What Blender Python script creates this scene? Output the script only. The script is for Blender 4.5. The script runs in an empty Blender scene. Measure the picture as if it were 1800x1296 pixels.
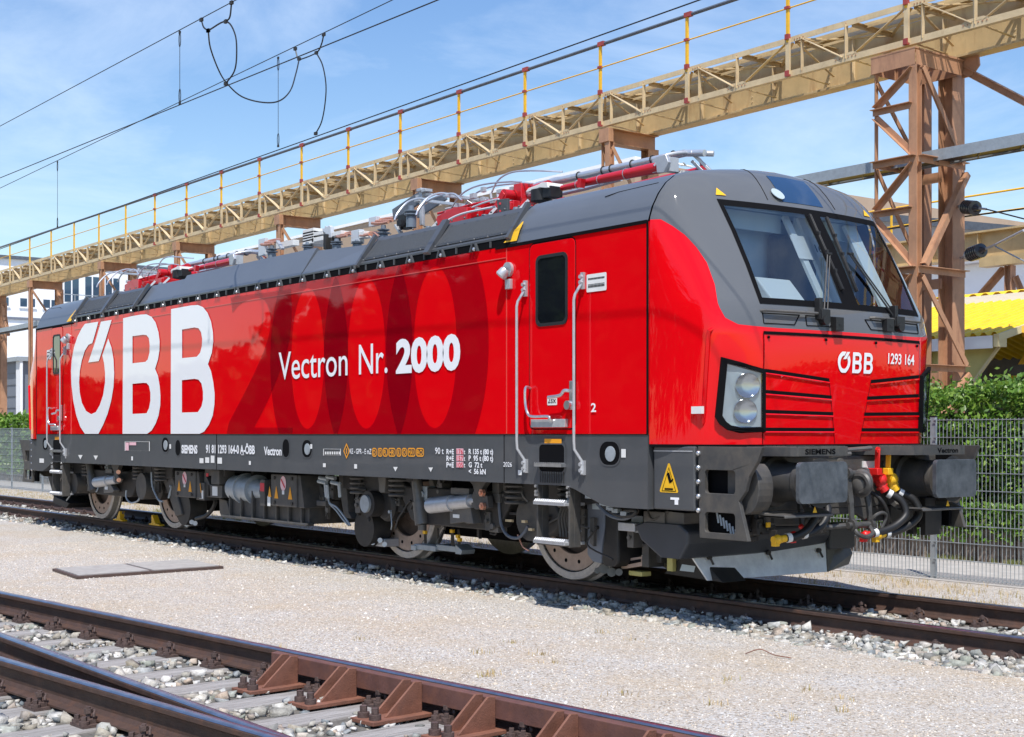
import bpy, math, random
from mathutils import Vector, Matrix
from mathutils.geometry import tessellate_polygon
random.seed(7)
R = math.radians
S = bpy.context.scene
COL = S.collection

# ------------------------------------------------------------------ camera, sky, sun, exposure
CAMP = Vector((16.941, -9.650, 1.438)); YAW = 0.92228; FPX = 2471.0; HORV = 763.1
cam = bpy.data.objects.new('camera', bpy.data.cameras.new('camera')); COL.objects.link(cam)
cam.location = CAMP; cam.rotation_euler = (R(90), 0, YAW)
cam.data.sensor_width = 36; cam.data.lens = 36 * FPX / 1800; cam.data.shift_y = (HORV - 648) / 1800
cam.data.clip_start = .1; cam.data.clip_end = 5000
S.camera = cam
SUN_EL = R(61); SUN_V = Vector((.79 * math.cos(SUN_EL), -.613 * math.cos(SUN_EL), math.sin(SUN_EL)))
w = bpy.data.worlds.new('World'); S.world = w; w.use_nodes = True
nt = w.node_tree; N = nt.nodes; L = nt.links
bg = N['Background']
sky = N.new('ShaderNodeTexSky'); sky.sky_type = 'NISHITA'; sky.sun_disc = False
sky.sun_elevation = SUN_EL; sky.sun_rotation = math.atan2(.79, -.613)
sky.air_density = 1.3; sky.dust_density = .2; sky.ozone_density = 2.6
# thin cirrus streaks in the sky itself
tc = N.new('ShaderNodeTexCoord'); mp = N.new('ShaderNodeMapping'); mp.inputs['Scale'].default_value = (1.2, 2.6, 7)
mp.inputs['Rotation'].default_value = (.25, .1, .5)
nz = N.new('ShaderNodeTexNoise'); nz.inputs['Scale'].default_value = 1.6; nz.inputs['Detail'].default_value = 9; nz.inputs['Roughness'].default_value = .62
nz.inputs['Distortion'].default_value = .6
rp = N.new('ShaderNodeValToRGB'); rp.color_ramp.elements[0].position = .44; rp.color_ramp.elements[0].color = (0, 0, 0, 1)
rp.color_ramp.elements[1].position = .84; rp.color_ramp.elements[1].color = (.42, .42, .42, 1)
mx = N.new('ShaderNodeMix'); mx.data_type = 'RGBA'
hs = N.new('ShaderNodeHueSaturation'); hs.inputs['Saturation'].default_value = 1.22; hs.inputs['Hue'].default_value = .511; hs.inputs['Value'].default_value = 1.0
L.new(tc.outputs['Generated'], mp.inputs['Vector']); L.new(mp.outputs[0], nz.inputs['Vector']); L.new(nz.outputs['Fac'], rp.inputs[0])
L.new(rp.outputs[0], mx.inputs['Factor']); L.new(sky.outputs[0], hs.inputs['Color']); L.new(hs.outputs[0], mx.inputs['A']); mx.inputs['B'].default_value = (7.5, 8.2, 9, 1)
L.new(mx.outputs['Result'], bg.inputs['Color']); bg.inputs['Strength'].default_value = .13
sl = bpy.data.lights.new('sun', 'SUN'); sl.energy = 4.6; sl.angle = R(.53); sl.color = (1, .955, .89)
so = bpy.data.objects.new('sun', sl); COL.objects.link(so); so.rotation_euler = SUN_V.to_track_quat('Z', 'Y').to_euler(); so.location = (20, -15, 30)
vs = S.view_settings; vs.view_transform = 'Standard'; vs.look = 'None'; vs.exposure = 0.33; vs.gamma = 1

# ------------------------------------------------------------------ helpers
FW = Vector((-math.sin(YAW), math.cos(YAW), 0)); RT = Vector((math.cos(YAW), math.sin(YAW), 0))
def at(u, v, ax, val):
    """survey: where the sight line through photo point (u, v) meets the real plane axis = val"""
    r = FW + RT * ((u - 900) / FPX) + Vector((0, 0, (HORV - v) / FPX))
    return CAMP + r * ((val - CAMP[ax]) / r[ax])
def sxz(u, v, y=-1.5):
    p = at(u, v, 1, y); return (p.x, p.z)

AUTO = {'gutter_brackets': ('gutter_bracket', .06), 'gutter_bolts': ('gutter_bolt', .004), 'screw': (0, .002), 'screws': ('screw', .002), 'red_clamp': (0, .03), 'warning_triangle': (0, .004), 'frame_bolts': ('frame_bolt', .002),
        'guard_bolts': ('guard_bolt', .01), 'beam_bolts': ('beam_bolt', .002), 'ladder_bolts': ('ladder_bolt', .002), 'arm_ties': ('arm_tie', .004), 'arm_clips': ('arm_clip', .004), 'stickers': ('sticker', .012), 'orange_plates': ('orange_plate', .001),
        'slogan': (0, .08), 'sill_writing': (0, .12), 'brackets': ('bracket', .05), 'grille_edge': (0, .004), 'head_linkage': (0, .004), 'red_dots': ('red_dot', .002), 'brake_weight_labels': ('brake_weight_label', .004)}
class MB:
    def __init__(s): s.v = []; s.f = []; s.sm = []
    def add(s, vs, fs, smooth=False):
        o = len(s.v); s.v += [tuple(p) for p in vs]; s.f += [tuple(i + o for i in f) for f in fs]; s.sm += [smooth] * len(fs); return s
    def box(s, x0, x1, y0, y1, z0, z1):
        v = [(x, y, z) for x in (x0, x1) for y in (y0, y1) for z in (z0, z1)]
        return s.add(v, [(0, 1, 3, 2), (4, 6, 7, 5), (0, 4, 5, 1), (2, 3, 7, 6), (0, 2, 6, 4), (1, 5, 7, 3)])
    def cbox(s, c, d): return s.box(c[0] - d[0] / 2, c[0] + d[0] / 2, c[1] - d[1] / 2, c[1] + d[1] / 2, c[2] - d[2] / 2, c[2] + d[2] / 2)
    def bar(s, p, q, w, h=None, up=(0, 0, 1)):
        p = Vector(p); q = Vector(q); h = h or w; d = (q - p).normalized(); u = Vector(up)
        if abs(d.dot(u)) > .98: u = Vector((0, 1, 0))
        a = d.cross(u).normalized(); b = a.cross(d)
        v = [e + a * (w / 2 * i) + b * (h / 2 * j) for e in (p, q) for i, j in ((-1, -1), (1, -1), (1, 1), (-1, 1))]
        return s.add(v, [(3, 2, 1, 0), (4, 5, 6, 7), (0, 1, 5, 4), (1, 2, 6, 5), (2, 3, 7, 6), (3, 0, 4, 7)])
    def ibeam(s, p, q, w, h, t=.012, up=(0, 0, 1)):
        p = Vector(p); q = Vector(q); d = (q - p).normalized(); u = Vector(up)
        if abs(d.dot(u)) > .98: u = Vector((0, 1, 0))
        a = d.cross(u).normalized(); b = a.cross(d); o = b * (h / 2 - t / 2)
        s.bar(p + o, q + o, w, t, up); s.bar(p - o, q - o, w, t, up); return s.bar(p, q, t, h - 2 * t, up)
    def angle(s, p, q, w, t=.01, up=(0, 0, 1), fl=1):
        p = Vector(p); q = Vector(q); d = (q - p).normalized(); u = Vector(up)
        if abs(d.dot(u)) > .98: u = Vector((0, 1, 0))
        a = d.cross(u).normalized(); b = a.cross(d)
        s.bar(p, q, t, w, up); o = a * (fl * w / 2) + b * (w / 2 + t / 2); return s.bar(p + o, q + o, w, t, up)
    def tube(s, pts, r, n=8, caps=True, closed=False):
        pts = [Vector(p) for p in pts]; m = len(pts); rr = r if isinstance(r, (list, tuple)) else [r] * m
        rings = []; prev = None
        for i, p in enumerate(pts):
            if closed: d = pts[(i + 1) % m] - pts[i - 1]
            else: d = pts[min(i + 1, m - 1)] - pts[max(i - 1, 0)]
            d = d.normalized() if d.length > 1e-9 else Vector((0, 0, 1))
            if prev is None:
                u = Vector((0, 0, 1)) if abs(d.z) < .9 else Vector((0, 1, 0)); a = d.cross(u).normalized()
            else:
                a = (prev - d * prev.dot(d)); a = a.normalized() if a.length > 1e-6 else d.orthogonal().normalized()
            prev = a; b = d.cross(a)
            rings.append([p + (a * math.cos(t) + b * math.sin(t)) * rr[i] for t in [2 * math.pi * k / n for k in range(n)]])
        v = [q for g in rings for q in g]; f = []
        for i in range(m if closed else m - 1):
            j = (i + 1) % m
            for k in range(n): f.append((i * n + k, i * n + (k + 1) % n, j * n + (k + 1) % n, j * n + k))
        s.add(v, f, True)
        if caps and not closed: s.add(rings[0], [tuple(range(n))[::-1]]); s.add(rings[-1], [tuple(range(n))])
        return s
    def cyl(s, p, q, r, n=16, r2=None): return s.tube([p, q], [r, r if r2 is None else r2], n)
    def lathe(s, prof, o, axis, n=24):
        """prof: (distance along axis, radius)"""
        o = Vector(o); d = Vector(axis).normalized(); a = d.orthogonal().normalized(); b = d.cross(a)
        v = []; f = []
        for h, r in prof:
            for k in range(n):
                t = 2 * math.pi * k / n; v.append(o + d * h + (a * math.cos(t) + b * math.sin(t)) * max(r, 1e-4))
        for i in range(len(prof) - 1):
            for k in range(n): f.append((i * n + k, i * n + (k + 1) % n, (i + 1) * n + (k + 1) % n, (i + 1) * n + k))
        return s.add(v, f, True)
    def prism(s, poly, ax, lo, hi):
        """poly in the two other axes (x,z for ax 1; y,z for ax 0; x,y for ax 2), extruded lo..hi"""
        def P(a, b, c): return (c, a, b) if ax == 0 else ((a, c, b) if ax == 1 else (a, b, c))
        n = len(poly); v = [P(a, b, lo) for a, b in poly] + [P(a, b, hi) for a, b in poly]
        t = tessellate_polygon([[Vector((a, b, 0)) for a, b in poly]])
        f = [tuple(q) for q in t] + [tuple(i + n for i in q)[::-1] for q in t] + [(i, (i + 1) % n, (i + 1) % n + n, i + n) for i in range(n)]
        return s.add(v, f)
    def sheet(s, polys, fn):
        """flat filled outline (first) with holes, mapped by fn(a,b)"""
        pp = [[Vector((a, b, 0)) for a, b in p] for p in polys]; t = tessellate_polygon(pp)
        return s.add([fn(p.x, p.y) for q in pp for p in q], [tuple(x) for x in t])
    def sphere(s, c, r, n=12, m=8, sc=(1, 1, 1)):
        c = Vector(c); v = []; f = []
        for i in range(m + 1):
            for k in range(n):
                p = math.pi * i / m; t = 2 * math.pi * k / n
                v.append(c + Vector((sc[0] * math.sin(p) * math.cos(t), sc[1] * math.sin(p) * math.sin(t), sc[2] * math.cos(p))) * r)
        for i in range(m):
            for k in range(n): f.append((i * n + k, i * n + (k + 1) % n, (i + 1) * n + (k + 1) % n, (i + 1) * n + k))
        return s.add(v, f, True)
    def build(s, name, mat, parent=None, bev=0, fix=True, ang=35):
        if name in AUTO: return build_each(s, AUTO[name][0] or name, mat, parent, bev, AUTO[name][1])[0]
        return s.single(name, mat, parent, bev, fix, ang)
    def single(s, name, mat, parent=None, bev=0, fix=True, ang=35):
        me = bpy.data.meshes.new(name); me.from_pydata(s.v, [], s.f); me.materials.append(mat)
        me.polygons.foreach_set('use_smooth', s.sm)
        if fix:
            import bmesh
            b = bmesh.new(); b.from_mesh(me); bmesh.ops.recalc_face_normals(b, faces=b.faces); b.to_mesh(me); b.free()
        if any(s.sm): me.set_sharp_from_angle(angle=R(ang))
        me.update()
        o = bpy.data.objects.new(name, me); COL.objects.link(o)
        if parent: o.parent = parent
        if bev:
            m = o.modifiers.new('bevel', 'BEVEL'); m.width = bev; m.segments = 2; m.limit_method = 'ANGLE'; m.angle_limit = R(40)
        return o

def build_each(mb, name, mat, parent=None, bev=0, gap=.004):
    """one object for every group of touching pieces in mb"""
    n = len(mb.v); par = list(range(n))
    def fd(i):
        while par[i] != i: par[i] = par[par[i]]; i = par[i]
        return i
    for f in mb.f:
        a = fd(f[0])
        for i in f[1:]: par[fd(i)] = a
    isl = {}
    for i in range(n): isl.setdefault(fd(i), []).append(i)
    keys = list(isl); bx = [[(min(mb.v[i][k] for i in isl[q]) - gap, max(mb.v[i][k] for i in isl[q]) + gap) for k in range(3)] for q in keys]
    g = list(range(len(keys)))
    def fg(i):
        while g[i] != i: i = g[i]
        return i
    for i in range(len(keys)):
        for j in range(i):
            if all(bx[i][k][0] <= bx[j][k][1] and bx[j][k][0] <= bx[i][k][1] for k in range(3)): g[fg(i)] = fg(j)
    cl = {}; kn = {q: i for i, q in enumerate(keys)}
    for f, sm in zip(mb.f, mb.sm): cl.setdefault(fg(kn[fd(f[0])]), []).append((f, sm))
    out = []
    for fs in cl.values():
        m = MB(); ids = {}
        for f, sm in fs:
            for i in f:
                if i not in ids: ids[i] = len(m.v); m.v.append(mb.v[i])
            m.f.append(tuple(ids[i] for i in f)); m.sm.append(sm)
        out.append(m.single(name, mat, parent, bev))
    return out

def thing(name, label, cat, loc=(0, 0, 0), group=None):
    o = bpy.data.objects.new(name, None); COL.objects.link(o); o.location = loc; o.empty_display_size = .3
    o['label'] = label; o['category'] = cat
    if group: o['group'] = group
    return o
def tag(o, label, cat, group=None):
    o['label'] = label; o['category'] = cat
    if group: o['group'] = group
    return o
def kind(o, k): o['kind'] = k; return o
def copy_tree(o, parent=None):
    c = o.copy(); COL.objects.link(c); c.parent = parent
    for ch in list(o.children): copy_tree(ch, c)
    return c
def spline(pts, k=8):
    """Catmull-Rom through pts"""
    P = [Vector(p) for p in pts]; P = [P[0] * 2 - P[1]] + P + [P[-1] * 2 - P[-2]]; out = []
    for i in range(1, len(P) - 2):
        for j in range(k):
            t = j / k; a, b, c, d = P[i - 1:i + 3]
            out.append(.5 * ((2 * b) + (c - a) * t + (2 * a - 5 * b + 4 * c - d) * t * t + (3 * b - a - 3 * c + d) * t ** 3))
    return out + [P[-2]]
def rrect(x0, x1, z0, z1, r, n=5):
    out = []
    for cx, cz, a0 in ((x1 - r, z1 - r, 0), (x0 + r, z1 - r, 90), (x0 + r, z0 + r, 180), (x1 - r, z0 + r, 270)):
        for k in range(n + 1):
            t = R(a0 + 90 * k / n); out.append((cx + r * math.cos(t), cz + r * math.sin(t)))
    return out
def lerp(tab, x):
    if x <= tab[0][0]: return tab[0][1]
    for (a, b), (c, d) in zip(tab, tab[1:]):
        if x <= c: return b + (d - b) * (x - a) / (c - a)
    return tab[-1][1]
_tc = {}
def text_mesh(s, bold=0.0):
    if (s, bold) in _tc: return _tc[s, bold]
    c = bpy.data.curves.new('lettering', 'FONT'); c.body = s; c.size = 1; c.resolution_u = 4; c.offset = bold; c.fill_mode = 'FRONT'
    o = bpy.data.objects.new('lettering', c); COL.objects.link(o); bpy.context.view_layer.update()
    m = bpy.data.meshes.new_from_object(o.evaluated_get(bpy.context.evaluated_depsgraph_get()))
    vs = [(v.co.x, v.co.y) for v in m.vertices]; fs = [tuple(p.vertices) for p in m.polygons]
    bpy.data.objects.remove(o); bpy.data.curves.remove(c); bpy.data.meshes.remove(m)
    _tc[s, bold] = (vs, fs); return vs, fs
def put_text(mb, s, a0, a1, b0, h, fn, bold=0.0, capref=None):
    """write s so that it spans a0..a1, baseline at b0, capital height h, on the surface fn(a,b)"""
    vs, fs = text_mesh(s, bold); xs = [p[0] for p in vs]
    ch = max(p[1] for p in text_mesh('H', bold)[0]); sx = (a1 - a0) / (max(xs) - min(xs)); x0 = min(xs)
    mb.add([fn(a0 + (x - x0) * sx, b0 + y * h / ch) for x, y in vs], fs)

# ------------------------------------------------------------------ materials
def mat(name, col, rough=.5, metal=0., coat=0., var=.0, vscale=6., bump=0., bscale=40., spec=.5, col2=None, trans=None):
    m = bpy.data.materials.new(name); m.use_nodes = True; t = m.node_tree; n = t.nodes; l = t.links
    b = n['Principled BSDF']; c = (*col, 1)
    b.inputs['Base Color'].default_value = c; b.inputs['Roughness'].default_value = rough; b.inputs['Metallic'].default_value = metal
    b.inputs['Coat Weight'].default_value = coat; b.inputs['Coat Roughness'].default_value = .03; b.inputs['Coat IOR'].default_value = 1.42; b.inputs['Specular IOR Level'].default_value = spec
    if var or bump or col2:
        g = n.new('ShaderNodeNewGeometry'); 
    if var or col2:
        z = n.new('ShaderNodeTexNoise'); z.inputs['Scale'].default_value = vscale; z.inputs['Detail'].default_value = 7; z.inputs['Roughness'].default_value = .65
        l.new(g.outputs['Position'], z.inputs['Vector'])
        r = n.new('ShaderNodeValToRGB'); r.color_ramp.elements[0].position = .3; r.color_ramp.elements[1].position = .72
        c2 = col2 or tuple(min(1, x * (1 + var)) for x in col)
        r.color_ramp.elements[0].color = (*(tuple(x * (1 - var) for x in col)), 1); r.color_ramp.elements[1].color = (*c2, 1)
        l.new(z.outputs['Fac'], r.inputs[0]); l.new(r.outputs[0], b.inputs['Base Color'])
    if bump:
        z2 = n.new('ShaderNodeTexNoise'); z2.inputs['Scale'].default_value = bscale; z2.inputs['Detail'].default_value = 4
        l.new(g.outputs['Position'], z2.inputs['Vector'])
        bp = n.new('ShaderNodeBump'); bp.inputs['Strength'].default_value = bump; bp.inputs['Distance'].default_value = .02
        l.new(z2.outputs['Fac'], bp.inputs['Height']); l.new(bp.outputs[0], b.inputs['Normal'])
    return m
def island_mat(name, cols, rough=.8, bump=0.0, trans=0.0):
    """each loose stone, leaf or blade takes its own colour from the ramp"""
    m = bpy.data.materials.new(name); m.use_nodes = True; t = m.node_tree; n = t.nodes; l = t.links; b = n['Principled BSDF']
    g = n.new('ShaderNodeNewGeometry'); r = n.new('ShaderNodeValToRGB'); e = r.color_ramp.elements
    while len(e) < len(cols): e.new(.5)
    for i, c in enumerate(cols): e[i].position = i / (len(cols) - 1); e[i].color = (*c, 1)
    l.new(g.outputs['Random Per Island'], r.inputs[0]); b.inputs['Roughness'].default_value = rough
    if bump:
        z = n.new('ShaderNodeTexNoise'); z.inputs['Scale'].default_value = 45; z.inputs['Detail'].default_value = 5; l.new(g.outputs['Position'], z.inputs['Vector'])
        q = n.new('ShaderNodeMix'); q.data_type = 'RGBA'; q.blend_type = 'MULTIPLY'; q.inputs['Factor'].default_value = .6
        cr = n.new('ShaderNodeValToRGB'); cr.color_ramp.elements[0].position = .3; cr.color_ramp.elements[0].color = (.45, .42, .4, 1); cr.color_ramp.elements[1].position = .65
        l.new(z.outputs['Fac'], cr.inputs[0]); l.new(r.outputs[0], q.inputs['A']); l.new(cr.outputs[0], q.inputs['B']); l.new(q.outputs['Result'], b.inputs['Base Color'])
        bp = n.new('ShaderNodeBump'); bp.inputs['Strength'].default_value = bump; bp.inputs['Distance'].default_value = .02; l.new(z.outputs['Fac'], bp.inputs['Height']); l.new(bp.outputs[0], b.inputs['Normal'])
    else: l.new(r.outputs[0], b.inputs['Base Color'])
    if trans:
        tr = n.new('ShaderNodeBsdfTranslucent'); l.new(r.outputs[0], tr.inputs['Color']); ms = n.new('ShaderNodeMixShader'); ms.inputs[0].default_value = trans
        l.new(b.outputs[0], ms.inputs[1]); l.new(tr.outputs[0], ms.inputs[2]); l.new(ms.outputs[0], n['Material Output'].inputs[0])
    return m
RED = (.70, .0018, .006); GREY = (.112, .118, .126)
def coach_paint(name, livery=False):
    m = mat(name, RED, .45, coat=1.0, spec=.0); t = m.node_tree; n = t.nodes; l = t.links; b = n['Principled BSDF']
    g = n.new('ShaderNodeNewGeometry'); z = n.new('ShaderNodeTexNoise'); z.inputs['Scale'].default_value = 1.7; z.inputs['Detail'].default_value = 2
    l.new(g.outputs['Position'], z.inputs['Vector']); bp = n.new('ShaderNodeBump'); bp.inputs['Strength'].default_value = .1; bp.inputs['Distance'].default_value = .02
    l.new(z.outputs['Fac'], bp.inputs['Height']); l.new(bp.outputs[0], b.inputs['Coat Normal']); l.new(bp.outputs[0], b.inputs['Normal'])
    if livery:   # grey wraps over the windscreen, its painted edge swooping down from the roof to the nose
        tc = n.new('ShaderNodeTexCoord'); sp = n.new('ShaderNodeSeparateXYZ'); l.new(tc.outputs['Object'], sp.inputs[0])
        mr = n.new('ShaderNodeMapRange'); mr.inputs['From Min'].default_value = 8.1; mr.inputs['From Max'].default_value = 9.1; l.new(sp.outputs['X'], mr.inputs['Value'])
        r = n.new('ShaderNodeValToRGB'); e = r.color_ramp.elements
        pts = [(8.1, 3.263), (8.22, 3.255), (8.32, 3.19), (8.42, 3.11), (8.52, 3.0), (8.62, 2.86), (8.72, 2.67), (8.80, 2.47), (8.84, 2.39), (8.90, 2.335), (9.0, 2.315), (9.1, 2.31)]
        while len(e) < len(pts): e.new(.5)
        for i, (x, zz) in enumerate(pts): e[i].position = x - 8.1; k = zz - 2.3; e[i].color = (k, k, k, 1)
        l.new(mr.outputs[0], r.inputs[0])
        ad = n.new('ShaderNodeMath'); ad.operation = 'SUBTRACT'; l.new(sp.outputs['Z'], ad.inputs[0]); ad.inputs[1].default_value = 2.3
        gt = n.new('ShaderNodeMath'); gt.operation = 'GREATER_THAN'; l.new(ad.outputs[0], gt.inputs[0]); l.new(r.outputs[0], gt.inputs[1])
        q = n.new('ShaderNodeMix'); q.data_type = 'RGBA'; q.inputs['A'].default_value = (*RED, 1); q.inputs['B'].default_value = (*GREY, 1)
        l.new(gt.outputs[0], q.inputs['Factor']); l.new(q.outputs['Result'], b.inputs['Base Color'])
    return m
def glass_mat(name, tint, clear=.75, rough=.02):
    m = bpy.data.materials.new(name); m.use_nodes = True; t = m.node_tree; n = t.nodes; l = t.links
    n.remove(n['Principled BSDF']); b = n.new('ShaderNodeBsdfGlossy'); b.inputs['Color'].default_value = (.95, .97, 1, 1); b.inputs['Roughness'].default_value = rough
    tr = n.new('ShaderNodeBsdfTransparent'); tr.inputs['Color'].default_value = (*tint, 1)
    lw = n.new('ShaderNodeLayerWeight'); lw.inputs['Blend'].default_value = .5
    mm = n.new('ShaderNodeMath'); mm.operation = 'MULTIPLY_ADD'; l.new(lw.outputs['Fresnel'], mm.inputs[0]); mm.inputs[1].default_value = .55; mm.inputs[2].default_value = 1 - clear
    ms = n.new('ShaderNodeMixShader'); l.new(mm.outputs[0], ms.inputs[0]); l.new(tr.outputs[0], ms.inputs[1]); l.new(b.outputs[0], ms.inputs[2])
    l.new(ms.outputs[0], n['Material Output'].inputs[0]); return m
def veil_mat(name, col, a):
    m = mat(name, col, .45, coat=1.0, spec=0.0); t = m.node_tree; n = t.nodes; l = t.links
    tr = n.new('ShaderNodeBsdfTransparent'); ms = n.new('ShaderNodeMixShader'); ms.inputs[0].default_value = a
    l.new(tr.outputs[0], ms.inputs[1]); l.new(n['Principled BSDF'].outputs[0], ms.inputs[2]); l.new(ms.outputs[0], n['Material Output'].inputs[0]); return m
EACH = {'horizontal_struts': 'strut', 'diagonal_struts': 'diagonal_strut', 'switch_box': 0, 'hanger': 0, 'bus_clamp': 0, 'copper_strap': 0, 'busbar': 0, 'sanding_nozzle': 0, 'label_plate': 0, 'warning_triangle': 0, 'red_label': 0,
        'end_skirt': 0, 'pipe_coupling': 0, 'connector': 0, 'cable_tie': 0, 'bolt': 0, 'bogie_equipment': 0, 'shade_backing': 0, 'tank_mount': 0, 'compressor_mount': 0, 'brake_hanger': 0, 'pipework': 'pipe', 'red_plug': 0,
        'roof_fitting': 0, 'cable_lug': 0, 'jumper_cable': 0, 'uic_socket': 0, 'pipe_fitting': 0, 'guard_plate': 0, 'brake_caliper': 0, 'pipe_rack': 0, 'control_box': 0, 'track_brake': 0, 'lower_arm': 0, 'valve_block': 0, 'head_linkage': 0}
M = dict(
    red=coach_paint('red_gloss_paint'), livery=coach_paint('cab_paint', True),
    grey=mat('grey_gloss_paint', GREY, .38, coat=.7, bump=.03, bscale=3), roofgrey=mat('roof_grey', (.098, .11, .127), .42, coat=.35, var=.05, vscale=2),
    sill=mat('sill_grey', (.062, .066, .072), .45, coat=.35, var=.1, vscale=3), frame=mat('underframe_grey', (.062, .064, .068), .5, var=.35, vscale=7, col2=(.085, .078, .068)),
    midgrey=mat('equipment_grey', (.10, .103, .108), .45, var=.3, vscale=7, col2=(.125, .115, .10), coat=.2),
    dark=mat('dark_equipment', (.018, .019, .022), .55, var=.3, vscale=7, col2=(.035, .031, .027)), shed=mat('insulator_black', (.03, .033, .04), .35, coat=.4), black=mat('black_rubber', (.012, .012, .013), .5, var=.2),
    gap=mat('black_gap', (.005, .005, .006), .8, spec=.08), white=mat('white_paint', (.82, .83, .85), .35, coat=.6), dirtywhite=mat('off_white', (.7, .7, .68), .5, var=.08),
    veil=veil_mat('dark_red_print', (.20, .0, .010), .36), silver=mat('silver_tube', (.56, .60, .65), .3, metal=.6, var=.1), steel=mat('bright_steel', (.62, .63, .65), .28, metal=.9, var=.12, vscale=20),
    alu=mat('grey_alloy', (.50, .51, .53), .40, metal=.5, var=.12, vscale=14), galv=mat('galvanised_steel', (.36, .40, .43), .5, metal=.35, var=.15, vscale=12),
    tread=mat('wheel_rim_steel', (.48, .45, .42), .45, metal=.35, var=.18, vscale=18), disc=mat('brake_disc', (.44, .325, .26), .6, metal=.15, var=.16, vscale=14),
    hub=mat('wheel_hub', (.075, .055, .047), .6, var=.3, vscale=10), panto=mat('red_frame_paint', (.5, .006, .012), .35, coat=.5, var=.08),
    copper=mat('copper_braid', (.72, .36, .24), .38, metal=.6, var=.3, vscale=60), porcelain=mat('insulator_grey', (.5, .53, .57), .3, coat=.4),
    bluegrey=mat('blue_grey_insulator', (.13, .16, .2), .4, coat=.3), yellow=mat('yellow_paint', (.78, .44, .015), .45, var=.12, vscale=9),
    orange=mat('orange_sticker', (.8, .33, .01), .5), redbit=mat('red_handle', (.62, .012, .01), .4, coat=.4), signred=mat('sticker_red', (.6, .03, .05), .5),
    glass=glass_mat('cab_glass', (.84, .93, .97), .95), dglass=glass_mat('dark_glass', (.12, .15, .18), .55), lens=glass_mat('lamp_glass', (.95, .97, 1), .97),
    reflector=mat('lamp_reflector', (.40, .43, .45), .14, metal=.9), lampgrey=mat('lamp_housing', (.44, .52, .54), .3, coat=.5),
    cabwall=mat('cab_interior', (.38, .46, .52), .7), cabwhite=mat('cab_white', (.72, .74, .72), .6), blind=mat('roller_blind', (.5, .58, .62), .7),
    grille=mat('grille_mesh', (.05, .055, .06), .6, bump=.6, bscale=260), buffer=mat('buffer_plate', (.085, .10, .118), .36, metal=.35, var=.3, vscale=7, col2=(.15, .165, .185), bump=.08, bscale=60),
    rail=mat('rusty_rail', (.066, .038, .029), .6, var=.3, vscale=11, bump=.15, bscale=90), railtop=mat('worn_rail_head', (.42, .42, .45), .3, metal=1., var=.3, vscale=8),
    guard=mat('guard_rail_brown', (.115, .052, .042), .6, var=.3, vscale=7, bump=.1, bscale=90), rust=mat('rust_brown', (.19, .078, .048), .7, var=.3, vscale=9, bump=.2, bscale=120), chair=mat('rail_chair', (.085, .055, .047), .65, var=.35, vscale=22, bump=.2, bscale=110),
    cream=mat('cream_paint', (.52, .375, .185), .55, var=.20, vscale=1.6, bump=.04, bscale=8), creamlt=mat('pale_cream_paint', (.60, .465, .275), .55, var=.2, vscale=2.6),
    brown=mat('brown_paint', (.44, .235, .132), .55, var=.2, vscale=2.2), clamp=mat('red_clamp', (.33, .05, .045), .55, var=.2), pipe=mat('dark_pipe', (.10, .115, .14), .45, var=.2),
    concrete=mat('concrete', (.40, .38, .355), .85, var=.16, vscale=5, bump=.15, bscale=70), slab=mat('slab_concrete', (.33, .32, .305), .85, var=.18, vscale=9, bump=.15, bscale=90),
    guardbeam=mat('guard_beam_grey', (.045, .05, .06), .45, var=.1), cast=mat('cast_steel', (.07, .068, .065), .5, metal=.2, var=.3, vscale=20), plough=mat('plough_steel', (.78, .81, .86), .4, metal=.25, var=.22, vscale=5, bump=.1, bscale=20), wood=None, wire=mat('wire_black', (.012, .013, .015), .5), plastic=mat('yellow_roof', (.80, .53, .015), .5, var=.16, vscale=3.5), palewall=mat('pale_yellow_wall', (.52, .47, .17), .6, var=.08, vscale=3),
    wallwhite=mat('white_wall', (.86, .87, .89), .7, var=.04, vscale=1), wallgrey=mat('grey_cladding', (.17, .19, .23), .6, var=.07, vscale=2), winblue=mat('window_glass', (.03, .07, .12), .08, coat=1),
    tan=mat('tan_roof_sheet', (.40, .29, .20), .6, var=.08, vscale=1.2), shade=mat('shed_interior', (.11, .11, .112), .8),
    truss=mat('ochre_truss', (.85, .5, .05), .55, var=.1), stone=None)

def streaks(m, col, sx, sz, lo, hi, amt):
    """runs of rust, dust or grime over a painted material, in world space"""
    t = m.node_tree; n = t.nodes; l = t.links; b = n['Principled BSDF']; src = b.inputs['Base Color'].links[0].from_socket if b.inputs['Base Color'].links else None
    g = n.new('ShaderNodeNewGeometry'); mp = n.new('ShaderNodeMapping'); mp.inputs['Scale'].default_value = (sx, sx, sz); l.new(g.outputs['Position'], mp.inputs[0])
    z = n.new('ShaderNodeTexNoise'); z.inputs['Scale'].default_value = 1; z.inputs['Detail'].default_value = 8; z.inputs['Roughness'].default_value = .7; l.new(mp.outputs[0], z.inputs['Vector'])
    r = n.new('ShaderNodeValToRGB'); r.color_ramp.elements[0].position = lo; r.color_ramp.elements[0].color = (0, 0, 0, 1); r.color_ramp.elements[1].position = hi; r.color_ramp.elements[1].color = (amt, amt, amt, 1); l.new(z.outputs['Fac'], r.inputs[0])
    q = n.new('ShaderNodeMix'); q.data_type = 'RGBA'; l.new(r.outputs[0], q.inputs['Factor']); q.inputs['B'].default_value = (*col, 1)
    if src: l.new(src, q.inputs['A'])
    else: q.inputs['A'].default_value = b.inputs['Base Color'].default_value
    l.new(q.outputs['Result'], b.inputs['Base Color'])
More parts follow.
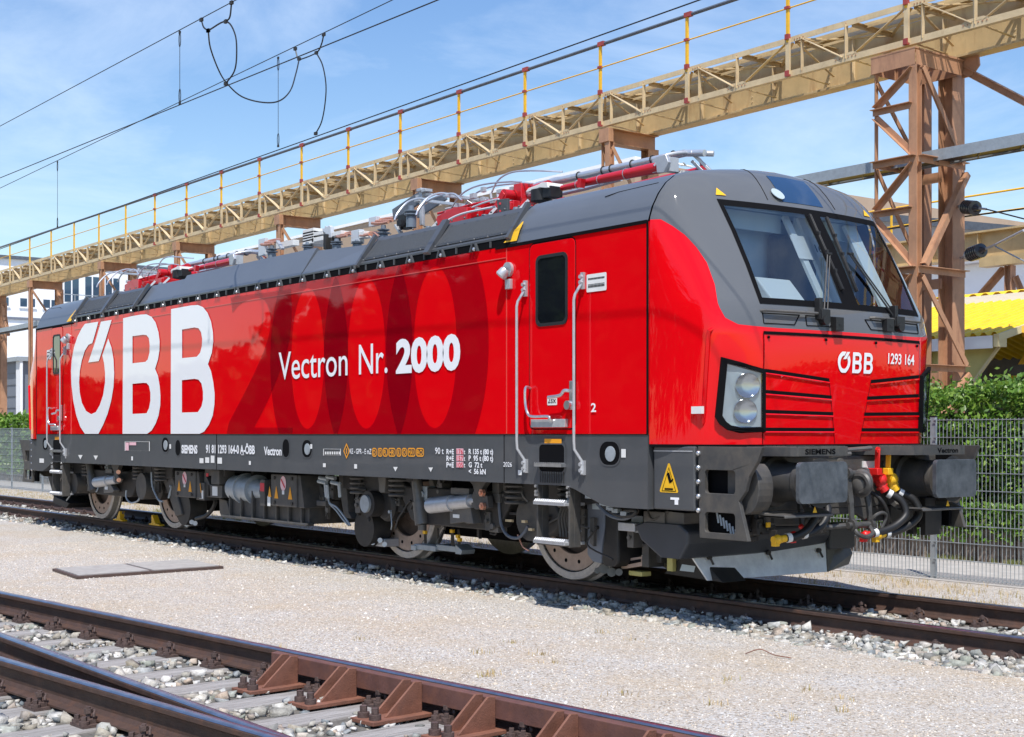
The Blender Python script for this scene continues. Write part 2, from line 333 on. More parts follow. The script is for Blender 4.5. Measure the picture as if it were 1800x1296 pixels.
streaks(M['cream'], (.30, .15, .06), 5, .8, .54, .74, .75); streaks(M['creamlt'], (.32, .18, .09), 7, 2, .56, .76, .7); streaks(M['brown'], (.20, .09, .055), 6, 1.2, .52, .74, .7)
streaks(M['frame'], (.16, .13, .10), 5, 3, .5, .8, .5); streaks(M['midgrey'], (.18, .15, .12), 6, 3, .52, .8, .45); streaks(M['sill'], (.12, .105, .09), 4, 1.2, .52, .85, .4); streaks(M['rail'], (.14, .06, .03), 9, 9, .5, .75, .6); streaks(M['guard'], (.19, .075, .04), 8, 8, .48, .72, .6); streaks(M['rust'], (.11, .055, .042), 9, 5, .48, .72, .6)
streaks(M['plastic'], (.52, .36, .06), 3, 3, .55, .8, .5); streaks(M['concrete'], (.27, .25, .23), 2, 2, .5, .75, .6)
# ------------------------------------------------------------------ ground
def ground_mat():
    m = bpy.data.materials.new('fine_gravel'); m.use_nodes = True; t = m.node_tree; n = t.nodes; l = t.links; b = n['Principled BSDF']
    g = n.new('ShaderNodeNewGeometry')
    v = n.new('ShaderNodeTexVoronoi'); v.inputs['Scale'].default_value = 74; l.new(g.outputs['Position'], v.inputs['Vector'])
    sp = n.new('ShaderNodeSeparateColor'); l.new(v.outputs['Color'], sp.inputs[0])
    r = n.new('ShaderNodeValToRGB'); e = r.color_ramp.elements
    cs = [(0, (.15, .135, .12)), (.12, (.34, .295, .25)), (.36, (.46, .415, .365)), (.62, (.54, .50, .45)), (.82, (.42, .42, .41)), (1, (.68, .66, .62))]
    while len(e) < len(cs): e.new(.5)
    for i, (p, c) in enumerate(cs): e[i].position = p; e[i].color = (*c, 1)
    l.new(sp.outputs[0], r.inputs[0])
    # sandy, dry patches
    z = n.new('ShaderNodeTexNoise'); z.inputs['Scale'].default_value = .55; z.inputs['Detail'].default_value = 8; z.inputs['Roughness'].default_value = .7; l.new(g.outputs['Position'], z.inputs['Vector'])
    rr = n.new('ShaderNodeValToRGB'); rr.color_ramp.elements[0].position = .45; rr.color_ramp.elements[1].position = .66; rr.color_ramp.elements[1].color = (.52, .52, .52, 1); l.new(z.outputs['Fac'], rr.inputs[0])
    q = n.new('ShaderNodeMix'); q.data_type = 'RGBA'; l.new(rr.outputs[0], q.inputs['Factor']); l.new(r.outputs[0], q.inputs['A'])
    z3 = n.new('ShaderNodeTexNoise'); z3.inputs['Scale'].default_value = 38; z3.inputs['Detail'].default_value = 5; l.new(g.outputs['Position'], z3.inputs['Vector'])
    r3 = n.new('ShaderNodeValToRGB'); r3.color_ramp.elements[0].position = .35; r3.color_ramp.elements[0].color = (.30, .23, .14, 1); r3.color_ramp.elements[1].position = .66; r3.color_ramp.elements[1].color = (.60, .46, .29, 1); l.new(z3.outputs['Fac'], r3.inputs[0])
    l.new(r3.outputs[0], q.inputs['B']); l.new(q.outputs['Result'], b.inputs['Base Color'])
    ba = n.new('ShaderNodeMath'); ba.operation = 'MULTIPLY_ADD'; l.new(v.outputs['Distance'], ba.inputs[0]); ba.inputs[1].default_value = -1.2; l.new(z3.outputs['Fac'], ba.inputs[2])
    bp = n.new('ShaderNodeBump'); bp.inputs['Strength'].default_value = .8; bp.inputs['Distance'].default_value = .012; l.new(ba.outputs[0], bp.inputs['Height']); l.new(bp.outputs[0], b.inputs['Normal'])
    b.inputs['Roughness'].default_value = .92; b.inputs['Specular IOR Level'].default_value = .2
    return m
GZ = -.2
kind(MB().add([(-900, -700, GZ), (700, -700, GZ), (700, 900, GZ), (-900, 900, GZ)], [(0, 1, 2, 3)]).build('ground', ground_mat(), fix=False), 'structure')
kind(MB().box(-80, 40, 3.60, 5.92, GZ - .1, GZ + .012).build('path', M['concrete']), 'structure')

ICO = []
def _ico():
    t = (1 + 5 ** .5) / 2
    v = [(-1, t, 0), (1, t, 0), (-1, -t, 0), (1, -t, 0), (0, -1, t), (0, 1, t), (0, -1, -t), (0, 1, -t), (t, 0, -1), (t, 0, 1), (-t, 0, -1), (-t, 0, 1)]
    f = [(0, 11, 5), (0, 5, 1), (0, 1, 7), (0, 7, 10), (0, 10, 11), (1, 5, 9), (5, 11, 4), (11, 10, 2), (10, 7, 6), (7, 1, 8), (3, 9, 4), (3, 4, 2), (3, 2, 6), (3, 6, 8), (3, 8, 9), (4, 9, 5), (2, 4, 11), (6, 2, 10), (8, 6, 7), (9, 8, 1)]
    return [Vector(p).normalized() for p in v], f
import numpy as np
rng = np.random.default_rng(11)
CUBE = ([(x, y, z) for x in (-.7, .7) for y in (-.7, .7) for z in (-.7, .7)], [(0, 1, 3), (0, 3, 2), (4, 6, 7), (4, 7, 5), (0, 4, 5), (0, 5, 1), (2, 3, 7), (2, 7, 6), (0, 2, 6), (0, 6, 4), (1, 5, 7), (1, 7, 3)])
def stones(name, pts, sizes, mtl, flat=.78, jag=.33, crushed=False):
    """many loose stones as one stuff object: jittered, squashed, turned pebbles"""
    V, F = CUBE if crushed else _ico(); K = len(V); V = np.array([tuple(v) for v in V]); F = np.array(F); n = len(pts)
    P = np.array(pts)[:, None, :]; sz = np.array(sizes)[:, None, None]
    j = 1 + (rng.random((n, K, 3 if crushed else 1)) - .5) * 2 * jag; sc = np.stack([rng.uniform(.75, 1.35, n), rng.uniform(.7, 1.1, n), rng.uniform(flat - .2, flat + .15, n)], 1)[:, None, :]
    v = V[None] * j * sc; a = rng.random(n) * 6.283; tl = (rng.random(n) - .5) * 1.2
    ca, sa = np.cos(a)[:, None], np.sin(a)[:, None]; ct, st = np.cos(tl)[:, None], np.sin(tl)[:, None]
    x, y, z = v[..., 0], v[..., 1], v[..., 2]; y, z = y * ct - z * st, y * st + z * ct; x, y = x * ca - y * sa, x * sa + y * ca
    v = np.stack([x, y, z], -1) * sz * .5 + P
    f = (F[None] + (np.arange(n) * K)[:, None, None]).reshape(-1, 3)
    me = bpy.data.meshes.new(name); me.vertices.add(n * K); me.vertices.foreach_set('co', v.reshape(-1).astype(np.float32))
    nf = len(f); me.loops.add(nf * 3); me.loops.foreach_set('vertex_index', f.reshape(-1).astype(np.int32))
    me.polygons.add(nf); me.polygons.foreach_set('loop_start', np.arange(0, nf * 3, 3, dtype=np.int32)); me.polygons.foreach_set('loop_total', np.full(nf, 3, np.int32))
    me.materials.append(mtl); me.update(calc_edges=True)
    o = bpy.data.objects.new(name, me); COL.objects.link(o); return kind(o, 'stuff')
STONE = island_mat('ballast_stone', [(.12, .125, .12), (.40, .38, .33), (.22, .235, .22), (.62, .60, .55), (.30, .265, .20), (.74, .72, .68), (.17, .20, .215), (.48, .38, .29), (.52, .52, .49), (.27, .29, .24)], .82, .35)
PEB = island_mat('pebble', [(.62, .58, .52), (.46, .41, .34), (.55, .47, .37), (.70, .67, .63), (.38, .35, .31), (.58, .52, .45), (.48, .38, .28)], .9)
# ------------------------------------------------------------------ tracks
def rail_mesh(name, p, q, zt, label, group):
    """flat-bottom rail from p to q (x, y), head top at zt"""
    p = Vector((*p, zt)); q = Vector((*q, zt)); d = (q - p); ln = d.length; rz = math.atan2(d.y, d.x)
    half = [(.014, 0), (.030, -.003), (.036, -.014), (.036, -.036), (.012, -.05), (.0085, -.07), (.0085, -.125), (.022, -.15), (.0745, -.161), (.075, -.172)]
    prof = half + [(-a, b) for a, b in half[::-1]]
    t = thing(name, label, 'rail', p, group); t.rotation_euler = (0, 0, rz); n = len(prof)
    mb = MB(); mb.add([(x, a, b) for x in (0, ln) for a, b in prof], [(i, (i + 1) % n, (i + 1) % n + n, i + n) for i in range(n)] + [tuple(range(n)), tuple(range(n, 2 * n))[::-1]])
    mb.build('rail_body', M['rail'], t)
    pr = [(-.034, -.007), (-.03, -.003), (-.022, .0004), (-.010, .002), (.010, .002), (.022, .0004), (.03, -.003), (.034, -.007)]; MB().add([(x, a, b) for x in (0, ln) for a, b in pr], [(i, i + 1, i + 9, i + 8) for i in range(7)], True).build('running_surface', M['railtop'], t, ang=80); return t
G = 'rails of the loco track'
rail_mesh('rail', (-60, -.7535), (16, -.7535), 0, 'near rail under the red locomotive, on the photographer\'s side', G)
rail_mesh('rail', (-60, .7535), (16, .7535), 0, 'far rail under the red locomotive, on the fence side', G)
ZF = .04; SA = math.atan(.0955); ca, sa = math.cos(SA), math.sin(SA)
A0 = Vector((4.25, -5.74)); AD = Vector((ca, sa)); AN = Vector((-sa, ca))
def apt(s, o): p = A0 + AD * s + AN * o; return (p.x, p.y)          # along / across the diverging track
G = 'rails of the foreground switch'
rail_mesh('rail', apt(-14, 0), apt(11, 0), ZF, 'dark rail of the foreground switch lying next to the gravel, behind the rusty guard rail', G)
rail_mesh('rail', apt(-14, -1.505), apt(8.9, -1.505), ZF + .002, 'polished foreground rail nearest the camera, running into the crossing', G)
rail_mesh('rail', (-14, -6.56), (12, -6.56), ZF, 'middle foreground rail that slants in front of the gravel towards the crossing', G)
# sleepers of the loco track with screwed clamp plates
def wood_mat():
    m = bpy.data.materials.new('weathered_timber'); m.use_nodes = True; t = m.node_tree; n = t.nodes; l = t.links; b = n['Principled BSDF']
    tc = n.new('ShaderNodeTexCoord'); mp = n.new('ShaderNodeMapping'); mp.inputs['Scale'].default_value = (26, 1.6, 26); l.new(tc.outputs['Object'], mp.inputs[0])
    z = n.new('ShaderNodeTexNoise'); z.inputs['Scale'].default_value = 2.2; z.inputs['Detail'].default_value = 8; z.inputs['Roughness'].default_value = .7; l.new(mp.outputs[0], z.inputs['Vector'])
    r = n.new('ShaderNodeValToRGB'); e = r.color_ramp.elements; e[0].position = .3; e[0].color = (.10, .085, .075, 1); e[1].position = .62; e[1].color = (.36, .34, .325, 1); x = e.new(.46); x.color = (.24, .225, .21, 1)
    l.new(z.outputs['Fac'], r.inputs[0]); l.new(r.outputs[0], b.inputs['Base Color']); b.inputs['Roughness'].default_value = .85
    bp = n.new('ShaderNodeBump'); bp.inputs['Strength'].default_value = .6; bp.inputs['Distance'].default_value = .02; l.new(z.outputs['Fac'], bp.inputs['Height']); l.new(bp.outputs[0], b.inputs['Normal']); return m
M['wood'] = wood_mat()
def clamp_mb(y, zt, side):
    """ribbed plate with a hooked clip and its nut, plus two coach screws, at one side of a rail"""
    mb = MB(); zb = zt - .172; s = side
    mb.box(-.08, .08, y - .17, y + .17, zb - .016, zb - .001)
    for e in (-1, 1):
        yy = y + e * .1
        mb.box(-.05, .05, yy - .035, yy + .022, zb - .001, zb + .022)
        mb.tube(spline([(-.035, yy + .02, zb + .02), (-.045, yy - e * .01, zb + .045), (0, yy - e * .035, zb + .058), (.045, yy - e * .01, zb + .045), (.035, yy + .02, zb + .02)], 4), .0095, 6)
        mb.cyl((0, yy, zb), (0, yy, zb + .085), .013, 8); mb.cyl((0, yy, zb + .05), (0, yy, zb + .075), .024, 6)
        for q in (-.045, .045): mb.cyl((q, y + e * .145, zb), (q, y + e * .145, zb + .018), .028, 10); mb.cyl((q, y + e * .145, zb + .018), (q, y + e * .145, zb + .042), .017, 4)
    return mb
def sleeper(label, group, x, y0, y1, zt, ang, rails, w=.25):
    t = thing('sleeper', label, 'sleeper', (x, 0, 0) if not ang else (0, 0, 0), group)
    MB().box(-w / 2, w / 2, y0, y1, zt - .172 - .016 - .15, zt - .172 - .017).build('timber', M['wood'], t, bev=.012)
    for ry in rails: clamp_mb(ry, zt, 1).build('rail_fastening', M['chair'], t)
    return t
s0 = sleeper('timber sleeper under the loco track, half buried in ballast', 'sleepers of the loco track', 9.26, -1.25, 1.25, 0, 0, (-.7535, .7535))
for k in range(-56, 9):
    if k == 0: continue
    c = copy_tree(s0); c.location.x = 9.26 + .634 * k; c.rotation_euler.z = random.uniform(-.01, .01)
def foot_mb(y, zt):
    return clamp_mb(y, zt, 1)
# switch timbers lie square to the diverging track
TB = []
f0 = thing('sleeper', 'grey weathered switch timber in the stone ballast of the foreground track', 'sleeper', (*apt(.74, 0), 0), 'foreground switch timbers')
f0.rotation_euler.z = SA
MB().box(-.13, .13, -3.3, .75, ZF - .34, ZF - .19).build('timber', M['wood'], f0, bev=.014)
clamp_mb(0, ZF, 1).build('rail_fastening', M['chair'], f0); clamp_mb(-1.505, ZF, 1).build('rail_fastening', M['chair'], f0)
for k in range(-24, 12):
    if k == 0: continue
    c = copy_tree(f0); c.location = (*apt(.74 + .618 * k, 0), 0); c.rotation_euler.z = SA + random.uniform(-.012, .012); c.location.z = -.0 + random.uniform(-.004, .004)
# plates that carry the middle rail on the same timbers
fp = thing('rail_fastening', 'clamp plate that holds the middle foreground rail on its timber', 'rail clamp', (0, 0, 0), 'clamp plates of the middle foreground rail')
clamp_mb(0, ZF, 1).build('clamp', M['chair'], fp); fp.location = (7.0, -6.56, 0)
for k in range(-12, 5):
    if k == 0: continue
    c = copy_tree(fp); c.location.x = 7.0 + .618 * k
# guard rail on gusseted brackets beside the far foreground rail
gr = thing('guard_rail', 'rust brown guard rail held by pairs of welded gusset brackets in the foreground', 'guard rail', (*apt(4.55, -.083), 0)); gr.rotation_euler.z = SA
MB().prism([(-.032, -.072), (-.028, .032), (.022, .036), (.030, .026), (.030, -.05), (.016, -.075)], 0, 0, 7.2).build('rail_body', M['guard'], gr, bev=.004)
for k in range(9):
    x = .18 + .618 * k; mb = MB()
    mb.box(x - .02, x + .19, -.42, .08, ZF - .188, ZF - .165)
    for q in (.0, .10): mb.prism([(-.033, .045), (-.085, .05), (-.29, -.12), (-.29, -.166), (-.033, -.166)], 0, x + q + .018, x + q + .033)
    b = mb.build('bracket', M['rust'], gr, bev=.003)
    sc = MB()
    for yy, xx in ((-.365, x + .03), (-.365, x + .135)):
        sc.cyl((xx, yy, ZF - .165), (xx, yy, ZF - .135), .034, 12); sc.cyl((xx, yy, ZF - .135), (xx, yy, ZF - .10), .021, 6)
    sc.build('screw', M['chair'], b)
def below(p, lo=-1): return p
def rpts(n, fx, fy, fz): return np.stack([fx(n), fy(n), fz(n)], 1)
U = rng.uniform
def band(n, s0, s1, o0, o1, z0, z1):
    s = U(s0, s1, n); o = U(o0, o1, n); x = A0.x + AD.x * s + AN.x * o; y = A0.y + AD.y * s + AN.y * o
    return np.stack([x, y, U(z0, z1, n)], 1)
BED = mat('ballast_bed_shade', (.12, .11, .095), .95, var=.45, vscale=28, bump=.5, bscale=60)  # dark bed paints the black shade between the ballast stones
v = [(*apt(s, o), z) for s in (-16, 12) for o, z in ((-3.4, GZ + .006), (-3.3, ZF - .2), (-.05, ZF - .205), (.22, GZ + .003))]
kind(MB().add(v, [(i, i + 1, i + 5, i + 4) for i in range(3)]).build('ballast_bed_shade', BED, fix=False), 'structure')
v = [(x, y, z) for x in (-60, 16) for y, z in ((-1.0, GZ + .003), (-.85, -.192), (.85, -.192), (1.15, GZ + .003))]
kind(MB().add(v, [(i, i + 1, i + 5, i + 4) for i in range(3)]).build('ballast_bed_shade', BED, fix=False), 'structure')
# ballast between and beside the foreground rails
pts = np.concatenate([band(13000, -3, 10, -1.42, -.10, ZF - .25, ZF - .185), band(9000, -2, 9, -2.9, -1.58, ZF - .25, ZF - .185), band(1500, -3, 6, .1, .34, ZF - .22, ZF - .13), band(350, 5.5, 11, .06, .22, ZF - .2, ZF - .12)])
ss = (pts[:, 0] - A0.x) * AD.x + (pts[:, 1] - A0.y) * AD.y
ph = np.abs(((ss - .74) / .618) - np.round((ss - .74) / .618)) * .618
keep = (ph > .155) | (rng.random(len(pts)) < .02)
pts = pts[keep]; stones('ballast', pts, np.minimum(.11, .026 + rng.exponential(.022, len(pts))), STONE, jag=.62, crushed=True)
# ballast along the loco track
n = 17000; x = U(-22, 14.5, n); x = np.where(rng.random(n) < .45, U(5.5, 14.5, n), x); y = np.where(rng.random(n) < .5, -U(.86, 1.28, n), U(-.66, .66, n)); y = np.where(rng.random(n) < .10, U(.86, 1.2, n), y)
ph = np.abs(((x - 9.26) / .634) - np.round((x - 9.26) / .634)) * .634
near = np.abs(y) > .8
z = np.where(near, -.215 + .09 * np.clip((1.28 - np.abs(y)) / .42, 0, 1) * rng.random(n), U(-.225, -.165, n))
keep = (ph > .14) | near
pts = np.stack([x, y, z], 1)[keep]; stones('ballast', pts, np.minimum(.1, .032 + rng.exponential(.02, len(pts))), STONE, jag=.62, crushed=True)
# pebbles lying on the gravel between the two tracks
n = 34000; x = U(-4, 14, n) ; y = U(-5.6, -1.0, n)
ok = y > A0.y + (x - A0.x) * .0955 + .1
pts = np.stack([x, y, np.full(n, GZ + .001)], 1)[ok]; stones('gravel', pts, U(.006, .017, len(pts)) * (1 + (rng.random(len(pts)) < .03) * 1.1), PEB, jag=.25)
# dry grass in tufts and between the stones
def blades(name, cents, per, h, spread, mtl):
    v = []; f = []
    for (cx, cy, cz) in cents:
        for _ in range(per):
            a = random.uniform(0, 6.28); r = abs(random.gauss(0, spread)); x = cx + r * math.cos(a); y = cy + r * math.sin(a); hh = h * random.uniform(.4, 1.2); b = random.uniform(0, 6.28); wd = random.uniform(.0015, .0035); ln = random.uniform(.1, .9) * hh
            dx, dy = math.cos(b) * wd, math.sin(b) * wd; tx, ty = math.cos(b + 1.6) * ln, math.sin(b + 1.6) * ln; i = len(v)
            v += [(x - dx, y - dy, cz), (x + dx, y + dy, cz), (x + tx * .4 + dx * .7, y + ty * .4 + dy * .7, cz + hh * .65), (x + tx * .4 - dx * .7, y + ty * .4 - dy * .7, cz + hh * .65), (x + tx, y + ty, cz + hh)]
            f += [(i, i + 1, i + 2, i + 3), (i + 3, i + 2, i + 4)]
    return kind(MB().add(v, f).build(name, mtl, fix=False), 'stuff')
STRAW = island_mat('dry_grass', [(.50, .36, .17), (.62, .48, .26), (.42, .30, .13), (.36, .34, .12), (.56, .40, .2)], .8, trans=.25)
tufts = []
for _ in range(46):
    s = random.uniform(3, 11); o = random.choice([random.uniform(.1, .4), random.uniform(.3, 2.4), random.uniform(.3, 4)]); p = apt(s, o)
    if p[1] < -1.35: tufts.append((*p, GZ))
blades('dry_grass', tufts, 22, .042, .06, STRAW)
blades('dry_grass', [(random.uniform(-30, 14), random.uniform(1.5, 3.5), GZ) for _ in range(1500)], 14, .055, .13, STRAW)
GREENG = island_mat('green_weeds', [(.12, .17, .04), (.22, .25, .08), (.34, .31, .12)], .8, trans=.25)
blades('weeds', [(*apt(s, o), GZ) for s, o in ((6.25, .22), (6.4, .2), (6.9, -.9), (6.75, -.8), (9.3, .3), (3.2, .3), (4.2, .25))] + [(random.uniform(-12, -6), random.uniform(1.2, 3.3), GZ) for _ in range(60)] + [(random.uniform(5.5, 9), random.uniform(5.9, 6.02), GZ) for _ in range(40)], 40, .07, .05, GREENG)
# twig on the gravel
p = at(1345, 1155, 2, GZ); tag(MB().tube(spline([(p.x - .15, p.y - .05, GZ + .01), (p.x - .05, p.y, GZ + .05), (p.x + .06, p.y + .03, GZ + .02), (p.x + .2, p.y + .06, GZ + .012)], 5), .004, 5).build('twig', M['rust']), 'thin bent dark twig lying on the gravel in front of the loco track', 'twig')
# steel-framed slab cover in the gravel
hc = thing('pit_cover', 'pair of grey concrete slabs in a rusty steel frame flush with the gravel', 'pit cover', (0, 0, 0))
c0 = Vector(at(92, 997, 2, -.15)[:2]); c1 = Vector(at(135, 1011, 2, -.15)[:2]); c2 = Vector(at(393, 993, 2, -.15)[:2]); c3 = Vector(at(332, 981, 2, -.15)[:2])
def quad(a, b, c, d, z0, z1, name, mt):
    v = [(*p, z) for z in (z0, z1) for p in (a, b, c, d)]
    return MB().add(v, [(0, 1, 2, 3), (4, 5, 6, 7), (0, 1, 5, 4), (1, 2, 6, 5), (2, 3, 7, 6), (3, 0, 4, 7)]).build(name, mt, hc)
quad(c0, c1, c2, c3, GZ - .05, -.168, 'frame', M['chair'])
def ip(s, t): return (c0.lerp(c1, s)).lerp(c3.lerp(c2, s), t)
quad(ip(.05, .02), ip(.95, .02), ip(.95, .485), ip(.05, .485), -.17, -.158, 'slab', M['slab'])
quad(ip(.05, .515), ip(.95, .515), ip(.95, .98), ip(.05, .98), -.17, -.158, 'slab', M['slab'])
# yellow wheel stops on the near rail at the far bogie
def chock(x, label, rz):
    t = thing('wheel_chock', label, 'wheel chock', (x, -.7535, .002), 'wheel chocks on the near rail'); t.rotation_euler.z = rz
    MB().prism([(-.2, 0), (.2, 0), (.2, .02), (.05, .035), (-.06, .16), (-.1, .16), (-.1, .03), (-.2, .02)], 1, -.045, .045).build('shoe', M['yellow'], t, bev=.004)
    MB().tube(spline([(-.1, 0, .12), (-.17, .02, .16), (-.26, .02, .1), (-.2, .01, .05)], 5), .009, 6).build('handle', M['midgrey'], t)
chock(-5.55, 'yellow wheel chock on the rail against the rearmost wheel', math.pi)
chock(-4.05, 'yellow wheel chock on the rail against the second wheel from the rear', 0)

# ------------------------------------------------------------------ fence, wall, hedge
FY = 3.74
fe = thing('mesh_fence', 'galvanised double wire mesh fence with grey posts beside the concrete path', 'fence', (0, FY, GZ))
pm = MB().box(-.03, .03, -.02, .02, -.1, 1.83); px = 7.16 - 2.71 * 12; post0 = None
for k in range(-14, 6):
    x = 7.16 + 2.71 * k; po = MB().box(x - .035, x + .035, -.02, .02, -.1, 1.83).build('post', M['galv'], fe, bev=.004)
    MB().box(x - .037, x + .037, -.022, .022, 1.83, 1.845).build('post_cap', M['black'], po)
    mb = MB()
    vis = True
    for j in range(1, 54): xx = x + .05 * j; mb.bar((xx, -.03, .02), (xx, -.03, 1.81), .0055, up=(0, 1, 0))
    for j in range(0, 10):
        zz = .04 + .195 * j
        for yy in (-.037, -.023): mb.bar((x + .02, yy, zz), (x + 2.69, yy, zz), .0075)
    mb.build('wire_panel', M['galv'], fe, fix=False)
WY = 6.05
STW = mat('old_stone_wall', (.17, .14, .115), .9, var=.5, vscale=7, bump=.5, bscale=26)
mb = MB(); x = -70
while x < 30:
    wd = random.uniform(.14, .36); h = random.uniform(.44, .60)
    mb.box(x + .012, x + wd - .012, WY + random.uniform(-.03, .01), WY + .3, GZ - .1, GZ + h); x += wd
wl = mb.build('stone_wall', STW, bev=.03); tag(wl, 'low wall of upright grey brown stones along the path under the hedge', 'wall')
LEAF = island_mat('hedge_leaf', [(.05, .12, .014), (.10, .21, .022), (.16, .30, .035), (.07, .16, .018), (.26, .38, .06), (.13, .25, .028)], .42, trans=.32)
hg = thing('hedge', 'clipped green leafy hedge standing behind the stone wall and the fence', 'hedge', (0, 0, 0))
HT = 2.0
def leaves(n, x0, x1, sz=1.):
    v = np.zeros((n, 4, 3)); x = U(x0, x1, n); face = rng.random(n); d = np.abs(rng.normal(0, .11, n)); lump = .09 * np.sin(x * 2.3) + .08 * np.sin(x * 5.1 + 1) + .06 * np.sin(x * 11.3)
    y = np.where(face < .68, WY + .16 + d - .1 * rng.random(n) + .5 * lump, U(WY + .2, WY + 1.5, n)); zz = U(GZ + .42, HT, n); zz = np.where((face < .68) & (rng.random(n) < .12), U(GZ + .26, GZ + .75, n), zz)
    y = y + np.where(face < .68, .12 * np.sin(zz * 4 + x * 3) * .6, 0)
    z = np.where(face < .68, zz, HT - d * .8 + .07 * rng.random(n) + .18 * rng.random(n) ** 9 + .35 * lump)
    low = (face < .68) & (z < GZ + .75); y = np.where(low, WY + .02 - .14 * rng.random(n), y)
    c = np.stack([x, y, z], 1); nr = rng.normal(0, 1, (n, 3)); nr[:, 2] += .8; nr[:, 1] -= .7; nr /= np.linalg.norm(nr, axis=1)[:, None]
    a = np.cross(nr, rng.normal(0, 1, (n, 3))); a /= np.linalg.norm(a, axis=1)[:, None]; b = np.cross(nr, a)
    l = (U(.03, .058, n) * sz)[:, None]; wd = l * .48
    v[:, 0] = c - a * l; v[:, 1] = c + b * wd + nr * l * .15; v[:, 2] = c + a * l; v[:, 3] = c - b * wd + nr * l * .15
    return v
lv = np.concatenate([leaves(34000, 4.2, 11.5), leaves(16000, -36, -18, 2.0), leaves(22000, -18, 4.2, 1.9), leaves(9000, -70, -36, 2.6), leaves(8000, 11.5, 22, 1.8)])
me = bpy.data.meshes.new('foliage'); nn = len(lv); me.vertices.add(nn * 4); me.vertices.foreach_set('co', lv.reshape(-1).astype(np.float32)); me.loops.add(nn * 4); me.loops.foreach_set('vertex_index', np.arange(nn * 4, dtype=np.int32))
me.polygons.add(nn); me.polygons.foreach_set('loop_start', np.arange(0, nn * 4, 4, dtype=np.int32)); me.polygons.foreach_set('loop_total', np.full(nn, 4, np.int32)); me.materials.append(LEAF); me.update(calc_edges=True)
fo = bpy.data.objects.new('foliage', me); COL.objects.link(fo); fo.parent = hg
mb = MB(); mb.box(-70, 22, WY + .5, WY + 1.4, GZ + .2, HT - .28)  # solid dark core box paints the shaded inside of the hedge
for _ in range(260):
    x = random.uniform(-34, 14); mb.tube([(x, WY + .55, GZ + .1), (x + random.uniform(-.2, .2), WY + .5, GZ + .8), (x + random.uniform(-.4, .4), WY + .3, GZ + random.uniform(1.2, 2))], [.018, .012, .005], 5, caps=False)
mb.build('branches_and_dark_core', mat('hedge_twigs_and_core', (.03, .03, .014), .9, var=.5, vscale=12), hg)

# distant trees on the photographer's side of the tracks (they show in the paint of the locomotive)
TREE = island_mat('tree_leaf', [(.03, .06, .012), (.05, .095, .018), (.07, .12, .025), (.04, .08, .02)], .6)
v = []; f = []
for _ in range(190):
    az = random.choice([random.uniform(-.1, .4), random.uniform(-.1, 1.0)]); D = random.uniform(48, 75); dx = -.92 + az * .55; dy = -math.sqrt(max(.05, 1 - min(.98, dx * dx))); cx = 16.9 + dx * D; cy = 6.65 + dy * D
    k = max(0, min(2.0, az / .2)); h = (3.2 + 6.4 * k) * random.uniform(.72, 1.15); r = random.uniform(1.6, 3.2)
    for _ in range(170):
        q = Vector((random.gauss(0, 1), random.gauss(0, 1), random.gauss(0, 1))).normalized() * random.uniform(.5, 1) ; c = Vector((cx + q.x * r, cy + q.y * r, max(GZ, h * .55 + q.z * h * .5)))
        a = Vector((random.gauss(0, 1), random.gauss(0, 1), random.gauss(0, 1))).normalized(); b = a.orthogonal().normalized(); a *= random.uniform(.3, .6); b *= random.uniform(.25, .5); i = len(v); v += [c - a, c + b, c + a, c - b]; f.append((i, i + 1, i + 2, i + 3))
kind(MB().add(v, f).build('distant_trees', TREE, fix=False), 'stuff')
# ------------------------------------------------------------------ crane runway
Y0, Y1 = 10.0, 11.25
rw = thing('crane_runway', 'long cream crane runway girder with lattice walkway and yellow railing', 'crane runway', (0, 0, 0))
XA, XB = -66.0, 30.0
gd = MB(); gd.box(XA, XB, Y1 - .008, Y1 + .008, 7.97, 8.86); gd.box(XA, XB, Y1 - .15, Y1 + .15, 7.93, 7.97); gd.box(XA, XB, Y1 - .15, Y1 + .15, 8.86, 8.9); gd.box(XA, XB, Y1 - .035, Y1 + .035, 8.9, 9.02)
gd.build('girder', M['cream'], rw)
mb = MB(); k = 0
x = XA
while x < XB:
    if x > -40:
        for q in np.arange(x, x + .66 * 3, .11): mb.sphere((q, Y1 - .11, 7.975), .014, 6, 4); 
        mb.cyl((x, Y1 - .02, 8.2), (x, Y1, 8.2), .016, 6); mb.cyl((x, Y1 - .02, 8.1), (x, Y1, 8.1), .016, 6); mb.box(x + .6, x + .61, Y1 - .09, Y1 - .009, 7.975, 8.855)
    x += 1.98
mb.build('rivets', M['creamlt'], rw)
tr = MB(); BAY = 2.63; PX = [-.56 + BAY * k for k in range(-25, 12)]
ZB, ZT = 8.05, 8.67
tr.box(XA, XB, Y0 - .006, Y0 + .006, ZB - .055, ZB + .055); tr.box(XA, XB, Y0 + .0065, Y0 + .1, ZB - .055, ZB - .045)
tr.box(XA, XB, Y0 - .006, Y0 + .006, ZT - .05, ZT + .05); tr.box(XA, XB, Y0 + .0065, Y0 + .1, ZT + .04, ZT + .05)
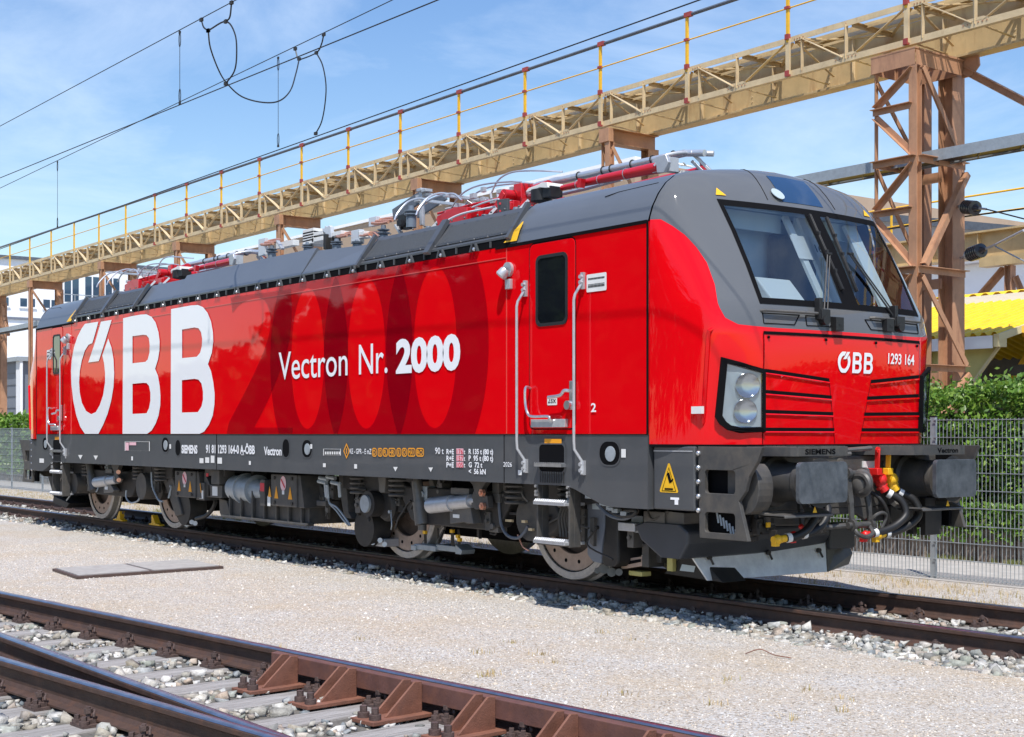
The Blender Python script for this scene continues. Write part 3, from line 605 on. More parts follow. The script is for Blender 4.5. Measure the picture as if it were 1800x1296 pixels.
for x in PX:
    m = x + BAY / 2
    tr.angle((x + .3, Y0 + .012, ZB), (x + .3, Y0 + .012, ZT), .07, .008, up=(0, 1, 0)); tr.angle((m, Y0 + .012, ZB), (m, Y0 + .012, ZT), .08, .008, up=(0, 1, 0))
    tr.bar((x + .3, Y0 + .02, ZT - .03), (m - .06, Y0 + .02, ZB + .03), .014, .105, up=(0, 1, 0)); tr.bar((m + .12, Y0 + .02, ZB + .03), (x + BAY - .07, Y0 + .02, ZT - .03), .010, .065, up=(0, 1, 0))
    tr.prism([(m - .26, ZB + .05), (m + .26, ZB + .05), (m + .16, ZB + .1), (m - .16, ZB + .1)], 1, Y0 - .009, Y0 - .0065)
    tr.box(x - .045, x + .045, Y0 - .05, Y0 - .007, ZB - .02, ZT + .02)
tr.build('lattice', M['creamlt'], rw)
rv = MB()
for x in PX:
    if x < -34: continue
    m = x + BAY / 2
    for q in (-.22, -.14, .14, .22, .06): rv.cyl((m + q, Y0 - .016, ZB + .02), (m + q, Y0 - .006, ZB + .02), .014, 6)
    for q in (.14, .2, .26, .34): rv.cyl((x + q, Y0 - .016, ZT - .01), (x + q, Y0 - .006, ZT - .01), .014, 6); 
    rv.cyl((m, Y0 - .016, ZT), (m, Y0 - .006, ZT), .014, 6)
rv.build('bolts', M['brown'], rw)
dk = MB()
for x in PX:
    for q in (0, BAY / 2):
        dk.angle((x + q + .05, Y0 + .1, ZT - .02), (x + q + .05, Y1 - .02, ZT - .02), .07, .01)
        dk.bar((x + q, Y0 + .1, ZB + .02), (x + q, Y1 - .16, ZB - .03), .05, .012); 
    dk.bar((x + .05, Y0 + .1, ZT - .03), (x + BAY / 2 + .05, Y1 - .05, ZT - .03), .05, .012); dk.bar((x + BAY / 2 + .05, Y1 - .05, ZT - .03), (x + BAY, Y0 + .1, ZT - .03), .05, .012)
    dk.bar((x + .1, Y0 + .1, ZT - .05), (x + .1, Y1 - .12, ZB + .1), .05, .012)
    if x > -45:
        for j in range(9): dk.bar((x + .15, Y0 + .15 + j * .012, ZT + .015), (x + .55, Y0 + .15 + j * .012 + .5, ZT + .015), .008, .03)
dk.box(XA, XB, Y0 + .45, Y0 + .46, ZT - .02, ZT + .03); dk.box(XA, XB, Y0 + .8, Y0 + .81, ZT - .02, ZT + .03)
dk.build('deck_frame', M['cream'], rw)
gt = MB()
for x in PX: gt.box(x + .75, x + 2.35, Y0 + .5, Y0 + 1.0, ZT + .032, ZT + .036)
build_each(gt, 'deck_plate', glass_mat('open_grating', (.62, .68, .74), .8, .4), rw)
MB().tube([(XA, Y0 - .03, 9.74), (XB, Y0 - .03, 9.74)], .038, 8).build('hand_rail', M['pipe'], rw)
MB().tube([(XA, Y0 - .03, 9.25), (XB, Y0 - .03, 9.25)], .014, 6).build('middle_rail', M['yellow'], rw)
for x in PX:
    po = MB().box(x - .026, x + .026, Y0 - .06, Y0 - .0085, 8.62, 9.71).build('railing_post', M['yellow'], rw)
    if x > -30:
        c = MB()
        for z in (8.05, 8.72): c.box(x - .042, x + .042, Y0 - .08, Y0 - .0075, z - .05, z + .05); c.box(x - .07, x - .042, Y0 - .03, Y0 - .0085, z - .02, z + .04)
        c.box(x - .05, x + .05, Y0 - .082, Y0 - .0085, 9.23, 9.28); c.box(x - .045, x + .14, Y0 - .085, Y0 - .0, 9.70, 9.79)
        c.build('red_clamp', M['clamp'], po)
# supports: the wide lattice tower at the right, then one narrow trestle under every third bay
tw = thing('support_tower', 'wide brown lattice tower that carries the runway right of the locomotive', 'crane support', (0, 0, 0), 'runway supports')
xa, xb = 1.42, 2.24; yb = 11.28; B = MB(); ZTOP = 7.93
B.box(xa - .06, xb + .03, Y0 - .075, Y0 - .065, 7.63, 7.9); B.box(xa - .06, xb + .04, Y0 - .08, Y0 + .05, 7.9, 7.925); B.box(xb + .03, xb + .042, Y0 - .05, yb - .05, 7.63, 7.88); B.box(xb - .1, xb + .06, Y0 + .06, yb, 7.88, 7.91)
B.box(xa - .06, xa - .05, Y0 - .05, yb, 7.63, 7.88); B.box(xa - .05, xb + .03, yb - .2, yb - .19, 7.6, 7.88); B.box(xa - .04, xb, Y0 + .6, Y0 + .62, 7.66, 7.88)
B.build('head_frame', M['brown'], tw)
MB().ibeam((xb - .02, Y0, GZ), (xb - .02, Y0, 7.63), .16, .14, .012, up=(0, 1, 0)).build('leg', M['brown'], tw)
MB().angle((xa, Y0, GZ), (xa, Y0, 7.63), .075, .01, up=(0, 1, 0)).build('leg', M['brown'], tw)
MB().ibeam((xb - .22, yb, GZ), (xb - .22, yb, 7.9), .34, .3, .018, up=(1, 0, 0)).build('leg', M['brown'], tw)
MB().ibeam((xa + .02, yb, GZ), (xa + .02, yb, 7.9), .2, .2, .014, up=(1, 0, 0)).build('leg', M['brown'], tw)
br = MB()
for z in (6.05, 4.19, 2.55):
    br.angle((xa - .03, Y0 - .06, z), (xb + .05, Y0 - .06, z), .1, .012); br.angle((xb + .06, Y0 - .03, z), (xb + .06, yb, z), .1, .012); br.angle((xa, Y0, z), (xa, yb, z), .08, .01); br.box(xa, xb - .3, yb - .16, yb - .15, z - .22, z - .04)
for z in (6.95, 5.2): br.angle((xa - .03, Y0 - .06, z), (xb - .03, Y0 - .06, z), .09, .012)
build_each(br, 'strut', M['brown'], tw)
dg = MB()
for p, q in (((xb - .03, 7.6), (xa, 7.05)), ((xa, 6.85), (xb - .03, 6.1)), ((xb - .03, 6.0), (xa, 5.3)), ((xa, 5.1), (xb - .03, 4.25)), ((xb - .03, 4.12), (xa, 3.4)), ((xa, 3.3), (xb - .03, 2.6))): dg.angle((p[0], Y0 - .085, p[1]), (q[0], Y0 - .085, q[1]), .09, .012, up=(0, 1, 0))
for p, q in (((Y0 + .05, 7.6), (yb - .1, 6.1)), ((Y0 + .05, 4.3), (yb - .05, 5.95)), ((Y0 + .03, 4.1), (yb - .02, 2.65)), ((Y0 + .05, 1.2), (yb, 2.5))): dg.angle((xb + .09, p[0], p[1]), (xb + .09, q[0], q[1]), .1, .012, up=(1, 0, 0))
dg.angle((xa, Y0, 7.5), (xa, yb, 6.1), .08, .01, up=(1, 0, 0)); dg.angle((xa, Y0, 6.0), (xa, yb, 4.3), .08, .01, up=(1, 0, 0))
build_each(dg, 'diagonal_strut', M['brown'], tw)
MB().ibeam((xb + .02, yb, 7.75), (6.6, yb, 4.9), .13, .12, .012).build('long_brace', M['brown'], tw)
gp = MB(); gp.prism([(-.05, .0), (.28, .02), (.3, -.16), (.15, -.32), (-.05, -.32)], 1, yb - .02, yb + .02)
o = gp.build('gusset', M['brown'], tw); o.location = (xb + .05, 0, 7.92)
def trestle(x, label, knee=False):
    t = thing('support_trestle', label, 'crane support', (x, 0, 0), 'runway supports')
    h = MB(); h.box(-.15, .17, Y0 - .09, Y0 + .05, 7.63, 7.92); h.ibeam((.02, Y0 + .052, 7.76), (.02, yb + .1, 7.76), .26, .32, .014); h.build('head_beam', M['brown'], t, bev=.004)
    MB().angle((-.12, Y0, GZ), (-.12, Y0, 7.63), .075, .01, up=(0, 1, 0)).build('leg', M['brown'], t)
    MB().ibeam((.1, Y0, GZ), (.1, Y0, 7.63), .15, .13, .012, up=(0, 1, 0)).build('leg', M['brown'], t)
    MB().ibeam((.02, yb - .05, GZ), (.02, yb - .05, 7.6), .3, .24, .016, up=(1, 0, 0)).build('leg', M['brown'], t)
    d = MB(); s = 1
    z = 7.55
    while z > 1:
        d.angle((.12, Y0 + .05 if s > 0 else yb - .1, z), (.12, yb - .1 if s > 0 else Y0 + .05, z - 1.6), .09, .012, up=(1, 0, 0)); d.angle((-.1, Y0, z), (.08, Y0, z - .8), .05, .008, up=(0, 1, 0)); z -= 1.65; s = -s
    if knee: d.angle((.12, yb - .1, 7.5), (.9, yb - .1, 6.0), .12, .012, up=(0, 1, 0))
    build_each(d, 'diagonal_strut', M['brown'], t); return t
desc = ['behind the pantograph over the driver cab', 'beyond the red pantograph arms at mid roof', 'behind the copper roof switches', 'left of the rear pantograph head', 'between the rear pantograph and the white building', 'above the tail end of the locomotive', 'at the left edge by the white building']
for x, d, kn in zip((-5.66, -13.0, -20.4, -27.75, -34.6, -42.7, -50.3), desc, (0, 0, 0, 0, 1, 1, 1)): trestle(x, 'narrow brown trestle under the runway ' + d, kn)
# cable tray along the supports
tray = thing('cable_tray', 'grey galvanised cable tray running along the crane supports', 'cable tray', (0, 0, 0))
mb = MB(); mb.box(-62, 12, 10.38, 10.39, 6.05, 6.24); mb.box(-62, 12, 10.84, 10.85, 6.05, 6.24)
build_each(mb, 'side_wall', M['galv'], tray)
mb = MB()
for i in range(90): x = 12 - .8 * i; mb.bar((x, 10.39, 6.055), (x - .35, 10.84, 6.055), .02, .01); 
mb.box(-62, 12, 10.42, 10.82, 6.09, 6.13); mb.build('cables', M['dark'], tray)
# line insulators bolted to the back leg with their wires
def insulator(p, q, label):
    p = Vector(p); q = Vector(q); d = (q - p).normalized(); t = thing('insulator', label, 'insulator', p, 'line insulators on the tower')
    MB().tube([d * -.22, d * .02], .025, 8).build('fitting', M['alu'], t); MB().lathe([(-.02, 0), (-.02, .085), (.06, .085), (.06, 0)], (0, 0, 0), d, 14).build('end_cap', M['alu'], t)
    pr = [(.06, .05)]
    for k in range(6): pr += [(.07 + k * .055, .125), (.10 + k * .055, .125), (.11 + k * .055, .07)]
    pr += [(.42, .05), (.5, .03), (.5, 0)]; MB().lathe(pr, (0, 0, 0), d, 16).build('sheds', M['shed'], t)
    MB().cyl(d * .5, d * .72, .02, 8).build('clevis', M['alu'], t); return p + d * .72
e1 = insulator(at(1694, 364, 1, 11.2), at(1735, 368, 1, 10.9), 'upper black ribbed insulator on the brown tower leg')
e2 = insulator(at(1702, 449, 1, 11.2), at(1755, 429, 1, 10.9), 'lower black ribbed insulator on the brown tower leg')
def wire(name, pts, r, label, cat, group=None, m='wire', n=6): return tag(MB().tube(pts, r, n).build(name, M[m]), label, cat, group)
WG = 'wires from the tower insulators'
wire('stay_wire', [e1, at(1800, 385, 1, 10.2)], .012, 'thin rod running down from the upper tower insulator', 'wire', WG)
wire('stay_wire', [e2, at(1800, 405, 1, 10.3)], .024, 'pale rod rising to the right from the lower tower insulator', 'wire', WG, 'alu')
wire('stay_wire', [e2, at(1800, 459, 1, 10.4)], .012, 'thin grey rod running down right from the lower tower insulator', 'wire', WG, 'galv')
tw2 = at(1680, 383, 1, 12); wire('stay_wire', [tw2 + Vector((-14, 0, -.3)), tw2, at(1800, 367, 1, 12)], .016, 'dark cable crossing behind the tower above the second runway', 'wire', WG)
# ------------------------------------------------------------------ overhead line
def cat_pair(y, zc, zm, k, who):
    g = 'overhead line wires'
    wire('overhead_wire', [(-90, y, zc + .1), (-40, y, zc), (16, y, zc)], .011, f'contact wire of the {who} overhead line', 'wire', g)
    sag = [(x, y, zm + k * (x + 5) ** 2 / 900) for x in range(-90, 20, 6)]
    wire('overhead_wire', sag, .008, f'thin carrying wire of the {who} overhead line', 'wire', g)
    return lambda x: zm + k * (x + 5) ** 2 / 900
P2 = at(316, 182, 1, -2.47); P1 = at(316, 57, 1, -2.47); Q2 = at(488, 257, 1, -.3); Q1 = at(488, 103, 1, -.3)
def straight(name, u0, v0, u1, v1, y, r, label):
    a = at(u0, v0, 1, y); b = at(u1, v1, 1, y); d = b - a
    return wire(name, [a - d * 1.6, a, b, b + d * 1.2], r, label, 'wire', 'overhead line wires')
straight('overhead_wire', 0, 222, 415, 0, -2.47, .0055, 'topmost thin wire in the upper left of the sky')
straight('overhead_wire', 0, 313, 770, 0, -2.47, .0062, 'thick wire crossing the jumper loops in the middle of the sky')
straight('overhead_wire', 0, 331, 690, 0, -.3, .006, 'thin wire that crosses the thick wire in the sky')
straight('overhead_wire', 0, 438, 1230, 0, -.3, .007, 'lowest wire in the sky running just above the railing')
def dropper(u, v0, v1, y, label):
    a = at(u, v0, 1, y); b = at(u, v1, 1, y); t = thing('dropper', label, 'dropper wire', b, 'droppers of the overhead line')
    MB().tube([a - b, Vector((0, 0, 0))], .004, 5).build('strand', M['wire'], t)
    for c in (a - b, Vector((0, 0, 0))):
        s = -1 if c.z > .5 else 1; MB().tube([c + Vector((.03 * math.sin(q), 0, s * (.09 - .09 * math.cos(q)))) for q in np.linspace(0, 6.28, 12)], .004, 5).build('loop', M['wire'], t); MB().cbox(c, (.03, .02, .03)).build('clamp', M['dark'], t)
dropper(316, 57, 182, -2.47, 'vertical dropper wire hanging left of the jumper loops')
dropper(489, 102, 257, -.3, 'vertical dropper wire hanging inside the jumper loops')
dropper(101, 285, 399, -.3, 'vertical dropper wire hanging above the tail of the locomotive')
def jumper(px, y, label):
    pts = [at(u, v, 1, yy) for (u, v), yy in zip(px, np.linspace(y[0], y[1], len(px)))]
    t = thing('jumper_cable', label, 'jumper cable', pts[0], 'jumper cables of the overhead line')
    MB().tube([p - pts[0] for p in spline(pts, 6)], .0095, 6).build('cable', M['wire'], t)
    for p in (pts[0], pts[-1]): MB().cbox(p - pts[0], (.055, .03, .04)).build('clamp', M['dark'], t)
jumper([(407, 5), (404, 30), (397, 38)], (-2.47, -2.47), 'short hooked cable end at the top of the left jumper loop')
jumper([(354, 35), (358, 48), (366, 54)], (-2.47, -2.47), 'short cable end left of the jumper loops')
jumper([(366, 54), (397, 38), (413, 60), (416, 95), (412, 125), (397, 147)], (-2.47, -2.47), 'narrow black jumper loop falling to the thick wire')
jumper([(366, 54), (370, 85), (385, 125), (400, 148), (425, 170), (460, 180), (490, 178), (510, 160), (520, 130), (526, 104)], (-2.47, -.3), 'wide black jumper cable sagging between the two wires')
jumper([(519, 86), (523, 102), (527, 105), (556, 93), (565, 78), (569, 61)], (-.3, -.3), 'short black jumper bridging at the thin wire')
jumper([(556, 93), (567, 115), (573, 150), (571, 185), (565, 215), (555, 235)], (-.3, -.3), 'right black jumper cable curving down to the lowest wire')
# ------------------------------------------------------------------ background: second runway, yellow shed, halls
r2 = thing('crane_runway', 'second cream crane runway with deep girder behind the tower at the right', 'crane runway', (0, 0, 0))
yb2 = 25.0; mb = MB(); mb.box(-40, 8, yb2, yb2 + .02, 6.44, 7.12); mb.box(-40, 8, yb2 - .2, yb2 + .2, 7.12, 7.17); mb.box(-40, 8, yb2 - .2, yb2 + .2, 6.40, 6.44); mb.box(-6.65, 8, yb2 - .28, yb2 + .1, 6.13, 6.395)
for i in range(30): mb.box(6 - 1.6 * i, 6.02 - 1.6 * i, yb2 - .15, yb2 - .001, 6.45, 7.11)
mb.build('girder', M['cream'], r2)
mb = MB()
for i in range(20): x = 7 - 2.4 * i; mb.bar((x, yb2 - .1, 7.17), (x, yb2 - .1, 8.2), .05)
mb.tube([(-40, yb2 - .1, 7.65), (8, yb2 - .1, 7.65)], .02, 5); mb.tube([(-40, yb2 - .1, 8.2), (8, yb2 - .1, 8.2)], .03, 5); mb.build('railing', M['yellow'], r2)
mb = MB()
for x in (-5.85, -17, 5): mb.ibeam((x, yb2, GZ), (x, yb2, 6.12), .25, .2, .014, up=(1, 0, 0)); mb.angle((x - .25, yb2, 6.1), (x - 3.2, yb2 + .3, 3.6), .16, .02, up=(0, 1, 0)); mb.angle((x + .1, yb2, 5.8), (x + 1.2, yb2 + .3, 3), .12, .02, up=(0, 1, 0)); mb.angle((x - .1, yb2 + 1, 5.2), (x - 2, yb2 + 1, 3.3), .1, .02, up=(0, 1, 0))
build_each(mb, 'support', M['brown'], r2)
hp = thing('pipe', 'dark insulated pipe running behind the brown braces at the right', 'pipe', (0, 0, 0)); mb = MB().tube([(-30, 23, 3.9), (10, 23, 4.6)], .2, 12); mb.build('pipe_run', M['wallgrey'], hp)
mb = MB(); [mb.box(x, x + .2, 22.9, 23.1, 4.3 + (x + 10) * .0175 - .05, 4.3 + (x + 10) * .0175 + .2) for x in np.arange(-12, 6, 1.1)]; mb.build('brackets', M['pipe'], hp)
# yellow shed with an open gable
sh = thing('storage_shed', 'shed with bright yellow corrugated roof and an open gable behind the hedge', 'shed', (0, 0, 0))
ys, yr = 13.0, 16.6; xs0, xs1 = -5.0, 1.92; ze, zr = 3.22, 4.05
def corr(x0, x1, y0, z0, y1, z1, pit, dep, name, mt, th=0):
    nx = int((x1 - x0) / (pit / 4)); v = []; f = []; dn = Vector((0, -(z1 - z0), (y1 - y0))).normalized()
    for i in range(nx + 1):
        x = x0 + (x1 - x0) * i / nx; h = dep * (1 if i % 4 in (0, 1) else 0)
        for (yy, zz) in ((y0, z0), (y1, z1)): v.append(Vector((x, yy, zz)) + dn * h)
    for i in range(nx): f.append((2 * i, 2 * i + 2, 2 * i + 3, 2 * i + 1))
    return MB().add(v, f).build(name, mt, sh, fix=False)
corr(xs0, xs1 + .05, ys - .25, ze, yr, zr + .15, .22, .075, 'roof_sheet', M['plastic']); corr(xs0, xs1 + .05, 20.4, ze, yr + .004, zr + .15, .25, .05, 'roof_sheet', M['plastic'])
corr(xs0, xs1 + .7, yr + .6, zr + .42, yr + 1.6, zr + .55, .3, .05, 'ridge_sheet', M['plastic'])
MB().box(xs0, xs1 + .6, yr + .58, yr + .6, zr + .1, zr + .42).build('ridge_board', M['white'], sh)
MB().box(xs0, xs1 - .06, ys - .27, ys - .255, ze - .22, ze + .01).build('fascia', M['white'], sh)
v = [(xs0, ys, GZ), (1.1, ys, GZ), (1.1, ys, 2.2), (xs1 - .08, ys, ze - .1), (xs1 - .08, ys, ze), (xs0, ys, ze)]
wlm = MB(); wlm.prism([(xs0, GZ), (.9, GZ), (1.08, 2.2), (xs1 - .06, ze - .12), (xs1 - .06, ze), (xs0, ze)], 1, ys, ys + .03)
for i in range(28): xx = 1.0 - i * .21; wlm.box(xx - .075, xx, ys - .05, ys - .001, GZ, ze - .02 if xx < 1.0 else 2.0)
wlm.build('front_wall', M['palewall'], sh)
tm = MB(); tm.bar((.95, ys - .03, 2.0), (xs1 - .06, ys - .03, ze - .16), .05, .05, up=(0, 1, 0)); tm.box(xs1 - .03, xs1 + .07, ys - .28, ys - .02, ze - .2, ze + .03); tm.bar((xs1 + .06, ys - .28, ze - .04), (xs1 + .06, yr, zr + .14), .05, .13); tm.build('verge_trim', mat('verge_trim', (.60, .52, .30), .6), sh)
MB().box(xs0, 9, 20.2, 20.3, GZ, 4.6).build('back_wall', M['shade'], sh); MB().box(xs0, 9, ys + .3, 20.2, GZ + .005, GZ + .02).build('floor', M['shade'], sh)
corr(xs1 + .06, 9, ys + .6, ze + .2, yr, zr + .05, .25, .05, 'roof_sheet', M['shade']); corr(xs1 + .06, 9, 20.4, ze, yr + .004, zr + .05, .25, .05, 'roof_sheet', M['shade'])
ts = MB()
for yy in (14.4, 17.5):
    ts.bar((xs1 - 1.2, yy, 2.1), (9, yy, 2.1), .1, .14); ts.bar((xs1 - .5, yy, 3.35), (9, yy, 3.0), .1, .12)
    for i in range(5): x = .9 + i * 1.5; ts.bar((x, yy, 2.1), (x + .75, yy, 3.2), .07); ts.bar((x + .75, yy, 3.2), (x + 1.5, yy, 2.1), .07); ts.bar((x + .75, yy, 2.1), (x + .75, yy, 3.2), .1)
ts.bar((xs1 - .1, ys + .3, 3.4), (3.6, 15.2, 3.0), .1, .12); ts.bar((2.4, ys + 1, 3.6), (2.9, ys + 2, 2.9), .09); ts.build('roof_trusses', M['truss'], sh)
MB().box(.9, 9, 14.0, 14.15, 2.55, 2.75).build('steel_beam', M['midgrey'], sh)
# white and tan halls
def wingrid(t, rects, x, off=.03):
    for (y0, y1, z0, z1) in rects:
        f = MB().box(x, x + off, y0, y1, z0, z1).build('window', M['winblue'], t); MB().box(x, x + off + .05, y0 - .08, y1 + .08, z0 - .1, z0).build('sill', M['wallwhite'], f); MB().box(x + off, x + off + .03, (y0 + y1) / 2 - .04, (y0 + y1) / 2 + .04, z0, z1).build('mullion', M['wallwhite'], f)
wb = thing('office_building', 'white flat roofed building with tall blue windows at the left behind the runway', 'building', (0, 0, 0))
MB().box(-95, -75, 6, 38, GZ, 12.75).build('wall', M['wallwhite'], wb); MB().box(-95.2, -74.8, 5.8, 38.2, 12.75, 12.95).build('roof_edge', M['pipe'], wb); MB().box(-94, -80, 10, 19.3, 12.95, 14.3).build('roof_plant_room', M['wallwhite'], wb)
wingrid(wb, [(y, y + .95, 10.15, 11.95) for y in (22.9, 24.3, 25.7, 27.3, 28.8, 30.3, 31.8, 33.2)] + [(y, y + .95, 9.7, 10.25) for y in (18.3, 20.0, 21.5)] + [(y, y + .9, 8.9, 9.15) for y in (14, 16, 23.8, 25.6)], -75)
mb = MB(); mb.box(-75, -74.1, 22.5, 36, 9.55, 9.65)
for y in np.arange(22.5, 36, .8): mb.bar((-74.15, y, 9.65), (-74.15, y, 10.6), .04)
mb.bar((-74.15, 22.5, 10.6), (-74.15, 36, 10.6), .05); mb.bar((-74.15, 22.5, 10.1), (-74.15, 36, 10.1), .03); mb.build('balcony_railing', M['galv'], wb)
mb = MB(); mb.box(-74.99, -74.9, 6, 30, 8.85, 9.0); mb.box(-74.99, -74.9, 6, 30, 5.6, 5.7); [mb.box(-74.99, -74.93, y, y + .06, GZ, 8.8) for y in np.arange(6, 30, 2.5)]; mb.build('facade_joint', M['wallgrey'], wb)
gb = thing('warehouse', 'low grey clad warehouse with white corner pillar at the left edge behind the hedge', 'building', (0, 0, 0))
MB().box(-76, -56.2, 14, 22, GZ, 5.2).build('wall', M['wallgrey'], gb); MB().box(-76.3, -55.9, 13.7, 22.3, 5.2, 5.42).build('roof', M['galv'], gb); MB().box(-56.6, -55.95, 13.85, 13.99, GZ, 5.2).build('corner_pillar', M['wallwhite'], gb)
mb = MB(); [mb.box(-76, -56.6, 13.97, 13.995, z, z + .03) for z in np.arange(.4, 5.2, .6)]; mb.build('cladding_ribs', M['pipe'], gb)
hl = thing('factory_hall', 'large pale hall with a tan roof edge behind the locomotive roof', 'building', (0, 0, 0))
MB().box(-66, -26.6, 30, 70, GZ, 11.4).build('wall', mat('hall_wall', (.56, .46, .37), .7, var=.05, vscale=.5), hl)
mb = MB(); mb.box(-66, -26.4, 29.6, 70, 11.4, 12.75); mb.build('roof_edge', M['tan'], hl)
MB().box(-66.1, -26.3, 29.5, 29.9, 12.76, 12.92).build('gutter', M['wallwhite'], hl)
wh = thing('factory_hall', 'white hall with shallow grey roof behind the second runway at the right', 'building', (0, 0, 0))
MB().box(-26, 20, 36, 60, GZ, 7.8).build('wall', M['wallwhite'], wh)
mb = MB(); mb.prism([(-26.5, 7.8), (-26.5, 10.4), (-21, 10.4), (-10, 8.2), (20.5, 7.9), (20.5, 7.8)], 1, 35.6, 60); mb.build('roof', mat('hall_roof', (.42, .42, .44), .6, var=.05), wh); mb = MB(); mb.bar((-26.5, 35.5, 10.5), (-21, 35.5, 10.5), .3); mb.bar((-21, 35.5, 10.5), (-10, 35.5, 8.3), .3); mb.build('roof_edge', M['pipe'], wh)
wire('overhead_wire', [(-30, 28, 4.5), (10, 28, 5.4)], .02, 'thin dark cable in front of the white hall wall at the right', 'wire')
# a far aeroplane
ap = thing('aeroplane', 'tiny white aeroplane low in the sky above the driver cab', 'aeroplane', at(1205, 291, 1, 900)); D = FW * 0 + RT * .98 + Vector((0, 0, -.2)); D.normalize()
MB().tube([D * -7, D * -6, D * 5, D * 7.5], [.3, .9, .9, .2], 8).build('fuselage', M['white'], ap)
mb = MB(); mb.add([D * 1.5, D * -1.5, D * -4 + FW * 9 + Vector((0, 0, .4)), D * -2.8 + FW * 9 + Vector((0, 0, .4))], [(0, 1, 2, 3)]); mb.add([D * 1.5, D * -1.5, D * -4 - FW * 9 + Vector((0, 0, .4)), D * -2.8 - FW * 9 + Vector((0, 0, .4))], [(0, 1, 2, 3)]); mb.add([D * -5, D * -7, D * -7.8 + Vector((0, 0, 2.5)), D * -6.9 + Vector((0, 0, 2.5))], [(0, 1, 2, 3)]); o = mb.build('wings', M['white'], ap); md = o.modifiers.new('thickness', 'SOLIDIFY'); md.thickness = .25
# ------------------------------------------------------------------ locomotive: body and cabs
loco = thing('locomotive', 'red and grey electric locomotive with large white lettering on its side', 'locomotive', (0, 0, 0))
PROF = [(1.5, 3.25), (1.455, 3.38), (1.385, 3.50), (1.30, 3.60), (1.2, 3.672), (1.0, 3.735), (.6, 3.792), (.3, 3.818), (0, 3.828)]
def zprof(y): return lerp([(a, b) for a, b in PROF[::-1]], abs(y))
def yprof(z): return lerp([(b, a) for a, b in PROF], z)
YS = -1.5
XR = -7.46; XSH = .65     # tail end of the body and how far its cab is set in
def side(x, z, off=.004): return (x, YS - off, z)
# side walls (red) and the deck they carry
mb = MB(); mb.box(XR, 8.1, -1.5, -1.44, 1.438, 3.25); mb.box(XR, 8.1, 1.44, 1.5, 1.438, 3.25); mb.box(XR, 8.1, -1.44, 1.44, 1.46, 3.2)
mb.build('body_shell', M['red'], loco)
# thin joints in the side panel
mb = MB()
zs = 3.135
mb.box(-5.6, 6.1, -1.5055, -1.4995, zs, zs + .008); mb.box(6.1, 6.108, -1.5055, -1.4995, 1.44, 3.24); mb.box(-5.75, -5.742, -1.5055, -1.4995, 1.44, 3.24)
mb.build('panel_joint', mat('panel_joint', (.62, .06, .05), .35, coat=.6), loco)
mb = MB(); mb.box(8.1005, 8.118, -1.47, 1.47, 1.36, 3.2); mb.box(XR - .018, XR - .0005, -1.47, 1.47, 1.36, 3.2)
n = len(PROF); arc = [(-a, b) for a, b in PROF] + PROF[::-1][1:]
for s in (1, -1): mb.add([(x if s > 0 else -x + XSH - .01, a * .987, b - .02) for x in (8.1, 8.118) for a, b in arc], [(i, i + 1, i + 1 + len(arc), i + len(arc)) for i in range(len(arc) - 1)])
for xx in (8.0985, XR): mb.box(xx - .012, xx + .012, -1.5035, -1.5, 1.438, 3.25)
build_each(mb, 'joint_seal', M['gap'], loco)
# grey sill below the red side
low = [(XR, .80), (-7.15, .80), (-6.95, .86), (-6.65, .965), (7.0, .965), (7.12, .94), (7.3, .88), (7.5, .815), (7.62, .797), (8.1, .797)]
mb = MB()
for y0, y1 in ((-1.5, -1.4), (1.4, 1.5)): mb.prism([(XR, 1.434)] + low + [(8.1, 1.434)], 1, y0, y1)
build_each(mb, 'sill', M['sill'], loco)
MB().box(XR, 8.1, -1.4, 1.4, 1.1, 1.43).build('underframe', M['dark'], loco)
mb = MB(); mb.box(-.31, -.302, -1.5045, -1.5, .97, 1.43); mb.box(6.06, 6.066, -1.5045, -1.5, .97, 1.43); mb.box(XR, 8.1, -1.506, -1.5, 1.431, 1.4375); mb.build('sill_joint', M['gap'], loco)
# ---- cab shell
XD = [(1.352, 8.975), (2.15, 8.99), (2.32, 8.982), (2.42, 8.965), (2.515, 8.945), (2.85, 8.785), (3.15, 8.625), (3.44, 8.45)]
XB_ = [(1.352, .03), (2.0, .06), (2.5, .075), (3.44, .09)]
XC = [(1.352, 8.74), (1.8, 8.775), (2.32, 8.83), (2.5, 8.785), (3.44, 8.28)]
YC = [(1.352, 1.40), (2.5, 1.395), (3.44, 1.33)]
def front(y, z, off=0.0):
    a = abs(y); xd = lerp(XD, z)
    if a <= 1.03: x = xd + lerp(XB_, z) * (1 - (a / 1.03) ** 2)
    else:
        k = min(1, (a - 1.03) / (lerp(YC, z) - 1.03)); x = xd + (lerp(XC, z) - xd) * k ** 1.15
    return Vector((x + off, y, z))
def hit(u, v, off=0.0):
    r = FW + RT * ((u - 900) / FPX) + Vector((0, 0, (HORV - v) / FPX)); a, b = 8., 16.
    for _ in range(40):
        m = (a + b) / 2; p = CAMP + r * m; f = front(max(-1.4, min(1.4, p.y)), p.z).x + off
        if p.x > f: a = m
        else: b = m
    return CAMP + r * a
FY_ = [1.03, .985, .8, .6, .45, .27, .15, .06, 0]
ROWS = [1.352, 1.5, 1.7, 1.9, 2.1, 2.25, 2.33, 2.42, 2.512, 2.565, 2.7, 2.85, 3.0, 3.15, 3.28, 3.385, 3.44]
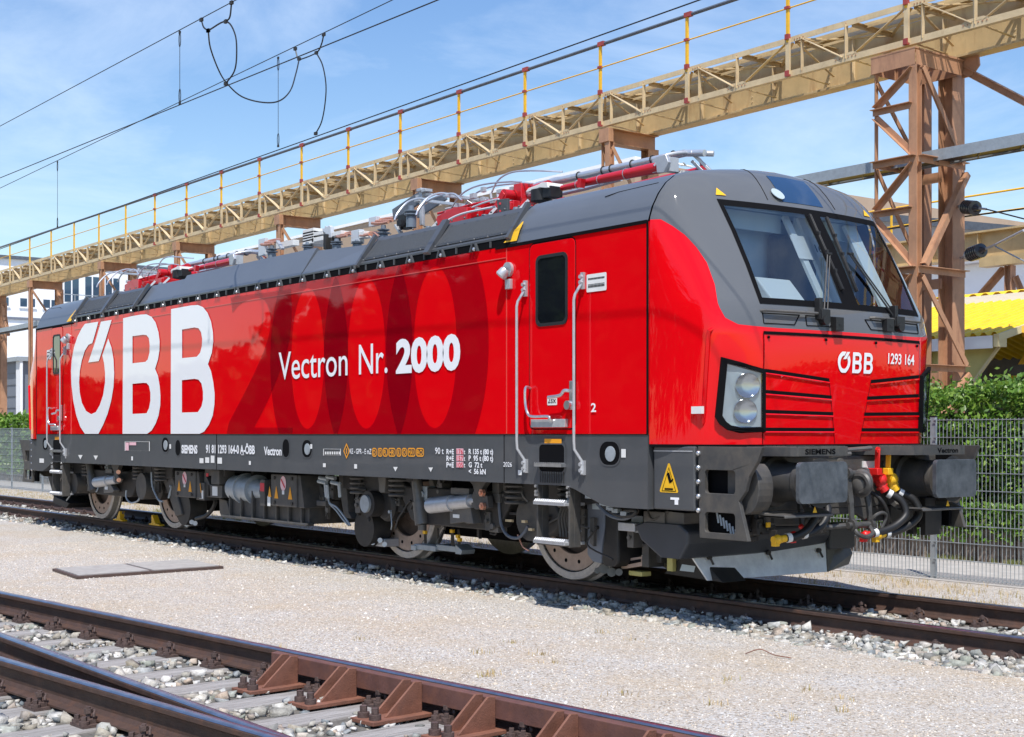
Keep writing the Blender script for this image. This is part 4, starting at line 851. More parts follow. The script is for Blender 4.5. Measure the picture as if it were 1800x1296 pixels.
def half(z):
    yj = min(1.5, yprof(z)) if z > 3.25 else 1.5; xc, yc = lerp(XC, z), lerp(YC, z); out = []
    for i in range(9): s = i / 9; out.append((8.12 + (xc - 8.12) * s, yj - (yj - yc) * s ** 1.7))
    for i in range(5): s = i / 5; y = yc + (1.03 - yc) * s; out.append((front(y, z).x, y))
    for _ in range(2):
        o2 = out[:]
        for i in range(4, len(out) - 1): out[i] = tuple((o2[i - 1][k] + 2 * o2[i][k] + o2[i + 1][k]) / 4 for k in (0, 1))
    for y in FY_: out.append((front(y, z).x, y))
    return out
GR = []
for z in ROWS:
    h = half(z); GR.append([Vector((x, -y, z)) for x, y in h] + [Vector((x, y, z)) for x, y in h[::-1][1:]])
NC = len(GR[0]); HC = len(half(2.))
# roof of the cab: from the top row over to the joint profile
top = GR[-1]; RS = [.06, .16, .3, .45, .58, .72, .86, 1.0]
def yj_of(c):
    c2 = c if c < HC else NC - 1 - c; s = 1 if c >= HC else -1
    if c2 < 9: v = 1.42 - .22 * c2 / 9
    elif c2 < 14: v = 1.2 - .3 * (c2 - 9) / 5
    else: v = .9 * FY_[c2 - 14] / 1.03
    return s * v
for s in RS:
    row = []
    for c in range(NC):
        p = top[c]; yj = yj_of(c); zj = zprof(yj); k = math.sin(s * math.pi / 2) ** .92
        row.append(Vector((p.x + (8.12 - p.x) * s, p.y + (yj - p.y) * s, p.z + (zj - p.z) * k)))
    GR.append(row)
NR = len(GR); rb, rt = ROWS.index(2.512), ROWS.index(3.44); cL = 14; cR = NC - 15
def cells(pred, name, mt, off=0.0, parent=loco, smooth=True):
    """surface patch of the cab made of the grid cells that pred(r, c) picks, moved out by off"""
    idx = {}; v = []; f = []
    def g(r, c):
        if (r, c) not in idx:
            a = GR[min(r + 1, NR - 1)][c] - GR[max(r - 1, 0)][c]; b = GR[r][min(c + 1, NC - 1)] - GR[r][max(c - 1, 0)]; nn = b.cross(a)
            nn = nn.normalized() if nn.length > 1e-7 else Vector((0, 0, 1)); idx[r, c] = len(v); v.append(GR[r][c] + nn * off)
        return idx[r, c]
    for r in range(NR - 1):
        for c in range(NC - 1):
            if pred(r, c): f.append((g(r, c), g(r, c + 1), g(r + 1, c + 1), g(r + 1, c)))
    return MB().add(v, f, smooth).build(name, mt, parent, ang=42)
ri, ro = rb + 1, rt - 1
def pane(r, c): return ri <= r < ro and (cL + 1 <= c < HC - 2 or HC + 1 <= c < cR)
def hl_box(r, c): return False
CAB = []
CAB.append(cells(lambda r, c: not pane(r, c), 'cab_shell', M['livery']))
CAB.append(cells(lambda r, c: rb <= r < rt and cL <= c < cR + 1 and not pane(r, c), 'windscreen_frame', M['gap'], .004))
CAB.append(cells(lambda r, c: pane(r, c) and c < HC, 'windscreen', M['glass'], .001)); CAB.append(cells(lambda r, c: pane(r, c) and c >= HC, 'windscreen', M['glass'], .001))
c27 = 14 + FY_.index(.27); t0 = len(ROWS)
CAB.append(cells(lambda r, c: t0 <= r < t0 + 4 and c27 <= c < NC - 1 - c27, 'upper_lamp_window', mat('upper_lamp_glass', (.02, .05, .11), .06, coat=1), .004))
mb = MB(); p = GR[t0 + 1][HC - 4] + Vector((.008, -.03, .008)); d = Vector((.75, 0, .66)); mb.lathe([(0, 0), (0, .07), (.006, .07), (.006, 0)], p, d, 18); CAB.append(mb.build('upper_lamp', M['lampgrey'], loco))
mb = MB()
for c in (14 + FY_.index(.27) - 1, NC - 1 - (14 + FY_.index(.27) - 1)):
    mb.tube([GR[r][c] + Vector((.0, 0, 0.001)) for r in range(t0, NR)], .004, 5)
CAB += build_each(mb, 'roof_joint', M['gap'], loco)
# bottom closing plate of the cab and interior
mb = MB(); h = half(1.352); pl = [(x, -y) for x, y in h] + [(x, y) for x, y in h[::-1][1:]]; mb.prism(pl, 2, 1.33, 1.352); CAB.append(mb.build('cab_floor', M['gap'], loco))
mb = MB(); mb.box(8.13, 8.16, -1.15, 1.15, 2.35, 3.38); mb.box(8.16, 8.85, -1.15, 1.15, 2.34, 2.36); mb.box(8.14, 8.38, -1.0, 1.0, 3.41, 3.43); CAB.append(mb.build('cab_interior', M['cabwall'], loco))
mb = MB(); mb.prism([(8.3, 2.36), (8.78, 2.36), (8.78, 2.52), (8.70, 2.60), (8.52, 2.80), (8.34, 2.80)], 1, -.62, -.18); mb.prism([(8.4, 2.36), (8.84, 2.36), (8.84, 2.50), (8.4, 2.56)], 1, -.92, .9); CAB.append(mb.build('driver_desk', M['cabwhite'], loco, bev=.015))
mb = MB(); mb.bar((8.84, -.30 + .24, 2.5), (8.40, -.36 + .24, 3.38), .07, .03, up=(1, 0, 0)); mb.bar((8.80, .86, 2.5), (8.36, .80, 3.38), .16, .03, up=(1, 0, 0)); mb.bar((8.82, .12, 2.5), (8.4, .1, 3.38), .12, .03, up=(1, 0, 0)); CAB += build_each(mb, 'window_post', M['cabwhite'], loco)
mb = MB(); mb.box(8.30, 8.32, -.97, -.08, 3.24, 3.40); mb.box(8.30, 8.32, .1, .97, 3.24, 3.40); CAB += build_each(mb, 'sun_blind', M['blind'], loco)
mb = MB(); mb.box(8.2, 8.3, -.15, .45, 2.36, 3.25); CAB.append(mb.build('driver_seat', M['dark'], loco, bev=.05))
mb = MB(); mb.sheet([rrect(-.02, .20, 2.98, 3.20, .01)], lambda a, b: Vector((8.55 - (b - 3.2) * .5 - .03, a - .17, b))); CAB.append(mb.build('notice', M['dirtywhite'], loco))
mb = MB(); mb.sheet([rrect(-.02, .22, 2.93, 3.2, .01)], lambda a, b: Vector((8.55 - (b - 3.2) * .5 - .03, a + .09, b))); nb = mb.build('notice', M['dirtywhite'], loco); CAB.append(nb)
mb = MB(); put_text(mb, '1654', .09, .29, 3.06, .07, lambda a, b: Vector((8.55 - (b - 3.2) * .5 - .026, a, b)), .01); CAB.append(mb.build('notice_number', M['black'], loco))
# ---- nose: access panel lines, grille bands, headlights
def fsheet(pts, name, mt, off=.005, px=True, parent=loco, n=8):
    """strip or outline laid on the nose; pts are photo points or (y,z)"""
    q = [hit(u, v) for u, v in pts] if px else [front(a, b) for a, b in pts]
    m = MB(); m.sheet([[(p.y, p.z) for p in q]], lambda a, b: front(a, b, off)); return m.build(name, mt, parent)
def band(y0, z0, y1, z1, th, mbx, off=.004, n=8):
    v = [];
    for i in range(n + 1):
        s = i / n; y = y0 + (y1 - y0) * s; z = z0 + (z1 - z0) * s; v += [front(y, z - th / 2, off), front(y, z + th / 2, off)]
    mbx.add(v, [(2 * i, 2 * i + 2, 2 * i + 3, 2 * i + 1) for i in range(n)])
mb = MB()
for (u0, v0, u1, v1), yi in zip(((1345, 652, 1459, 669), (1345, 689, 1460, 699), (1345, 724, 1460, 728), (1345, 755.5, 1461, 756)), (.275, .235, .205, .18)):
    za = hit(u0, v0).z; zb_ = hit(u1, v1).z
    for s in (-1, 1):
        band(s * 1.018, za, s * yi, zb_, .034, mb); y = s * 1.018
CAB += build_each(mb, 'grille_slot', M['gap'], loco)
mb = MB()
for (u0, v0, u1, v1), yi in zip(((1345, 652, 1459, 669), (1345, 689, 1460, 699), (1345, 724, 1460, 728), (1345, 755.5, 1461, 756)), (.275, .235, .205, .18)):
    za = hit(u0, v0).z; zb_ = hit(u1, v1).z
    for s in (-1, 1): mb.tube([front(s * (1.018 + (yi - 1.018) * i / 8), za + (zb_ - za) * i / 8 - .022, .004) for i in range(9)], .009, 5)
CAB += build_each(mb, 'grille_lip', M['red'], loco)
mb = MB(); zt = hit(1345, 585).z
band(-1.03, zt, 1.03, zt, .026, mb, .004, 14)
for s in (-1, 1):
    v = []
    for i in range(10): z = 1.355 + (zt - 1.355) * i / 9; v += [front(s * 1.026, z, .005), front(s * 1.034, z, .005)]
    mb.add(v, [(2 * i, 2 * i + 2, 2 * i + 3, 2 * i + 1) for i in range(9)])
    v = []
    for i in range(10): z = 1.36 + (hit(1459, 669).z - 1.36) * i / 9; y = s * (.165 + .11 * i / 9); v += [front(y - .0025, z, .004), front(y + .0025, z, .004)]
    mb.add(v, [(2 * i, 2 * i + 2, 2 * i + 3, 2 * i + 1) for i in range(9)])
for y in (-.98, -.33, .33, .98): mb.sphere(front(y, zt - .035, .006), .013, 8, 5)
CAB.append(mb.build('access_panel_joint', M['gap'], loco))
def mirror(pts): return [(-a, b) for a, b in pts][::-1]
ho = [(1267, 628), (1305, 638), (1344, 650), (1344, 759), (1300, 760), (1278, 756), (1264, 746), (1256, 733)]
hi = [(1277, 640), (1306, 646), (1338, 656), (1338, 751), (1302, 752), (1284, 748), (1275, 741), (1268.5, 731)]
PO = [(hit(u, v).y, hit(u, v).z) for u, v in ho]; PI_ = [(hit(u, v).y, hit(u, v).z) for u, v in hi]
def corner_patch(po, hole, name, mt, off, th=0):
    polys = [po] + ([hole] if hole else []); m = MB(); m.sheet(polys, lambda a, b: front(a, b, off) + Vector((0, (-off if a < 0 else off) * .7, 0))); o = m.build(name, mt, loco)
    if th: md = o.modifiers.new('thickness', 'SOLIDIFY'); md.thickness = th; md.offset = 0
    CAB.append(o); return o
for s in (-1, 1):
    po = PO if s < 0 else mirror(PO); pi = PI_ if s < 0 else mirror(PI_)
    fr = corner_patch(po, pi, 'headlight_frame', M['gap'], .018, .03); ba = corner_patch(pi, None, 'headlight', M['lampgrey'], .006)
    m = MB()
    for (u, v, r) in ((1313, 678, .105), (1309, 723, .1)):
        c = hit(u, v); d = (front(c.y + .08, c.z) - front(c.y - .08, c.z)).normalized(); nn = d.cross(Vector((0, 0, 1))).normalized()
        if nn.x < 0: nn = -nn
        cy = Vector((c.x, c.y * -s, c.z)); nn = Vector((nn.x, nn.y * -s, 0))
        m.lathe([(.007, .0), (.007, r * .35), (.010, r * .7), (.022, r), (.024, r * .97)], cy, nn, 26)
    rf = m.build('reflector', M['reflector'], loco); CAB.append(rf); g = corner_patch(pi, None, 'headlight_lens', M['lens'], .028)
# handrails, wipers and camera boxes under the windscreen
def ftube(pts, off, r, mbx, n=6): mbx.tube([hit(u, v) + Vector((off, 0, 0)) for u, v in pts], r, n)
mb = MB(); 
for s in (-1, 1):
    mb.tube([front(s * y, 2.455 - .0 * y, .035 if 0 < i < 6 else 0.0) for i, y in enumerate((1.03, 1.02, .85, .7, .5, .3, .28))], .012, 8)
CAB += build_each(mb, 'front_hand_rail', M['midgrey'], loco)
mb = MB()
for s in (-1, 1): 
    for a, b in ((1.02, .62), (.55, .2)):
        q = [(s * a, 2.35), (s * a, 2.435), (s * b, 2.435), (s * (b + .07), 2.35)]
        for p, w_ in zip(q, q[1:] + q[:1]): mb.bar(front(p[0], p[1], .004), front(w_[0], w_[1], .004), .006)
CAB += build_each(mb, 'flap_joint', M['gap'], loco)
def wiper(base, tip, b0, b1, name='wiper'):
    pb = hit(*base) + Vector((.05, 0, 0)); pt = hit(*tip) + Vector((.05, 0, .0)); q0 = hit(*b0) + Vector((.022, 0, .01)); q1 = hit(*b1) + Vector((.022, 0, .01))
    m = MB(); sh = Vector((.0, .045, 0)); m.bar(pb, pt, .014); m.bar(pb + sh, pt + sh * .7, .012); m.bar(pt - sh * .3, pt + sh, .03, .02); m.bar(q0, q1, .02, .03); m.bar(q0 + Vector((.02, 0, 0)), q1 + Vector((.02, 0, 0)), .008)
    for k in (.25, .5, .75): m.cbox(q0.lerp(q1, k) + Vector((.015, 0, 0)), (.03, .025, .03))
    m.cyl(pb - Vector((.07, -.02, .03)), pb + Vector((.02, .02, -.03)), .04, 12); m.cbox(pb + Vector((-.02, .02, .02)), (.06, .11, .09)); m.box(pb.x - .06, pb.x, pb.y - .05, pb.y - .01, pb.z - .02, pb.z + .16)
    CAB.append(m.build(name, M['black'], loco, bev=.003))
wiper((1440, 558), (1447, 447), (1419, 380), (1477, 512)); wiper((1572, 570), (1485, 447), (1449, 385), (1502, 515))
def screenbox(u, v, s):
    p = hit(u, v) + Vector((.03, 0, 0)); m = MB(); m.box(p.x - .08, p.x + .03, p.y - s / 2, p.y + s / 2, p.z - .06, p.z + .055); m.box(p.x + .0305, p.x + .033, p.y - .01, p.y + .03, p.z - .02, p.z + .0); o = m.build('camera_box', M['black'], loco, bev=.01); CAB.append(o)
screenbox(1467, 570, .1); screenbox(1556, 572, .1)
mb = MB()
for u, v in ((1258, 340), ): pass
tri = lambda cx, cz, w_, h: [(cx - w_ / 2, cz - h / 2), (cx + w_ / 2, cz - h / 2), (cx, cz + h / 2)]
c = top[11]
for q, sg in ((14, 1), (NC - 15, -1)):
    p = GR[t0][q]; e = (GR[t0][q + sg] - p).normalized(); u_ = (GR[t0 + 1][q] - p).normalized(); nn = e.cross(u_).normalized(); o = nn * (.008 if nn.z > 0 else -.008)
    mb.add([p + o, p + e * .11 + o, p + e * .03 + u_ * .085 + o], [(0, 1, 2)])
CAB += build_each(mb, 'warning_sign', M['yellow'], loco)
# vertical grab ledge on the cab corner
mb = MB()
for s in (-1, 1): mb.tube([(8.66, s * 1.40, 1.50), (8.68, s * 1.42, 1.54), (8.74, s * 1.42, 2.24), (8.75, s * 1.42, 2.28), (8.76, s * 1.39, 2.30)], .018, 8)
CAB += build_each(mb, 'corner_hand_rail', M['red'], loco)
for o in CAB:
    c = o.copy(); COL.objects.link(c); c.parent = loco; c.rotation_euler = (0, 0, math.pi); c.location.x = XSH
# ---- lettering of the nose and the side
SC = 4.983
def L1(pts): return [sxz(120 + a / SC, 520 + b / SC) for a, b in pts]
O_RING = [(150, 247), (268, 228), (242, 325), (215, 415), (182, 430), (150, 480), (122, 570), (105, 660), (99, 760), (105, 850), (124, 940), (160, 1010), (205, 1038), (245, 1020), (280, 960), (310, 870), (326, 760), (327, 680), (318, 590), (303, 525), (328, 450), (355, 375), (385, 460), (401, 560), (407, 680), (400, 800), (380, 920), (350, 1030), (310, 1130), (268, 1219), (150, 1219), (110, 1150), (75, 1050), (48, 920), (32, 780), (28, 660), (35, 560), (55, 450), (85, 360), (120, 290)]
O_BAR = [(291, 228), (385, 212), (330, 390), (272, 572), (180, 585), (240, 405)]
B1 = [[(485, 198), (560, 180), (640, 166), (690, 163), (735, 185), (770, 235), (795, 320), (805, 400), (803, 480), (790, 560), (765, 640), (790, 700), (805, 790), (812, 880), (810, 960), (795, 1050), (770, 1120), (735, 1180), (695, 1219), (480, 1220)], [(567, 355), (660, 342), (690, 345), (710, 370), (718, 430), (716, 500), (700, 560), (680, 580), (567, 592)], [(567, 772), (660, 763), (690, 765), (712, 790), (724, 850), (724, 920), (712, 985), (690, 1030), (567, 1036)]]
B2 = [[(905, 118), (1000, 100), (1080, 86), (1140, 82), (1185, 100), (1225, 150), (1255, 225), (1272, 320), (1275, 400), (1262, 500), (1228, 600), (1255, 660), (1275, 760), (1287, 860), (1285, 950), (1270, 1050), (1237, 1130), (1195, 1190), (1155, 1219), (902, 1220)], [(1002, 297), (1110, 278), (1145, 285), (1168, 320), (1178, 380), (1175, 440), (1160, 500), (1130, 535), (1002, 547)], [(1000, 740), (1110, 728), (1145, 735), (1172, 770), (1185, 840), (1185, 910), (1172, 970), (1140, 1020), (1000, 1024)]]
GLY = [[L1(O_RING)], [L1(O_BAR)], [L1(p) for p in B1], [L1(p) for p in B2]]
CLIP = (1.4405, 3.246)
mb = MB()
for g in GLY: mb.sheet([[(a, min(max(b, CLIP[0]), CLIP[1])) for a, b in p] for p in g], lambda a, b: side(a, b, .008))
mb.build('logo', M['white'], loco)
xs = [a for g in GLY for p in g for a, b in p]; gx0, gx1 = min(xs), max(xs); gz0, gz1 = CLIP
def small_logo(mbx, a0, a1, b0, b1, fn):
    for g in GLY: mbx.sheet([[(a0 + (a - gx0) / (gx1 - gx0) * (a1 - a0), b0 + (min(max(b, gz0), gz1) - gz0) / (gz1 - gz0) * (b1 - b0)) for a, b in p] for p in g], fn)
p0 = hit(1471, 655); p1 = hit(1534, 618)
mb = MB(); small_logo(mb, p0.y, p1.y, (p0.z + hit(1500, 656).z) / 2, hit(1475, 617).z, lambda a, b: front(a, b, .006)); mb.build('front_logo', M['white'], loco)
p0 = hit(1560, 640); p1 = hit(1606, 641)
mb = MB(); put_text(mb, '1293 164', p0.y, p1.y, hit(1575, 640).z, hit(1575, 622).z - hit(1575, 640).z, lambda a, b: front(a, b, .006), .02); mb.build('front_number', M['white'], loco)
# dark "2000" printed behind the slogan: overlapping rings cut off by the roof edge and the sill
def ring(xc, wo, ho, wi, hi_, zc, name):
    v = []; f = []; n = 60; z0, z1 = CLIP
    zsl = sorted(set([z0 + (z1 - z0) * i / n for i in range(n + 1)] + [zc + hi_ * math.sin(R(a)) for a in range(-90, 91, 6)]))
    for z in zsl:
        k = 1 - ((z - zc) / ho) ** 2; xo = wo * math.sqrt(max(0, k)); k = 1 - (abs(z - zc) / hi_) ** 2.1; xi = wi * max(0, k) ** .5 if k > 0 else 0
        v += [side(xc - xo, z, .0), side(xc - xi, z, .0), side(xc + xi, z, .0), side(xc + xo, z, .0)]
    for i in range(len(zsl) - 1): a = 4 * i; f += [(a, a + 1, a + 5, a + 4), (a + 2, a + 3, a + 7, a + 6)]
    o = MB().add(v, f).build(name, M['veil'], loco); o.location.y = -ring.k; ring.k += .0012
ring.k = .002
d = 1.352
for i in range(3): ring(2.165 + d * i - (.01 if i == 1 else 0), .945, 1.36, .395, .835, 2.335, 'printed_zero')
S5 = 3.927
tw_ = [(100, 285), (115, 395), (150, 350), (190, 320), (250, 295), (300, 290), (335, 308), (355, 335), (372, 390), (378, 460), (372, 520), (358, 580), (330, 660), (270, 800), (190, 960), (130, 1075), (90, 1150), (75, 1229), (530, 1229), (530, 1185), (265, 1185), (320, 1080), (375, 965), (430, 830), (480, 700), (512, 570), (522, 450), (525, 340), (518, 228)]
mb = MB(); mb.sheet([[(a, min(max(b, CLIP[0]), CLIP[1])) for a, b in [sxz(380 + a / S5, 450 + b / S5) for a, b in tw_]]], lambda a, b: side(a, b, .0056)); mb.build('printed_two', M['veil'], loco)
# slogan and the small writing on the sill
def sidetext(s, u0, u1, vb, vt, bold, name, mt='white', mbx=None):
    x0, zb_ = sxz(u0, vb); x1, _ = sxz(u1, vb); um = (u0 + u1) / 2; h = sxz(um, vt)[1] - sxz(um, vb)[1]; m = mbx or MB()
    put_text(m, s, x0, x1, sxz(um, vb)[1], h, lambda a, b: side(a, b, .0085), bold)
    if mbx is None: return m.build(name, M[mt], loco)
mb = MB(); x0, zb_ = sxz(492, 667); hcap = .325
put_text(mb, 'Vectron', 1.456, 3.11, 2.106, .33, lambda a, b: side(a, b, .0085), .004); put_text(mb, 'Nr.', 3.36, 3.96, 2.106, .33, lambda a, b: side(a, b, .0085), .004)
put_text(mb, '2000', 4.13, 5.335, 2.106, .345, lambda a, b: side(a, b, .0085), .045); mb.build('slogan', M['white'], loco)
mb = MB()
sidetext('SIEMENS', 320, 348, 796.5, 782.5, .05, '', mbx=mb); sidetext('91 81 1293 164-0 A-ÖBB', 363, 449, 797, 782.5, .035, '', mbx=mb); sidetext('Vectron', 465, 496, 800, 785.5, .03, '', mbx=mb)
sidetext('KE - GPR - E mZ', 616, 654, 798, 789, .01, '', mbx=mb); sidetext('90 t', 766, 781, 798, 787, .01, '', mbx=mb)
for i, (a, b_) in enumerate((('R+E', 'R 135 t (80 t)'), ('R+E', 'P  95 t (80 t)'), ('P+E', 'G  72 t'), ('', '<  56 kN'))):
    vb = 798.5 + i * 11.6
    if a: sidetext(a, 786, 799, vb, vb - 9, .03, '', mbx=mb); sidetext('t', 816.5, 819, vb, vb - 8.5, .01, '', mbx=mb)
    sidetext(b_, 825, {0: 868, 1: 868, 2: 849, 3: 855}[i], vb, vb - 9, .03, '', mbx=mb)
sidetext('2026', 886, 901, 820.5, 812.5, .01, '', mbx=mb); sidetext('2', 1040, 1049, 724, 709, .02, '', mbx=mb)
mb.box(sxz(425, 798)[0], sxz(430, 798)[0], -1.509, -1.5085, sxz(427, 800)[1], sxz(427, 799)[1])
mb.build('sill_writing', M['white'], loco)
def sticker(u0, v0, u1, v1, name, mt, off=.0065, mbx=None):
    x0, z1 = sxz(u0, v0); x1, z0 = sxz(u1, v1); m = mbx or MB(); m.sheet([[(x0, z0), (x1, z0), (x1, z1), (x0, z1)]], lambda a, b: side(a, b, off))
    if mbx is None: return m.build(name, mt, loco)
mb = MB()
for u, v, w_, h in ((355, 810, 7, 9), (365, 809, 7, 10), (374.5, 807.5, 6.5, 13), (387, 810, 8, 11), (440, 814, 3.5, 7), (548, 785, 3.5, 8), (1097, 797, 8, 15), (233, 806, 3, 7), (300, 785, 3, 8), (116, 803, 2, 6), (93, 803, 2, 6), (626, 820, 5, 8), (571, 818, 5, 7), (915, 831, 7, 9), (74, 810, 8, 8)): sticker(u - w_ / 2, v - h / 2, u + w_ / 2, v + h / 2, '', None, mbx=mb)
for u, v in ((696, 825), (758, 826), (142, 804), (169, 805)): mb.sheet([[sxz(u - 4, v - 4), sxz(u + 4, v - 4), sxz(u, v + 4)]], lambda a, b: side(a, b, .0065))
for (u0, v0, u1, v1) in ((220, 776, 264, 793), (569, 789, 600, 801)):
    for q in ((u0, v0, u1, v0 + 1), (u0, v1 - 1, u1, v1), (u0, v0, u0 + 1.2, v1), (u1 - 1.2, v0, u1, v1)): sticker(*q, '', None, mbx=mb)
for u in range(572, 598, 4): sticker(u, 794, u + 2.6, 799, '', None, mbx=mb)
mb.build('stickers', M['dirtywhite'], loco)
mb = MB()
for i in range(3): sticker(803, 788.5 + i * 11.6, 815.5, 799 + i * 11.6, '', None, mbx=mb)
sticker(221, 778, 227, 792, '', None, mbx=mb); sticker(228, 777.5, 240, 783, '', None, mbx=mb); mb.build('brake_weight_labels', mat('pink_label', (.75, .45, .5), .5), loco)
mb = MB()
for i, s in enumerate(('176', '157', '105')): sidetext(s, 804, 815, 798.5 + i * 11.6, 790 + i * 11.6, .01, '', mbx=mb)
mb.build('brake_weight_figures', M['signred'], loco)
# country code plates: orange outlines with letters
mb = MB()
def oframe(u0, u1, v0=787.5, v1=803, rd=.03):
    (x0, z1), (x1, z0) = sxz(u0, v0), sxz(u1, v1); a = rrect(x0, x1, z0, z1, min(rd, (x1 - x0) / 2.1)); b_ = rrect(x0 + .012, x1 - .012, z0 + .012, z1 - .012, max(.004, min(rd, (x1 - x0) / 2.1) - .012)); mb.sheet([a, b_], lambda p, q: side(p, q, .0065))
for (u0, u1, s) in ((655, 663, 'D'), (665, 673, 'ŘÖ'), (674, 682.5, 'PL'), (683.5, 696, 'HR'), (698, 706, 'SK'), (707.5, 716, 'Ö'), (717.5, 731, 'MÁV'), (732.5, 746, 'RO')):
    oframe(u0, u1); sidetext(s, u0 + 2, u1 - 2, 799.5, 791, .02, '', mbx=mb)
cx, cz = sxz(610, 793); mb.sheet([[(cx - .07, cz), (cx, cz - .09), (cx + .07, cz), (cx, cz + .09)], [(cx - .05, cz), (cx, cz - .066), (cx + .05, cz), (cx, cz + .066)]], lambda a, b: side(a, b, .0065)); mb.box(cx - .008, cx + .008, -1.507, -1.5065, cz - .03, cz + .03)
sticker(958, 771.5, 988, 779.5, '', None, mbx=mb); sticker(97, 768, 104, 773, '', None, mbx=mb)
mb.build('orange_plates', M['orange'], loco)
# lifting holes with their jacking points, footstep recess
def hole(cx, cz, w_, h, jack):
    m = MB(); m.sheet([rrect(cx - w_ / 2, cx + w_ / 2, cz - h / 2, cz + h / 2, min(w_, h) * .48)], lambda a, b: side(a, b, .003)); o = m.build('sill_hole', M['gap'], loco)
    a = rrect(cx - w_ / 2 - .012, cx + w_ / 2 + .012, cz - h / 2 - .012, cz + h / 2 + .012, min(w_, h) * .5); b_ = rrect(cx - w_ / 2, cx + w_ / 2, cz - h / 2, cz + h / 2, min(w_, h) * .48)
    m = MB(); m.sheet([a, b_], lambda p, q: side(p, q, .0045)); m.build('rim', M['sill'], o)
    if jack:
        m = MB(); m.lathe([(0, 0), (.008, .0), (.008, .04), (.006, .068), (0, .068)], (cx + .012, -1.503, cz - .005), (0, -1, 0), 16); m.build('jacking_point', M['galv'], o)
hole(-1.54, 1.245, .17, .22, False); hole(1.632, 1.265, .17, .22, False)
for u, v, in ((1072, 797), (540, 789), (291, 782)): x, z = sxz(u, v); hole(x, z, .27 if u > 600 else .24, .205, True)
hole(-7.0, 1.27, .27, .205, True)
def triangle_sign(mbx, cx, cz, w_, h, fn): mbx.sheet([tri(cx, cz, w_, h)], fn)
mb = MB(); x, z = sxz(902, 409, -1.475); y_ = -yprof(3.35)
wt = lambda a: mb.add([(a - .11, -1.508, 3.285), (a + .1, -1.508, 3.285), (a + .1, -1.474, 3.38), (a + .1, -1.424, 3.475), (a + .08, -1.424, 3.475), (a - .02, -1.474, 3.375)], [(0, 1, 2, 5), (5, 2, 3, 4)]); wt(x)
mb.build('warning_sign', M['yellow'], loco)
mb = MB(); wt(-5.85); mb.build('warning_sign', M['yellow'], loco)
